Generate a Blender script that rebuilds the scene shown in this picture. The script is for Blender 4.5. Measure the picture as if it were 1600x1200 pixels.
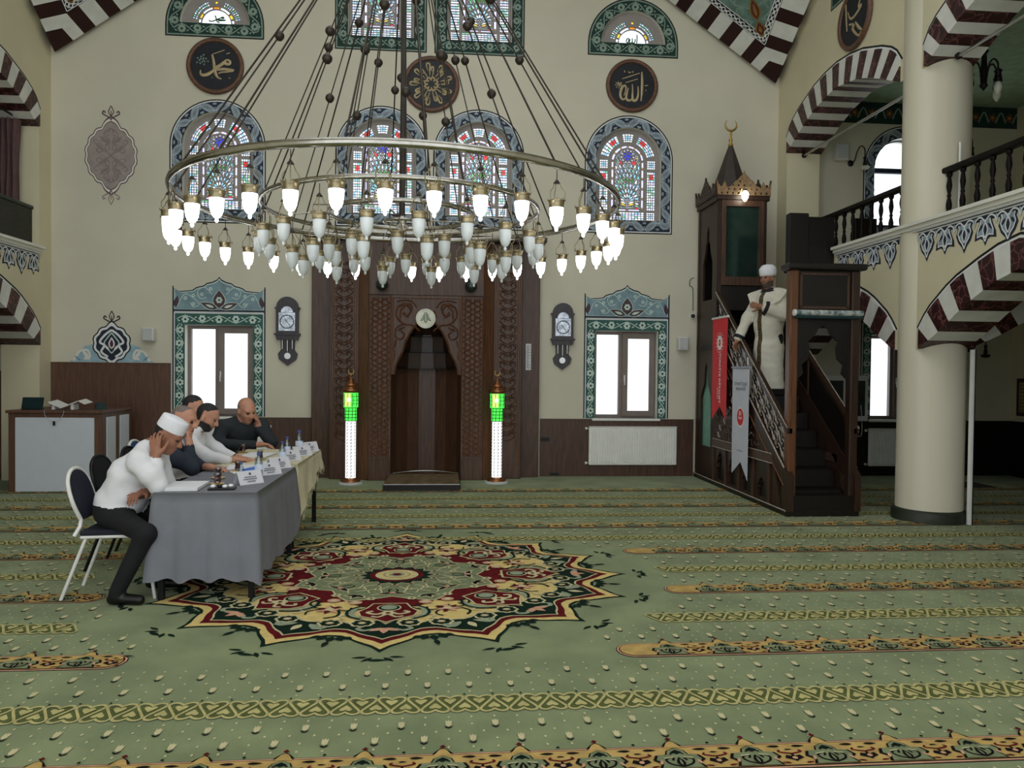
import bpy, bmesh, math, random
import numpy as np
from math import sin, cos, pi, sqrt, atan2, radians
from mathutils import Vector, Matrix
from mathutils.geometry import delaunay_2d_cdt

random.seed(7)
scene = bpy.context.scene
for o in list(bpy.data.objects):
    bpy.data.objects.remove(o)
COL = scene.collection

# ------------------------------------------------------------------ camera
# solved from the photograph's vanishing points (focal 1200 px at 1600 wide)
FPX, EYE = 1200.0, 1.6
_d = Vector((-103, 25, -FPX)).normalized()
_s = -0.0086
_r = Vector((1, _s, (25 * _s - 103) / FPX)).normalized()
_u = _r.cross(_d)
cam_data = bpy.data.cameras.new('camera')
cam_data.sensor_fit = 'HORIZONTAL'
cam_data.sensor_width = 36.0
cam_data.lens = 36.0 * FPX / 1600.0
cam_data.clip_start = 0.05
cam = bpy.data.objects.new('camera', cam_data)
COL.objects.link(cam)
cam.matrix_world = Matrix((
    (_r.x, _r.y, _r.z, 0), (_d.x, _d.y, _d.z, 0), (_u.x, _u.y, _u.z, EYE), (0, 0, 0, 1)))
scene.camera = cam

# ------------------------------------------------------------------ light
world = bpy.data.worlds.new('overcast_sky')
scene.world = world
world.use_nodes = True
bg = world.node_tree.nodes['Background']
bg.inputs[0].default_value = (0.93, 0.97, 1.0, 1)
bg.inputs[1].default_value = 1.25
vs = scene.view_settings
vs.view_transform = 'Standard'
vs.look = 'None'
vs.gamma = 1.0
vs.use_curve_mapping = False
vs.exposure = 0.52

# ------------------------------------------------------------------ room numbers (metres)
D = 11.36                 # back wall
XL, XR = -5.55, 5.0       # hall faces of the two arcades
XC = -0.275               # axis of the hall
TW = 0.5                  # arcade thickness
TOP = 8.2
DRUM = 3.0                # radius of the opening left in the added ceiling for sky light

# ------------------------------------------------------------------ materials
def lin(c):
    c = c / 255.0
    return c / 12.92 if c <= 0.04045 else ((c + 0.055) / 1.055) ** 2.4

def rgb(c):
    return (lin(c[0]), lin(c[1]), lin(c[2]), 1.0)

MATS = {}
def mat(name, c, rough=0.6, metal=0.0, vary=0.08, scale=8.0, bump=0.0, bscale=60.0,
        emit=0.0, spec=0.4, stretch=None, c2=None, sheen=0.0, coat=0.0):
    """a principled material whose colour is broken up by noise, with optional fine bump"""
    if name in MATS:
        return MATS[name]
    m = bpy.data.materials.new(name)
    m.use_nodes = True
    nt = m.node_tree
    p = nt.nodes['Principled BSDF']
    p.inputs['Roughness'].default_value = rough
    p.inputs['Metallic'].default_value = metal
    p.inputs['Specular IOR Level'].default_value = spec
    if sheen: p.inputs['Sheen Weight'].default_value = sheen
    if coat: p.inputs['Coat Weight'].default_value = coat
    tc = nt.nodes.new('ShaderNodeTexCoord')
    mp = nt.nodes.new('ShaderNodeMapping')
    nt.links.new(tc.outputs['Object'], mp.inputs[0])
    if stretch:
        mp.inputs['Scale'].default_value = stretch
    nz = nt.nodes.new('ShaderNodeTexNoise')
    nz.inputs['Scale'].default_value = scale
    nz.inputs['Detail'].default_value = 4
    nt.links.new(mp.outputs[0], nz.inputs['Vector'])
    mix = nt.nodes.new('ShaderNodeMix'); mix.data_type = 'RGBA'
    a = rgb(c)
    if c2 is None:
        b = tuple(min(1, x * (1 + vary * 2)) for x in a[:3]) + (1,)
        a = tuple(x * (1 - vary) for x in a[:3]) + (1,)
    else:
        b = rgb(c2)
    mix.inputs[6].default_value = a
    mix.inputs[7].default_value = b
    rp = nt.nodes.new('ShaderNodeMapRange')
    rp.inputs[1].default_value = 0.35; rp.inputs[2].default_value = 0.65
    nt.links.new(nz.outputs[0], rp.inputs[0])
    nt.links.new(rp.outputs[0], mix.inputs[0])
    nt.links.new(mix.outputs[2], p.inputs['Base Color'])
    if bump:
        n2 = nt.nodes.new('ShaderNodeTexNoise')
        n2.inputs['Scale'].default_value = bscale
        n2.inputs['Detail'].default_value = 3
        nt.links.new(mp.outputs[0], n2.inputs['Vector'])
        bp = nt.nodes.new('ShaderNodeBump')
        bp.inputs['Strength'].default_value = bump
        bp.inputs['Distance'].default_value = 0.01
        nt.links.new(n2.outputs[0], bp.inputs['Height'])
        nt.links.new(bp.outputs[0], p.inputs['Normal'])
    if emit:
        nt.links.new(mix.outputs[2], p.inputs['Emission Color'])
        p.inputs['Emission Strength'].default_value = emit
    MATS[name] = m
    return m

def glass_mat(name, c, gloss=0.08):
    """thin pane: tinted straight-through light plus a faint reflection"""
    if name in MATS:
        return MATS[name]
    m = bpy.data.materials.new(name); m.use_nodes = True
    nt = m.node_tree; nt.nodes.clear()
    out = nt.nodes.new('ShaderNodeOutputMaterial')
    t = nt.nodes.new('ShaderNodeBsdfTransparent'); t.inputs[0].default_value = rgb(c)
    g = nt.nodes.new('ShaderNodeBsdfGlossy'); g.inputs['Roughness'].default_value = 0.08
    nz = nt.nodes.new('ShaderNodeTexNoise'); nz.inputs['Scale'].default_value = 30
    mr = nt.nodes.new('ShaderNodeMapRange'); mr.inputs[3].default_value = gloss * 0.7; mr.inputs[4].default_value = gloss * 1.3
    nt.links.new(nz.outputs[0], mr.inputs[0])
    x = nt.nodes.new('ShaderNodeMixShader')
    nt.links.new(mr.outputs[0], x.inputs[0])
    nt.links.new(t.outputs[0], x.inputs[1]); nt.links.new(g.outputs[0], x.inputs[2])
    nt.links.new(x.outputs[0], out.inputs[0])
    MATS[name] = m
    return m

def marble(name, c, vein, scale=9.0):
    if name in MATS:
        return MATS[name]
    m = bpy.data.materials.new(name); m.use_nodes = True
    nt = m.node_tree; p = nt.nodes['Principled BSDF']
    p.inputs['Roughness'].default_value = 0.45
    tc = nt.nodes.new('ShaderNodeTexCoord')
    nz = nt.nodes.new('ShaderNodeTexNoise'); nz.inputs['Scale'].default_value = 5; nz.inputs['Detail'].default_value = 5
    mx = nt.nodes.new('ShaderNodeMix'); mx.data_type = 'VECTOR'; mx.inputs[0].default_value = 0.25
    nt.links.new(tc.outputs['Object'], nz.inputs['Vector'])
    nt.links.new(tc.outputs['Object'], mx.inputs[4]); nt.links.new(nz.outputs['Color'], mx.inputs[5])
    v = nt.nodes.new('ShaderNodeTexVoronoi'); v.feature = 'DISTANCE_TO_EDGE'; v.inputs['Scale'].default_value = scale
    nt.links.new(mx.outputs[1], v.inputs['Vector'])
    r = nt.nodes.new('ShaderNodeValToRGB')
    r.color_ramp.elements[0].position = 0.0; r.color_ramp.elements[0].color = rgb(vein)
    r.color_ramp.elements[1].position = 0.06; r.color_ramp.elements[1].color = rgb(c)
    nt.links.new(v.outputs['Distance'], r.inputs[0])
    nt.links.new(r.outputs[0], p.inputs['Base Color'])
    MATS[name] = m
    return m

def wood(name, c, c2, rough=0.42, axis='z', spec=0.45, scale=5.0):
    st = {'z': (9, 9, 0.7), 'x': (0.7, 9, 9), 'y': (9, 0.7, 9)}[axis]
    return mat(name, c, rough, 0, scale=scale, stretch=st, c2=c2, spec=spec, bump=0.06, bscale=18)

WALLY = mat('cream_arcade_plaster', (211, 203, 172), 0.85, vary=0.03, scale=1.2, bump=0.05, bscale=90)
WALL = mat('cream_plaster', (208, 203, 184), 0.85, vary=0.03, scale=1.2, bump=0.05, bscale=90)
WALLW = mat('pale_plaster', (226, 224, 214), 0.85, vary=0.02, scale=2, bump=0.04)
CARPET = mat('green_carpet', (108, 122, 75), 0.95, scale=2.6, c2=(132, 145, 96), bump=0.5, bscale=420, sheen=0.25, spec=0.12)
GREYPL = mat('grey_tracery_plaster', (150, 144, 140), 0.8, vary=0.04)
BLACK = mat('black_paint', (14, 14, 16), 0.6, vary=0.1)
WHITE = mat('white_paint', (226, 228, 228), 0.6, vary=0.03)
NAVY = mat('navy_paint', (34, 42, 58), 0.7, vary=0.1)
SLATE = mat('slate_leaf_paint', (142, 158, 170), 0.75, vary=0.12)
DGREEN = mat('dark_green_paint', (20, 52, 46), 0.7, vary=0.12)
SAGE = mat('sage_line_paint', (132, 152, 140), 0.75, vary=0.1)
TEAL = mat('teal_green_paint', (52, 92, 86), 0.7, vary=0.12)
PALE = mat('pale_vine_paint', (196, 216, 206), 0.7, vary=0.05)
MIST = mat('mist_blue_paint', (122, 148, 158), 0.75, vary=0.1)
PLUM = mat('plum_paint', (78, 58, 66), 0.7, vary=0.1)
MAROON = marble('maroon_marble', (46, 13, 15), (124, 74, 72))
STONE = mat('white_stone', (214, 214, 208), 0.6, vary=0.05, scale=5)
WOODD = wood('dark_walnut', (38, 23, 15), (58, 36, 23))
WOODM = wood('walnut_panel', (62, 41, 30), (86, 58, 42))
WOODX = wood('walnut_across', (70, 42, 28), (98, 60, 38), axis='x')
WOODB = wood('brown_veneer', (86, 60, 46), (104, 74, 58), rough=0.5)
WOODK = wood('near_black_wood', (14, 9, 7), (24, 15, 11), rough=0.4)
WOODL = wood('painted_lit_walnut', (84, 52, 32), (110, 70, 44), rough=0.35)  # lighter walnut: the light on the wood is put into its colour
GOLD = mat('aged_gold', (182, 150, 84), 0.35, 0.9, vary=0.1)
BRASS = mat('dull_brass', (168, 156, 122), 0.32, 1.0, vary=0.1)
STEEL = mat('satin_steel', (176, 178, 176), 0.3, 1.0, vary=0.05)
IRON = mat('dark_iron', (38, 34, 32), 0.45, 0.6, vary=0.1)
CHARC = mat('charcoal_plastic', (34, 36, 38), 0.5, vary=0.08)
PLASTIC = mat('white_plastic', (226, 226, 222), 0.45, vary=0.02)
GREYP = mat('light_grey_plastic', (186, 188, 188), 0.5, vary=0.03)
ENAMEL = mat('white_enamel', (232, 232, 226), 0.35, vary=0.02, spec=0.5)

# ------------------------------------------------------------------ object helpers
def tag(o, label=None, cat=None, group=None, kind=None):
    if label: o['label'] = label
    if cat: o['category'] = cat
    if group: o['group'] = group
    if kind: o['kind'] = kind
    return o

def empty(name, loc=(0, 0, 0), rz=0.0, label=None, cat=None, group=None):
    o = bpy.data.objects.new(name, None)
    o.empty_display_size = 0.1
    COL.objects.link(o)
    o.location = loc; o.rotation_euler = (0, 0, rz)
    return tag(o, label, cat, group)

def new_obj(name, me, parent=None):
    o = bpy.data.objects.new(name, me)
    COL.objects.link(o)
    if parent is not None:
        o.parent = parent
    return o

def copy_tree(o, parent=None):
    c = o.copy(); COL.objects.link(c); c.parent = parent
    for ch in list(o.children):
        copy_tree(ch, c)
    return c

class Fr:
    """a local frame: u, v in a plane, w out of it"""
    def __init__(s, o, U, V, N):
        s.o, s.U, s.V, s.N = Vector(o), Vector(U), Vector(V), Vector(N)
    def __call__(s, u, v, w=0.0):
        return s.o + s.U * u + s.V * v + s.N * w

F_ID = Fr((0, 0, 0), (1, 0, 0), (0, 1, 0), (0, 0, 1))
F_FLOOR = F_ID
F_BACK = Fr((0, D, 0), (1, 0, 0), (0, 0, 1), (0, -1, 0))       # u = X, v = Z, w toward the room
F_RIGHT = Fr((XR, 0, 0), (0, 1, 0), (0, 0, 1), (-1, 0, 0))     # u = Y
F_LEFT = Fr((XL, 0, 0), (0, 1, 0), (0, 0, 1), (1, 0, 0))

EPS = 0.0012
def inpoly(x, y, P):
    c = False; n = len(P); j = n - 1
    for i in range(n):
        xi, yi = P[i]; xj, yj = P[j]
        if (yi > y) != (yj > y) and x < (xj - xi) * (y - yi) / (yj - yi) + xi:
            c = not c
        j = i
    return c

def arc(cx, cy, r, a0, a1, n=16, ry=None):
    ry = r if ry is None else ry
    return [(cx + r * cos(radians(a0 + (a1 - a0) * i / n)), cy + ry * sin(radians(a0 + (a1 - a0) * i / n))) for i in range(n + 1)]

def circ(cx, cy, r, n=20, ry=None):
    return arc(cx, cy, r, 0, 360, n, ry)[:-1]

def spline(P, n=6, closed=False):
    """Catmull-Rom through the points (any dimension)"""
    P = [Vector(p) for p in P]; out = []
    N = len(P); segs = N if closed else N - 1
    for i in range(segs):
        if closed:
            a, b, c, d = P[(i - 1) % N], P[i], P[(i + 1) % N], P[(i + 2) % N]
        else:
            a, b, c, d = P[max(i - 1, 0)], P[i], P[i + 1], P[min(i + 2, N - 1)]
        for k in range(n):
            t = k / n
            out.append(tuple(0.5 * ((2 * b) + (c - a) * t + (2 * a - 5 * b + 4 * c - d) * t * t + (3 * b - a - 3 * c + d) * t ** 3)))
    if not closed:
        out.append(tuple(P[-1]))
    return out

def resample(P, n=None, step=None, closed=False):
    P = [tuple(p) for p in P]
    if closed: P = P + [P[0]]
    L = [0.0]
    for a, b in zip(P, P[1:]):
        L.append(L[-1] + (Vector(b) - Vector(a)).length)
    if n is None: n = max(2, int(round(L[-1] / step)))
    out = []; j = 0
    for i in range(n + 1):
        s = L[-1] * i / n
        while j < len(L) - 2 and L[j + 1] < s: j += 1
        t = (s - L[j]) / max(1e-9, L[j + 1] - L[j])
        out.append(tuple(Vector(P[j]).lerp(Vector(P[j + 1]), t)))
    return out, L[-1]

class MB:
    """collects geometry with material slots, links it as ONE mesh object"""
    def __init__(s, fr=None):
        s.v, s.f, s.m, s.ms, s.fr = [], [], [], [], fr or F_ID
        s.sm = []; s.cnt = 0
    def mi(s, m):
        if m not in s.ms: s.ms.append(m)
        return s.ms.index(m)
    def add(s, vs, fs, m, smooth=False):
        b = len(s.v); i = s.mi(m)
        s.v += [tuple(x) for x in vs]
        for f in fs:
            s.f.append(tuple(b + k for k in f)); s.m.append(i); s.sm.append(smooth)
        return s
    # --- flat drawing in the frame
    def lay(s, l):
        """height of a layer, with a hair's breadth between neighbours so that overlaps never coincide"""
        s.cnt += 1
        return l * EPS + (s.cnt % 40) * 2.5e-5
    def poly(s, P, m, l=0):
        h = s.lay(l)
        s.add([s.fr(p[0], p[1], h) for p in P], [tuple(range(len(P)))], m)
    def stroke(s, P, w, m, l=0, closed=False, taper=None, raise_=0.0):
        P = [Vector((p[0], p[1])) for p in P]; n = len(P)
        if n < 2: return
        L, R, C = [], [], []
        for i in range(n):
            if closed: t = P[(i + 1) % n] - P[i - 1]
            else: t = P[min(i + 1, n - 1)] - P[max(i - 1, 0)]
            if t.length < 1e-9: t = Vector((1, 0))
            t.normalize(); nn = Vector((-t.y, t.x))
            ww = w * 0.5
            if taper: ww *= taper(i / (n - 1))
            L.append(P[i] + nn * ww); R.append(P[i] - nn * ww); C.append(P[i])
        k = n if closed else n - 1
        h = s.lay(l)
        if raise_:
            vs = [s.fr(a.x, a.y, h) for a in L] + [s.fr(a.x, a.y, h + raise_) for a in C] + [s.fr(a.x, a.y, h) for a in R]
            fs = []
            for i in range(k):
                j = (i + 1) % n
                fs += [(i, j, n + j, n + i), (n + i, n + j, 2 * n + j, 2 * n + i)]
        else:
            vs = [s.fr(a.x, a.y, h) for a in L] + [s.fr(a.x, a.y, h) for a in R]
            fs = [(i, (i + 1) % n, n + (i + 1) % n, n + i) for i in range(k)]
        s.add(vs, fs, m)
    def ring(s, A, B, m, l=0, closed=True):
        n = len(A)
        vs = [s.fr(a[0], a[1], l * EPS) for a in A] + [s.fr(b[0], b[1], l * EPS) for b in B]
        k = n if closed else n - 1
        s.add(vs, [(i, (i + 1) % n, n + (i + 1) % n, n + i) for i in range(k)], m)
    def disc(s, x, y, r, m, l=0, n=14, ry=None):
        s.poly(circ(x, y, r, n, ry), m, l)
    def leaf(s, x, y, a, L, w, m, l=0, n=5):
        """pointed leaf from (x,y) along angle a (radians)"""
        c, si = cos(a), sin(a); A, B = [], []
        for i in range(n + 1):
            t = i / n; h = w * 0.5 * sin(pi * t ** 0.8)
            A.append((x + c * L * t - si * h, y + si * L * t + c * h))
            if 0 < i < n: B.append((x + c * L * t + si * h, y + si * L * t - c * h))
        s.poly(A + B[::-1], m, l)
    def flower(s, x, y, r, m, mc, l=0, k=6, rot=0.0, pw=0.62):
        for i in range(k):
            a = rot + 2 * pi * i / k
            s.disc(x + cos(a) * r * 0.62, y + sin(a) * r * 0.62, r * pw * 0.6, m, l, 7)
        s.disc(x, y, r * 0.3, mc, l + 1, 8)
    # --- solids (world or given coordinates through the frame)
    def box(s, x0, x1, y0, y1, z0, z1, m):
        vs = [s.fr(x, y, z) for z in (z0, z1) for y in (y0, y1) for x in (x0, x1)]
        s.add(vs, [(0, 1, 3, 2), (4, 6, 7, 5), (0, 4, 5, 1), (2, 3, 7, 6), (0, 2, 6, 4), (1, 5, 7, 3)], m)
    def bbox(s, x0, x1, y0, y1, z0, z1, m, b=0.006):
        """box with chamfered edges (octagonal in every section)"""
        X, Y, Z = (x0, x1), (y0, y1), (z0, z1)
        b = min(b, (x1 - x0) / 3, (y1 - y0) / 3, (z1 - z0) / 3)
        bm = bmesh.new()
        g = bmesh.ops.create_cube(bm, size=1)
        for v in g['verts']:
            v.co = Vector((X[v.co.x > 0], Y[v.co.y > 0], Z[v.co.z > 0]))
        bmesh.ops.bevel(bm, geom=list(bm.edges), offset=b, segments=1, affect='EDGES')
        bm.verts.index_update()
        s.add([s.fr(*v.co) for v in bm.verts], [tuple(v.index for v in f.verts) for f in bm.faces], m)
        bm.free()
    def prism(s, P, w0, w1, m, cap=True, front=None):
        n = len(P)
        vs = [s.fr(p[0], p[1], w0) for p in P] + [s.fr(p[0], p[1], w1) for p in P]
        fs = [(i, (i + 1) % n, n + (i + 1) % n, n + i) for i in range(n)]
        s.add(vs, fs, m)
        s.add([vs[i] for i in range(n)], [tuple(range(n))], m)
        s.add([vs[n + i] for i in range(n)], [tuple(range(n))], front or m)
    def tube(s, P, r, m, n=8, closed=False, cap=True):
        """round tube along 3D points, r a number or list"""
        P = [s.fr(*p) for p in P]; k = len(P); vs = []; prev = None
        for i in range(k):
            if closed: t = P[(i + 1) % k] - P[i - 1]
            else: t = P[min(i + 1, k - 1)] - P[max(i - 1, 0)]
            if t.length < 1e-9: t = Vector((0, 0, 1))
            t.normalize()
            if prev is None:
                a = Vector((0, 0, 1)) if abs(t.z) < 0.9 else Vector((1, 0, 0))
                prev = t.cross(a).normalized()
            else:
                prev = (prev - t * prev.dot(t))
                if prev.length < 1e-6: prev = t.cross(Vector((0.3, 0.5, 0.8)))
                prev.normalize()
            q = t.cross(prev); rr = r[i] if isinstance(r, (list, tuple)) else r
            for j in range(n):
                a = 2 * pi * j / n
                vs.append(P[i] + prev * (rr * cos(a)) + q * (rr * sin(a)))
        fs = []
        for i in range(k if closed else k - 1):
            i2 = (i + 1) % k
            for j in range(n):
                j2 = (j + 1) % n
                fs.append((i * n + j, i * n + j2, i2 * n + j2, i2 * n + j))
        s.add(vs, fs, m, True)
        if cap and not closed:
            s.add(vs[:n], [tuple(range(n))], m); s.add(vs[-n:], [tuple(range(n))], m)
    def lathe(s, prof, m, c=(0, 0, 0), n=16, smooth=True, sx=1.0, sy=1.0, a0=0.0):
        """profile of (r, z) turned round the vertical through c"""
        vs, fs = [], []
        for (r, z) in prof:
            for j in range(n):
                a = a0 + 2 * pi * j / n
                vs.append(s.fr(c[0] + r * cos(a) * sx, c[1] + r * sin(a) * sy, c[2] + z))
        for i in range(len(prof) - 1):
            for j in range(n):
                j2 = (j + 1) % n
                fs.append((i * n + j, i * n + j2, (i + 1) * n + j2, (i + 1) * n + j))
        if prof[0][0] > 1e-5: fs.append(tuple(range(n)))
        if prof[-1][0] > 1e-5: fs.append(tuple((len(prof) - 1) * n + j for j in range(n)))
        s.add(vs, fs, m, smooth)
    def ball(s, c, r, m, n=12, rz=None):
        rz = r if rz is None else rz
        k = n // 2
        s.lathe([(max(1e-6, r * sin(pi * i / k)), -rz * cos(pi * i / k)) for i in range(k + 1)], m, c, n)
    def build(s, name, parent=None, label=None, cat=None, group=None, kind=None):
        me = bpy.data.meshes.new(name)
        me.from_pydata(s.v, [], s.f)
        for m in s.ms: me.materials.append(m)
        me.polygons.foreach_set('material_index', s.m)
        me.polygons.foreach_set('use_smooth', s.sm)
        me.update()
        return tag(new_obj(name, me, parent), label, cat, group, kind)

def plate(mb, outline, holes, w0, w1, m, side=None):
    """flat plate with holes, between w0 and w1 in the builder's frame"""
    loops = [outline] + holes
    V, E, Fc = [], [], []
    for P in loops:
        b = len(V); n = len(P)
        V += [Vector((p[0], p[1])) for p in P]
        E += [(b + i, b + (i + 1) % n) for i in range(n)]
    r = delaunay_2d_cdt(V, E, [], 0, 1e-6)
    v2, tris = r[0], r[2]
    boxes = [(min(p[0] for p in h), max(p[0] for p in h), min(p[1] for p in h), max(p[1] for p in h)) for h in holes]
    keep = []
    for t in tris:
        cx = sum(v2[i].x for i in t) / 3; cy = sum(v2[i].y for i in t) / 3
        if not inpoly(cx, cy, outline): continue
        ok = True
        for h, b in zip(holes, boxes):
            if b[0] <= cx <= b[1] and b[2] <= cy <= b[3] and inpoly(cx, cy, h):
                ok = False; break
        if ok: keep.append(tuple(t))
    mb.add([mb.fr(p.x, p.y, w1) for p in v2], keep, m)
    mb.add([mb.fr(p.x, p.y, w0) for p in v2], [t[::-1] for t in keep], m)
    for P in loops:
        n = len(P)
        vs = [mb.fr(p[0], p[1], w0) for p in P] + [mb.fr(p[0], p[1], w1) for p in P]
        mb.add(vs, [(i, (i + 1) % n, n + (i + 1) % n, n + i) for i in range(n)], side or m)

def mirror(P, c=0.0):
    return [(2 * c - p[0],) + tuple(p[1:]) for p in P[::-1]]

def shift(P, dx, dy):
    return [(p[0] + dx, p[1] + dy) for p in P]

def rot2(P, a, cx=0, cy=0):
    c, s = cos(a), sin(a)
    return [(cx + p[0] * c - p[1] * s, cy + p[0] * s + p[1] * c) for p in P]
# ================================================================== STRUCTURE
# ---- floor
mb = MB(); mb.box(-9.3, 9.2, -1.5, D + 0.3, -0.12, 0.0, CARPET)
floor = mb.build('floor', label='green patterned mosque carpet covering the whole floor', kind='structure')

# ---- back wall with its window openings
LOW_C = [-3.25, 2.70, 7.02]           # low windows (third one in the right aisle)
MID_C = [-3.275, -0.955, 0.455, 2.70]  # stained glass windows
AISLE_UP = 7.03
LUN_C = [-3.32, 2.74]
TOPC = [-0.98, 0.45]
MZS, MB0 = 4.73, 3.84
def archpoly(c, h, z0, zs, n=20):
    return [(c - h, z0), (c + h, z0)] + arc(c, zs, h, 0, 180, n)
holes = []
for c in LOW_C: holes.append([(c - .475, .87), (c + .475, .87), (c + .475, 2.18), (c - .475, 2.18)])
for c in MID_C + [AISLE_UP]: holes.append(archpoly(c, .49, MB0, MZS))
for c in LUN_C: holes.append(arc(c, 6.47, .48, 0, 180, 20))
for c in TOPC: holes.append(archpoly(c, .47, 6.40, 7.30))
holes.append([(-.80, -.02), (.24, -.02), (.24, 2.35), (-.80, 2.35)])
mb = MB(F_BACK)
plate(mb, [(-9.3, -.05), (9.2, -.05), (9.2, TOP), (-9.3, TOP)], holes, -.3, 0, WALL, side=WALLW)
wall_back = mb.build('wall_back', label='tall cream plaster wall behind the prayer niche', kind='structure')

# ---- wainscot boards on the back wall
def board(n, x0, x1, z0, z1, m, lab):
    b = MB(F_BACK); b.box(x0, x1, z0, z1, 0.0, .022, m); b.box(x0, x1, z1 - .012, z1, .022, .03, m)
    return b.build('trim_%d' % n, label=lab, kind='structure')
board(1, XL, -3.92, 0, 1.63, WOODB, 'tall brown wainscot behind the white and brown desk')
board(2, -3.92, -1.93, 0, .86, WOODM, 'brown wainscot under the left window')
board(3, 1.40, 3.74, 0, .86, WOODM, 'brown wainscot under the right window beside the niche')
board(4, XR + TW, 8.85, 0, .86, WOODK, 'dark wainscot at the end of the right aisle')

# ---- arcades
LOW_O = [(0, 1.856), (0, 2.07), (.1, 2.19), (.2, 2.285), (.45, 2.455), (.6, 2.535), (.9, 2.655), (1.15, 2.74), (1.42, 2.79)]
LOW_I = [(0, 1.856), (.15, 1.93), (.31, 2.01), (.6, 2.187), (.85, 2.32), (1.12, 2.44), (1.42, 2.52)]
UP_O = [(0, 4.83), (0, 5.06), (.1, 5.19), (.2, 5.265), (.4, 5.36), (.8, 5.495), (1.1, 5.55), (1.42, 5.575)]
UP_I = [(0, 4.83), (.16, 4.90), (.3, 4.97), (.6, 5.10), (.9, 5.20), (1.42, 5.28)]
BAYS = [(8.2, 11.04), (4.92, 7.76)]
def full(P, y0, y1):
    k = (y1 - y0) / 2.84
    a = [(y0 + d * k, z) for d, z in P]; b = [(y1 - d * k, z) for d, z in P]
    return a + b[::-1][1:]
def cut(P, n):
    """split a polyline in n pieces of equal length, keeping the bends"""
    R, L = resample(P, n=n * 4)
    return [R[i * 4:i * 4 + 5] for i in range(n)]

def voussoirs(fr, wall, O, I, n, w0, w1, skip=()):
    co, ci = cut(O, n), cut(I, n)
    for k in range(n):
        b = MB(fr)
        proud = 0.004 if k % 2 == 0 else 0.0
        b.prism(co[k] + ci[k][::-1], w0, w1 + proud, MAROON if k % 2 == 0 else STONE)
        b.build('voussoir', wall)

def lace(b, u0, u1, zt):
    """painted hanging lace of tulips along a moulding"""
    L = 30
    b.poly([(u0, zt - .075), (u1, zt - .075), (u1, zt), (u0, zt)], NAVY, 1)
    b.poly([(u0, zt - .022), (u1, zt - .022), (u1, zt - .008), (u0, zt - .008)], WHITE, 2)
    A = [(0, -.34), (.036, -.275), (.09, -.225), (.125, -.155), (.10, -.10), (.115, -.06), (.145, -.05)]
    B = [(0, -.31), (.034, -.25), (.07, -.235), (.145, -.25), (.14, -.19), (.10, -.12), (.08, -.06), (.12, -.04)]
    n = int((u1 - u0) / .29); st = (u1 - u0) / n
    for i in range(n):
        c = u0 + st * (i + .5); P = A if i % 2 == 0 else B
        sh = lambda Q: [(c + x, zt + y) for x, y in Q]
        b.poly(sh(P + [(-x, y) for x, y in P[::-1]][:-1]), NAVY, 2)
        k = .74
        Q = [(x * k, -.055 + (y + .055) * .84) for x, y in P[:-1]]
        b.poly(sh(Q + [(-x, y) for x, y in Q[::-1]][:-1]), SLATE, 3)
        b.leaf(c, zt - .10, -pi / 2, .17, .05, NAVY, 4)
        for s in (-1, 1):
            b.stroke(sh([(x * s, y) for x, y in Q]), .014, WHITE, 5)
            b.stroke(sh(spline([(0, -.09), (.03 * s, -.15), (.02 * s, -.2), (0, -.235)], 3)), .013, WHITE, 5)
            b.leaf(c + .03 * s, zt - .1, -pi / 2 + .75 * s, .1, .03, NAVY, 4)
            b.stroke(sh(spline([(0, -.085), (.06 * s, -.035), (.12 * s, -.05), (.145 * s, -.1)], 4)), .016, WHITE, 6)
        b.leaf(c + .145, zt - .03, -pi / 2, .1, .045, SLATE, 6)
        b.stroke([(c + .145 - .02, zt - .05), (c + .145, zt - .12), (c + .145 + .02, zt - .05)], .012, WHITE, 7)

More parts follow.
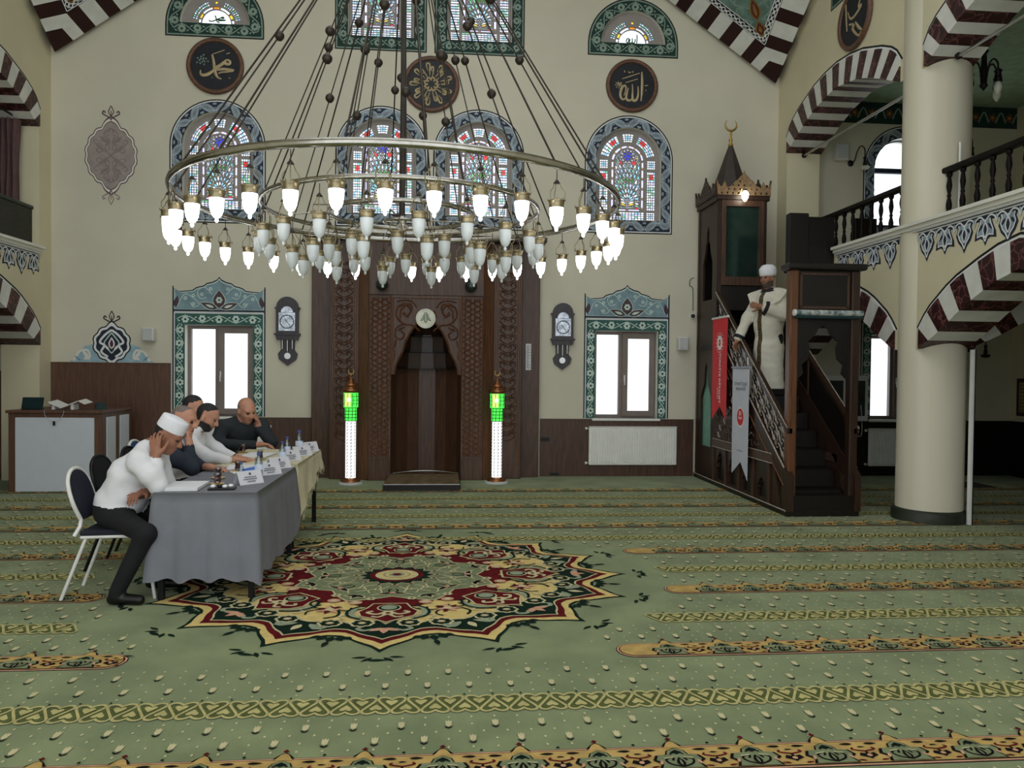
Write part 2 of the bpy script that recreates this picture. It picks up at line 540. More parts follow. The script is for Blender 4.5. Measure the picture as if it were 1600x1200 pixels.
def make_arcade(side):
    fr = F_RIGHT if side > 0 else F_LEFT
    nm = 'wall_right' if side > 0 else 'wall_left'
    hl, hu = [], []
    for (y0, y1) in BAYS:
        e0, e1 = (.1, 0) if y0 > 8 else (0, .1)
        hl.append([(y0 - e0, -.02), (y0 - e0, 1.85)] + full(LOW_O, y0, y1) + [(y1 + e1, 1.85), (y1 + e1, -.02)])
        hu.append([(y0 - e0, 3.2), (y0 - e0, 4.82)] + full(UP_O, y0, y1) + [(y1 + e1, 4.82), (y1 + e1, 3.2)])
    b = MB(fr)
    plate(b, [(4.55, -.05), (D, -.05), (D, TOP), (4.55, TOP)], hl + hu, -TW, 0, WALLY)
    w = b.build(nm, label='cream arcade wall of the %s aisle with striped arches' % ('right' if side > 0 else 'left'), kind='structure')
    for i, (y0, y1) in enumerate(BAYS):
        if side < 0 and i == 1: continue
        voussoirs(fr, w, full(LOW_O, y0, y1), full(LOW_I, y0, y1), 17, -TW - .02, .012)
        voussoirs(fr, w, full(UP_O, y0, y1), full(UP_I, y0, y1), 21, -TW - .02, .012)
    # painted lines round the arches and lace below the gallery moulding
    b = MB(fr)
    for (y0, y1) in BAYS:
        for P in (LOW_O, UP_O):
            Q = full([(d, z) for d, z in P[1:]], y0, y1)
            c = ((y0 + y1) / 2, P[0][1])
            def off(e): return [(c[0] + (u - c[0]) * (1 + e / 1.42), c[1] + (z - c[1]) * (1 + e / .75)) for u, z in Q]
            b.stroke(off(.012), .02, WHITE, 3); b.stroke(off(.034), .024, BLACK, 2)
    if side > 0:
        lace(b, 4.6, 7.80, 3.10); lace(b, 8.15, 9.5, 3.10)
    else:
        lace(b, 4.6, 11.03, 3.10)
    b.build('painted_border', w)
    # gallery moulding
    y1 = 9.53 if side > 0 else 11.04
    b = MB(fr)
    b.box(4.55, y1, 3.165, 3.20, 0, .085, WALLW)
    b.box(4.55, y1, 3.125, 3.165, 0, .055, WALLW)
    b.box(4.55, y1, 3.10, 3.125, 0, .03, WHITE)
    b.build('cornice_moulding', w)
    # gallery slab, aisle outer wall, aisle ceiling
    xo = 8.85 if side > 0 else -9.1
    x1 = XR + .02 if side > 0 else XL - .02
    lo, hi = min(xo, x1), max(xo, x1)
    b = MB(); b.box(lo, hi, 4.55, (10.95 if side > 0 else D), 3.0, 3.195, WALLY)
    b.build('floor_gallery_%s' % ('right' if side > 0 else 'left'), label='gallery floor slab over the %s aisle' % ('right' if side > 0 else 'left'), kind='structure')
    b = MB(); t = .2 * side
    b.box(min(xo, xo + t), max(xo, xo + t), 3.5, D, -.05, 6.2, WALLY)
    wo = b.build('wall_aisle_%s' % ('right' if side > 0 else 'left'), label='outer wall of the %s aisle' % ('right' if side > 0 else 'left'), kind='structure')
    b = MB(); t = -.02 * side
    b.box(min(xo, xo + t), max(xo, xo + t), 3.5, D, 0, .86, WOODK)
    b.build('trim_%d' % (5 if side > 0 else 6), label='dark wainscot along the %s aisle wall' % ('right' if side > 0 else 'left'), kind='structure')
    xi = XR + TW if side > 0 else XL - TW
    b = MB(); b.box(min(xo, xi), max(xo, xi), 3.5, D, 5.75, 5.95, mat('pale_green_ceiling', (150, 176, 150), .8))
    ce = b.build('ceiling_aisle_%s' % ('right' if side > 0 else 'left'), label='pale green painted ceiling of the %s gallery' % ('right' if side > 0 else 'left'), kind='structure')
    return w, ce

wall_right, ceil_right = make_arcade(1)
wall_left, ceil_left = make_arcade(-1)

# painted border where the gallery ceiling meets the end wall, and a ceiling rosette
b = MB(Fr((0, D - .003, 0), (1, 0, 0), (0, 0, 1), (0, -1, 0)))
b.poly([(5.5, 5.42), (8.85, 5.42), (8.85, 5.745), (5.5, 5.745)], DGREEN, 1)
for i in range(12):
    c = 5.64 + i * .28
    b.flower(c, 5.58, .07, mat('russet_paint', (118, 70, 50), .7), GOLD, 2, 5)
    b.stroke(spline([(c + .05, 5.5), (c + .14, 5.66), (c + .22, 5.5)], 4), .02, SAGE, 3)
b.build('painted_border', ceil_right)
b = MB(Fr((6.5, 7.4, 5.745), (1, 0, 0), (0, 1, 0), (0, 0, -1)))
b.poly(circ(0, 0, .95, 32, .6), NAVY, 1); b.stroke(circ(0, 0, .88, 32, .54), .03, SAGE, 2, True)
for i in range(10):
    a = 2 * pi * i / 10
    b.leaf(.1 * cos(a), .08 * sin(a), a, .6, .16, SLATE, 3); b.leaf(.1 * cos(a), .08 * sin(a), a, .45, .07, NAVY, 4)
b.build('ceiling_rosette', ceil_right)

# transverse arch in the right aisle behind the column
FT = Fr((0, 7.98, 0), (1, 0, 0), (0, 0, 1), (0, -1, 0))
b = MB(FT)
O, I = full(LOW_O, 5.55, 8.85), full(LOW_I, 5.55, 8.85)
plate(b, [(5.5, 1.85), (5.549, 1.85)] + [(u, z + .001) for u, z in O] + [(8.851, 1.85), (8.9, 1.85), (8.9, 3.0), (5.5, 3.0)], [], -.2, .2, WALLY)
tw = b.build('wall_transverse', label='cream wall over the striped arch crossing the right aisle', kind='structure')
voussoirs(FT, tw, O, I, 17, -.21, .21)

# ---- the big round column with its dark base
b = MB(); b.lathe([(.335, .12), (.335, 7.0), (.335, TOP)], mat('cream_column', (206, 200, 178), .35, vary=.03, scale=1.5, stretch=(3, 3, .3), spec=.5), (5.29, 7.98, 0), 40)
colm = b.build('column', label='big round cream column standing beside the pulpit', cat='column')
b = MB(); b.lathe([(.375, 0), (.375, .10), (.345, .13)], mat('dark_green_base', (40, 46, 34), .5), (5.29, 7.98, 0), 40)
b.build('base', colm)
# white cable duct on the column's right side
b = MB(); b.bbox(5.50, 5.535, 7.62, 7.66, 0, 1.85, PLASTIC, .004); b.bbox(5.535, 5.548, 7.622, 7.645, 0, 1.85, BLACK, .002)
b.build('cable_duct', label='white vertical cable duct along the right side of the column', cat='duct')
b = MB(); b.tube([(5.30, 7.60, 3.2), (5.30, 7.60, 4.0)], .012, PLASTIC)
b.build('cable_pipe', label='thin white pipe standing behind the gallery railing', cat='pipe')

# ---- corner squinch panels with striped edges
def squinch(side):
    sx = 1 if side > 0 else -1
    g = lambda v: Vector((XC + sx * (v[0] - XC), v[1], v[2]))
    e1, e2 = Vector((-.82, 0, .572)), Vector((0, -.82, .572))
    C = Vector((XR - .10, D - .10, 5.93))
    n = e1.cross(e2).normalized()
    if n.z > 0: n = -n
    gg = e1.dot(e2); BWD = .34; q = BWD / sqrt(1 - gg * gg)
    root = MB()
    S = 2.7
    back = n * -.10
    # teal field
    def tri(off, lift, m):
        qq = off / sqrt(1 - gg * gg)
        o = C + (e1 + e2) * qq + n * lift
        k = S - qq
        root.add([g(o), g(o + e1 * k), g(o + e2 * k)], [(0, 1, 2)], m)
    tri(.29, -.02, mat('black_border', (16, 20, 20), .6))
    tri(.435, -.016, WHITE); tri(.45, -.012, mat('verdigris_field', (96, 122, 112), .7, vary=.2, scale=6))
    w = root.build('ceiling_squinch_%s' % ('right' if side > 0 else 'left'), label='teal painted corner panel with striped edge, upper %s corner' % ('right' if side > 0 else 'left'), kind='structure')
    # chain border and plume ornament
    for ea, eb in ((e1, e2), (e2, e1)):
        pa = (eb - ea * gg).normalized()
        fr = Fr(g(C), g(ea + Vector((XC, 0, 0))) - Vector((XC - XC, 0, 0)) - Vector((XC, 0, 0)) if False else Vector((sx * ea.x, ea.y, ea.z)), Vector((sx * pa.x, pa.y, pa.z)), Vector((sx * n.x, n.y, n.z)))
        d = MB(fr)
        d.stroke([(.50, .354), (S, .354)], .012, WHITE, -5)
        for i in range(24):
            u = .54 + i * .088
            d.stroke(spline([(u, .38), (u + .05, .425), (u + .088, .38)], 4), .014, WHITE, -4)
            d.stroke(spline([(u, .41), (u + .05, .365), (u + .088, .41)], 4), .014, WHITE, -3)
        d.build('chain_border', w)
    bis = (e1 + e2).normalized(); pp = (e1 - e2).normalized()
    fr = Fr(g(C), Vector((sx * bis.x, bis.y, bis.z)), Vector((sx * pp.x, pp.y, pp.z)), Vector((sx * n.x, n.y, n.z)))
    d = MB(fr); RED = mat('wine_paint', (92, 26, 34), .7)
    for u, L in ((.74, .24), (.98, .34)):
        d.leaf(u, 0, 0, L, .16, GOLD, -4); d.leaf(u + .02, 0, 0, L - .05, .11, RED, -3); d.leaf(u + .06, 0, 0, L - .14, .05, GOLD, -2)
    for s in (-1, 1):
        for k in range(4):
            u = .78 + k * .2
            d.stroke(spline([(u, .06 * s), (u + .1, .18 * s + k * .03 * s), (u + .24, .2 * s + k * .05 * s), (u + .22, .1 * s + k * .06 * s), (u + .14, .13 * s + k * .06 * s)], 5), .014, SAGE, -3)
    d.build('plume_ornament', w)
    # striped blocks
    def block(P, m):
        b = MB(); k = len(P)
        vs = [g(p) for p in P] + [g(p + back * 2.2) for p in P]
        b.add(vs, [tuple(range(k)), tuple(range(2 * k - 1, k - 1, -1))] + [(i, (i + 1) % k, k + (i + 1) % k, k + i) for i in range(k)], m)
        b.build('striped_block', w)
    MR = mat('dark_maroon_block', (42, 14, 14), .5, vary=.15, scale=12); c0 = .30; qi = .225
    block([C, C + e1 * c0, C + (e1 + e2) * qi, C + e2 * c0], MR)
    for ea, eb in ((e1, e2), (e2, e1)):
        pa = (eb - ea * gg).normalized()
        s0 = q + q * gg
        block([C + ea * c0, C + ea * s0, C + (ea + eb) * q, C + (ea + eb) * qi], STONE)
        s = s0; dark = True
        while s < S - .3:
            L = .19 if dark else .22
            block([C + ea * s, C + ea * (s + L), C + ea * (s + L) + pa * BWD, C + ea * s + pa * BWD], MR if dark else STONE)
            s += L; dark = not dark
    return w
squinch(1); squinch(-1)

for side in (-1, 1):  # unseen cross walls added to keep sky light out of the aisles
    xo, xi = (8.85, XR + TW) if side > 0 else (-9.1, XL - TW)
    b = MB(); b.box(min(xo, xi), max(xo, xi), 4.3, 4.5, -.05, 5.95, WALLY); b.build('wall_aisle_dimmer_%s' % ('right' if side > 0 else 'left'), label='unseen cross wall added to darken the %s aisle' % ('right' if side > 0 else 'left'), kind='structure')
# ---- unseen ceiling added to dim the hall, open drum for sky light, plain enclosing rear walls
b = MB(Fr((0, 0, TOP), (1, 0, 0), (0, 1, 0), (0, 0, 1)))
plate(b, [(XL - .5, -1.5), (XR + .5, -1.5), (XR + .5, D + .3), (XL - .5, D + .3)], [circ(XC, 5.9, DRUM, 40)], 0, .2, WALL)
b.build('ceiling', label='unseen flat cream ceiling added to dim the hall, round an open drum', kind='structure')
for x0, nm in ((XL - .5, 'left'), (XR, 'right')):
    b = MB(); b.box(x0, x0 + .5, -1.5, 4.54, -.05, TOP, WALL); b.build('wall_rear_%s' % nm, label='plain cream wall at the rear %s of the hall' % nm, kind='structure')

# ================================================================== CARPET PATTERN (flat woven print)
CC = (-0.36, 5.89)
cCream = mat('carpet_cream', (214, 190, 124), .95, vary=.06, scale=20, bump=.4, bscale=400, spec=.1)
cIvory = mat('carpet_ivory', (196, 188, 148), .95, vary=.05, scale=20, spec=.1)
cMar = mat('carpet_maroon', (92, 20, 24), .95, vary=.12, scale=20, bump=.4, bscale=400, spec=.1)
cGrn = mat('carpet_deep_green', (18, 38, 28), .95, vary=.12, scale=20, bump=.4, bscale=400, spec=.1)
cBlk = mat('carpet_black', (22, 18, 18), .95, vary=.1, spec=.1)
cOlv = mat('carpet_olive', (122, 132, 100), .95, vary=.1, scale=14, bump=.4, bscale=400, spec=.1)
cGld = mat('carpet_gold', (186, 156, 96), .95, vary=.1, scale=14, bump=.4, bscale=400, spec=.1)
cHeart = mat('carpet_pale_gold', (180, 172, 118), .95, vary=.08, scale=14, spec=.1)
cHdk = mat('carpet_dark_olive', (88, 96, 56), .95, vary=.1, scale=14, spec=.1)
cGrey = mat('carpet_grey_green', (142, 152, 128), .95, vary=.08, scale=14, spec=.1)
cPink = mat('carpet_rose', (196, 150, 124), .95, vary=.08, scale=14, spec=.1)

# ---- medallion: unit polar space stretched to an ellipse
RX, RY = 1.78, 1.57
FM = Fr((CC[0], CC[1], 0.0015), (RX, 0, 0), (0, RY, 0), (0, 0, 1))
m_ = MB(FM)
def star(k, tip, val, pw=2.0, n=12, rot=0.0, lobes=0.0):
    P = []
    for i in range(k):
        for j in range(n):
            t = -1 + 2 * j / n
            r = val + (tip - val) * (1 - abs(t)) ** pw
            if lobes: r += lobes * max(0, sin(pi * min(1, abs(t) * 1.15))) ** 2
            a = rot + (i + t / 2) * 2 * pi / k
            P.append((r * sin(a), -r * cos(a)))
    return P
m_.poly(star(16, 1.0, .842, 2.7, lobes=.028), cGrn, 0)
m_.poly(star(16, .97, .828, 2.4, lobes=.024), cCream, 1)
m_.poly(star(16, .915, .795, 2.2, lobes=.022), cMar, 2)
m_.poly(star(16, .875, .768, 2.0, lobes=.020), cIvory, 3)
m_.poly(star(16, .866, .760, 2.0, lobes=.020), cGrn, 4)
def PT(r, a): return (r * sin(a), -r * cos(a))
# cream lobes
L8 = []
for i in range(8):
    for j in range(16):
        t = -1 + 2 * j / 16
        r = .66 + .045 * abs(sin(pi * t * 1.5)) - .05 * (abs(t) > .66) * 0
        if abs(t) < .16: r = .64 + .06 * (1 - abs(t) / .16)
        a = (i + t / 2) * pi / 4
        L8.append(PT(r, a))
m_.poly([(x * 1.012, y * 1.012) for x, y in L8], cIvory, 5)
m_.poly(L8, cCream, 6)
# maroon ring and olive heart
m_.poly(star(16, .50, .435, .9, rot=pi / 16), cMar, 7)
m_.poly(star(8, .44, .345, 1.1, rot=pi / 8), cIvory, 8)
m_.poly(star(8, .43, .338, 1.1, rot=pi / 8), cOlv, 9)
for i in range(16):
    a = i * pi / 8
    # leaves and flowers in the dark ring
    x, y = PT(.755, a)
    if i % 2 == 0:
        for s in (-1, 0, 1):
            m_.leaf(x, y, a - pi / 2 + s * 1.0, .062, .03, cPink, 7)
    else:
        for s in (-1, 1):
            x1, y1 = PT(.74, a + s * .03)
            m_.leaf(x1, y1, a + s * 1.0 - pi / 2 + (0 if s > 0 else 0), .09, .035, cGrey, 7)
        m_.leaf(x, y, a - pi / 2, .07, .03, cIvory, 8)
    for s in (-1, 1):
        a2 = a + s * .118
        fx, fy = PT(.715 if i % 2 else .70, a2)
        m_.flower(fx, fy, .046, cIvory, cPink, 7, 8, pw=.66)
        m_.flower(fx, fy, .040, cGrn, cIvory, 8, 8, pw=.5)
        P = [PT(.76, a + s * .05), PT(.785, a + s * .085), PT(.765, a + s * .12), PT(.74, a + s * .10)]
        m_.stroke(spline(P, 4), .016, cGrey, 7, taper=lambda t: .3 + .9 * sin(pi * t))
for i in range(8):
    a = i * pi / 4
    # maroon shield palmettes pointing outward
    def Q(lst): return [PT(r, a + d) for r, d in lst]
    sh = [(.455, .0), (.46, .13), (.52, .15), (.57, .185), (.62, .15), (.645, .08), (.69, .0)]
    P = Q(sh) + Q([(r, -d) for r, d in sh[::-1]][1:-1])
    c = PT(.57, a)
    m_.poly([(c[0] + (x - c[0]) * 1.08, c[1] + (y - c[1]) * 1.08) for x, y in P], cIvory, 10)
    m_.poly(P, cMar, 11)
    x, y = PT(.515, a); m_.disc(x, y, .046, cIvory, 12, 12); m_.disc(x, y, .04, cGrn, 13, 12); m_.disc(x, y, .03, cGrey, 14, 12)
    for s in (-1, 1):
        m_.stroke(spline(Q([(.575, .02 * s), (.60, .07 * s), (.58, .13 * s), (.56, .10 * s)]), 4), .014, cIvory, 12)
        m_.stroke(spline(Q([(.60, .01 * s), (.635, .05 * s), (.625, .09 * s)]), 4), .012, cIvory, 12)
        # green crescents hugging the shield
        m_.stroke(spline(Q([(.50, .21 * s), (.56, .245 * s), (.62, .215 * s), (.655, .13 * s)]), 5), .03, cGrey, 10, taper=lambda t: .2 + sin(pi * t))
        m_.stroke(spline(Q([(.485, .20 * s), (.555, .262 * s), (.625, .228 * s), (.662, .14 * s)]), 5), .011, cGrn, 11)
        m_.stroke(spline(Q([(.56, .25 * s), (.565, .30 * s), (.555, .34 * s)]), 4), .012, cGrn, 11, taper=lambda t: 1.2 - t)
    x, y = PT(.585, a); m_.flower(x, y, .03, cIvory, cMar, 13, 6)
    # blossom between the shields
    b2 = a + pi / 8
    x, y = PT(.565, b2)
    for k in range(7):
        m_.leaf(x, y, k * 2 * pi / 7, .055, .022, cMar if k % 2 else cPink, 10)
    m_.disc(x, y, .018, cIvory, 11, 8)
    m_.stroke(spline([PT(.52, b2 - .05), PT(.57, b2 + .07), PT(.63, b2 + .10), PT(.67, b2 + .05)], 5), .010, cGrn, 9)
    m_.stroke(spline([PT(.52, b2 + .05), PT(.60, b2 - .10), PT(.65, b2 - .08)], 5), .008, cGrn, 9)
    # ring rosettes and inner palmettes
    for s in (-1, 1):
        x, y = PT(.455, b2 + s * .10); m_.disc(x, y, .026, cPink, 12, 10); m_.disc(x, y, .014, cIvory, 13, 8)
    x, y = PT(.355, b2)
    for s in (-1, 0, 1):
        m_.leaf(x, y, b2 - pi / 2 + s * 1.1, .055, .032, cIvory, 11); m_.leaf(x, y, b2 - pi / 2 + s * 1.1, .045, .02, cBlk, 12)
    x, y = PT(.30, a)
    for s in (-1, 1):
        m_.leaf(x, y, a - pi / 2 + s * 1.35, .07, .034, cIvory, 11); m_.leaf(x, y, a - pi / 2 + s * 1.35, .06, .022, cBlk, 12)
        m_.stroke(spline([PT(.2, a + .1 * s), PT(.25, a + .2 * s), PT(.30, a + .15 * s), PT(.34, a + .25 * s)], 4), .007, cIvory, 11)
    m_.disc(x, y, .014, cPink, 13, 8)
    for s in (-1, 1):
        m_.stroke(spline([PT(.19, b2 + .05 * s), PT(.23, b2 + .16 * s), PT(.27, b2 + .02 * s), PT(.31, b2 + .10 * s)], 4), .007, cIvory, 11)
        m_.stroke(spline([PT(.235, a + .02 * s), PT(.25, a + .07 * s), PT(.28, a + .05 * s), PT(.30, a)], 4), .006, cBlk, 11)
        x2, y2 = PT(.39, a + .2 * s); m_.flower(x2, y2, .022, cIvory, cMar, 12, 6)
        x2, y2 = PT(.25, b2 + .14 * s); m_.flower(x2, y2, .018, cIvory, cBlk, 12, 5)
        m_.stroke(spline([PT(.47, b2 + .24 * s), PT(.52, b2 + .22 * s), PT(.55, b2 + .15 * s), PT(.52, b2 + .12 * s)], 4), .009, cGrn, 10)
        m_.stroke(spline([PT(.60, b2 + .18 * s), PT(.635, b2 + .12 * s), PT(.66, b2 + .16 * s), PT(.69, b2 + .12 * s)], 4), .009, cIvory, 10)
# central rosette
m_.poly(star(16, .165, .135, 1.0), cIvory, 10); m_.poly(star(16, .158, .13, 1.0), cGrn, 11)
for i in range(16):
    x, y = PT(.172, i * pi / 8); m_.disc(x, y, .014, cIvory, 12, 8); m_.disc(x, y, .009, cMar, 13, 8)
m_.disc(0, 0, .115, cMar, 12, 24); m_.disc(0, 0, .092, cIvory, 13, 24); m_.disc(0, 0, .076, cCream, 14, 24); m_.stroke(circ(0, 0, .055, 20), .008, cGrey, 15, True)
m_.disc(0, 0, .035, cGrey, 15, 14); m_.disc(0, 0, .02, cMar, 16, 10)
# leaf sprays outside the star
for i in range(16):
    a = i * pi / 8 + pi / 16
    x, y = PT(.845, a)
    for s, L in ((-2, .07), (-1, .085), (0, .10), (1, .085), (2, .07)):
        x1, y1 = PT(.85, a + s * .022)
        m_.leaf(x1, y1, a - pi / 2 + s * .55, L * .55, .03, cGrn, 3)
    m_.leaf(*PT(.90, a), a - pi / 2, .06, .02, cGrn, 3)
    a = i * pi / 8
    for s, r in ((-2, 1.055), (-1, 1.06), (1, 1.06), (2, 1.055)):
        x, y = PT(r - .01, a + s * .016); m_.leaf(x, y, a - pi / 2 + s * .75, .05, .017, cGrn, 1)
    m_.leaf(*PT(1.075, a - .03), a, .065, .022, cGrn, 1)
m_.build('medallion', floor, label='round star medallion woven in cream, maroon and dark green')

# ---- gold bands with cartouches
BANDS = [1.9, 3.06, 4.27, 5.45, 6.63, 7.75, 8.88, 10.02]
GAP = {4.27: 1.36, 5.45: 1.98, 6.63: 1.95}
X0, X1 = -9.0, 8.8
def band(yc, segs):
    FB = Fr((0, yc, .0015), (1, 0, 0), (0, 1, 0), (0, 0, 1))
    b = MB(FB); h = .085; per = .322
    near = yc < 7
    for (x0, x1, r0, r1) in segs:
        def outl(e):
            P = []
            P += arc(x0 + h, 0, h + e, 90, 270, 8) if r0 else [(x0, h + e), (x0, -h - e)]
            P += arc(x1 - h, 0, h + e, -90, 90, 8) if r1 else [(x1, -h - e), (x1, h + e)]
            return P
        b.poly(outl(.022), cBlk, 0); b.poly(outl(.017), cPink, 1); b.poly(outl(.006), cBlk, 2); b.poly(outl(0), cGld, 3)
        k0 = math.ceil((x0 + .05) / per); k1 = math.floor((x1 - .05) / per)
        for k in range(k0, k1 + 1):
            c = k * per
            # crest above the band
            b.poly([(c - .045, h + .01), (c + .045, h + .01), (c + .02, h + .045), (c, h + .06), (c - .02, h + .045)], cBlk, 3)
            b.poly([(c - .038, h - .005), (c + .038, h - .005), (c + .016, h + .04), (c, h + .052), (c - .016, h + .04)], cGld, 4)
            b.poly([(c - .014, h + .068), (c, h + .056), (c + .014, h + .068), (c, h + .085)], cMar, 4)
            b.disc(c + per / 2, h + .03, .008, cBlk, 4, 6)
            # olive cartouche with dark outline
            P = [(-.09, -.085), (-.075, -.045), (-.1, -.02), (-.085, .015), (-.045, .02), (-.035, .05), (0, .072)]
            full_ = P + [(-x, y) for x, y in P[::-1]][1:]
            b.poly([(c + x * 1.1, y * 1.06 if y > -.08 else y) for x, y in full_], cBlk, 5)
            b.poly([(c + x * .95, y) for x, y in full_], cOlv, 6)
            b.poly([(c, .018), (c + .025, .038), (c, .058), (c - .025, .038)], cGrn, 7)
            if near:
                b.stroke([(c - .03, .02), (c, .045), (c + .03, .02)], .008, cBlk, 8)
                for s in (-1, 1):
                    b.stroke(spline([(c, -.078), (c + .045 * s, -.055), (c + .056 * s, -.02), (c + .022 * s, -.004), (c + .03 * s, -.03)], 3), .010, cBlk, 7)
                    b.stroke([(c + .06 * s, -.01), (c + .02 * s, -.002)], .007, cIvory, 7)
                    b.leaf(c + .085 * s, -.06, pi / 2 + .3 * s, .04, .014, cPink, 7)
                b.leaf(c, -.08, pi / 2, .078, .036, cBlk, 7); b.leaf(c, -.07, pi / 2, .05, .010, cOlv, 8)
            # palmette in the gold half
            g = c + per / 2
            b.poly([(g - .04, -.035), (g - .012, -.05), (g, -.062), (g + .012, -.05), (g + .04, -.035), (g + .03, -.012), (g + .008, -.02), (g, .006), (g - .008, -.02), (g - .03, -.012)], cBlk, 5)
            if near:
                for s in (-1, 1):
                    b.stroke(spline([(g, -.0), (g + .03 * s, .008), (g + .05 * s, .018), (g + .04 * s, .03)], 3), .009, cMar, 5)
                    b.leaf(g + .025 * s, .062, (0 if s > 0 else pi), .06, .018, cBlk, 5)
                    b.leaf(g + .03 * s, -.075, (0.2 if s > 0 else pi - .2), .04, .012, cMar, 5)
                b.leaf(g - .018, .035, 0, .036, .01, cBlk, 5)
                b.disc(g, -.036, .012, cPink, 6, 6)
    b.build('gold_border_band', floor)

for yc in BANDS:
    if yc in GAP:
        w = GAP[yc]
        band(yc, [(X0, CC[0] - w, False, True), (CC[0] + w, X1, True, False)])
    else:
        band(yc, [(X0, X1, False, False)])

# ---- heart bands
HB = [2.46, 3.63, 4.82, 6.0, 7.16, 8.3, 9.42]
HGAP = {4.82: 1.66, 6.0: 2.05}
def hearts(yc, x0, x1):
    FB = Fr((0, yc, .0015), (1, 0, 0), (0, 1.35, 0), (0, 0, 1))
    b = MB(FB); per = .1385; n = int((x1 - x0) / per) - 1
    half = [(0, -.046), (.0346, .0), (.056, .028), (.064, .045), (.055, .060), (.034, .064), (.013, .056), (0, .045)]
    big = spline(half, 3) + spline([(-x, y) for x, y in half[::-1]], 3)[1:]
    small = [(0, -.006), (.016, .012), (.027, .026), (.022, .038), (.010, .038), (0, .031)]
    small = small + [(-x, y) for x, y in small[::-1]][1:-1]
    for i in range(n):
        for s in (1, -1):
            c = x0 + (i + (.5 if s > 0 else 1.0)) * per
            f = lambda P: [(c + x, s * y) for x, y in P]
            b.poly(f([(x * .80, y * .80 + .004) for x, y in big[:-1]]), cHdk, 1 if s > 0 else 2)
            b.stroke(f(big), .012, cHeart, 3)
            b.poly(f([(x * 1.1, y * 1.0) for x, y in small]), cHeart, 4)
        b.disc(x0 + (i + 1) * per, .078, .006, cBlk, 3, 6)
    b.build('heart_border_band', floor)
for yc in HB:
    if yc in HGAP:
        w = HGAP[yc]; hearts(yc, -8.9, CC[0] - w); hearts(yc, CC[0] + w, 8.7)
    else:
        hearts(yc, -8.9, 8.7)

# ---- scattered tulips and dots
b = MB(Fr((0, 0, .0015), (1, 0, 0), (0, 1, 0), (0, 0, 1)))
lines = sorted(BANDS + HB)
def clear(x, y):
    dx, dy = (x - CC[0]) / RX, (y - CC[1]) / RY
    return sqrt(dx * dx + dy * dy) > 1.13
TU = [(x * .56, y * 1.12) for x, y in [(-.022, -.012), (-.026, .01), (-.024, .032), (-.012, .02), (0, .034), (.012, .02), (.024, .032), (.026, .01), (.022, -.012), (0, -.024)]]
for li in range(len(lines) - 1):
    ya, yb = lines[li], lines[li + 1]
    if lines[li] in BANDS: ya += .12
    else: ya += .10
    if lines[li + 1] in BANDS: yb -= .12
    else: yb -= .10
    H = yb - ya
    rows = [(.10, 0), (.30, 1), (.50, 0), (.70, 2), (.90, 0)]
    for fr_, kind in rows:
        y = ya + H * fr_
        st = .105 if kind == 0 else .21
        x = -8.9 + (0 if kind != 2 else .105) + (.05 if fr_ == .5 else 0)
        i = 0
        while x < 8.7:
            if clear(x, y):
                if kind:
                    b.poly([(x - .021, y - .018), (x, y - .032), (x + .021, y - .018), (x + .011, y - .036), (x, y - .043), (x - .011, y - .036)], cBlk, 1)
                    b.poly([(x + p[0], y + p[1]) for p in TU], cIvory, 2)
                    xd = x + .105
                    if clear(xd, y): b.poly([(xd - .0065, y), (xd, y - .011), (xd + .0065, y), (xd, y + .011)], cIvory, 1)
                elif y < 7.5:
                    b.poly([(x - .0065, y), (x, y - .011), (x + .0065, y), (x, y + .011)], cIvory, 1)
            x += st
b.build('scattered_tulips', floor, kind='stuff')
# seams between the carpet strips
b = MB(Fr((0, 0, .0015), (1, 0, 0), (0, 1, 0), (0, 0, 1)))
for yc in (7.62, 8.76, 9.9):
    b.poly([(-9, yc - .005), (8.8, yc - .005), (8.8, yc + .005), (-9, yc + .005)], cGrn, 1)
b.build('carpet_seam', floor)
# ================================================================== WINDOWS AND WALL PAINTING
FW = Fr((0, D - .001, 0), (1, 0, 0), (0, 0, 1), (0, -1, 0))

def vine(b, path, width, per, mv, mf, mc, l=4, closed=False, leafm=None, fl=.3, petals=6):
    """a waving stem with a flower in every bend and leaves, along a centre line"""
    R, L = resample(path, step=.02, closed=closed)
    n = max(2, int(round(L / per)))
    if closed and n % 2: n += 1
    N = len(R) - 1
    def at(s):
        f = (s / L) * N; i = int(f) % N if closed else min(int(f), N - 1); t = f - int(f)
        a, c = Vector(R[i]), Vector(R[i + 1]); p = a.lerp(c, t); d = (c - a).normalized()
        return p, d, Vector((-d.y, d.x))
    amp = width * .34
    P = []
    for k in range(n * 10 + 1):
        s = L * k / (n * 10); s = min(s, L * .9999)
        p, d, q = at(s); P.append(p + q * amp * sin(pi * k / 10))
    b.stroke(P, width * .085, mv, l)
    for k in range(n):
        s = L * (k + .5) / n; p, d, q = at(s); sg = -1 if k % 2 else 1
        a = atan2(d.y, d.x)
        c = p - q * amp * .15 * sg
        b.flower(c.x, c.y, width * fl, mf, mc, l + 1, petals, a)
        lm = leafm or mv
        for e in (-1, 1):
            c2 = p + d * (per * .3 * e) - q * amp * .75 * sg
            b.leaf(c2.x, c2.y, a + (0 if e > 0 else pi) + .5 * sg * e, per * .22, width * .13, lm, l)
        b.leaf((p + q * amp * sg).x, (p + q * amp * sg).y, a + pi / 2 * sg, width * .14, width * .12, lm, l)

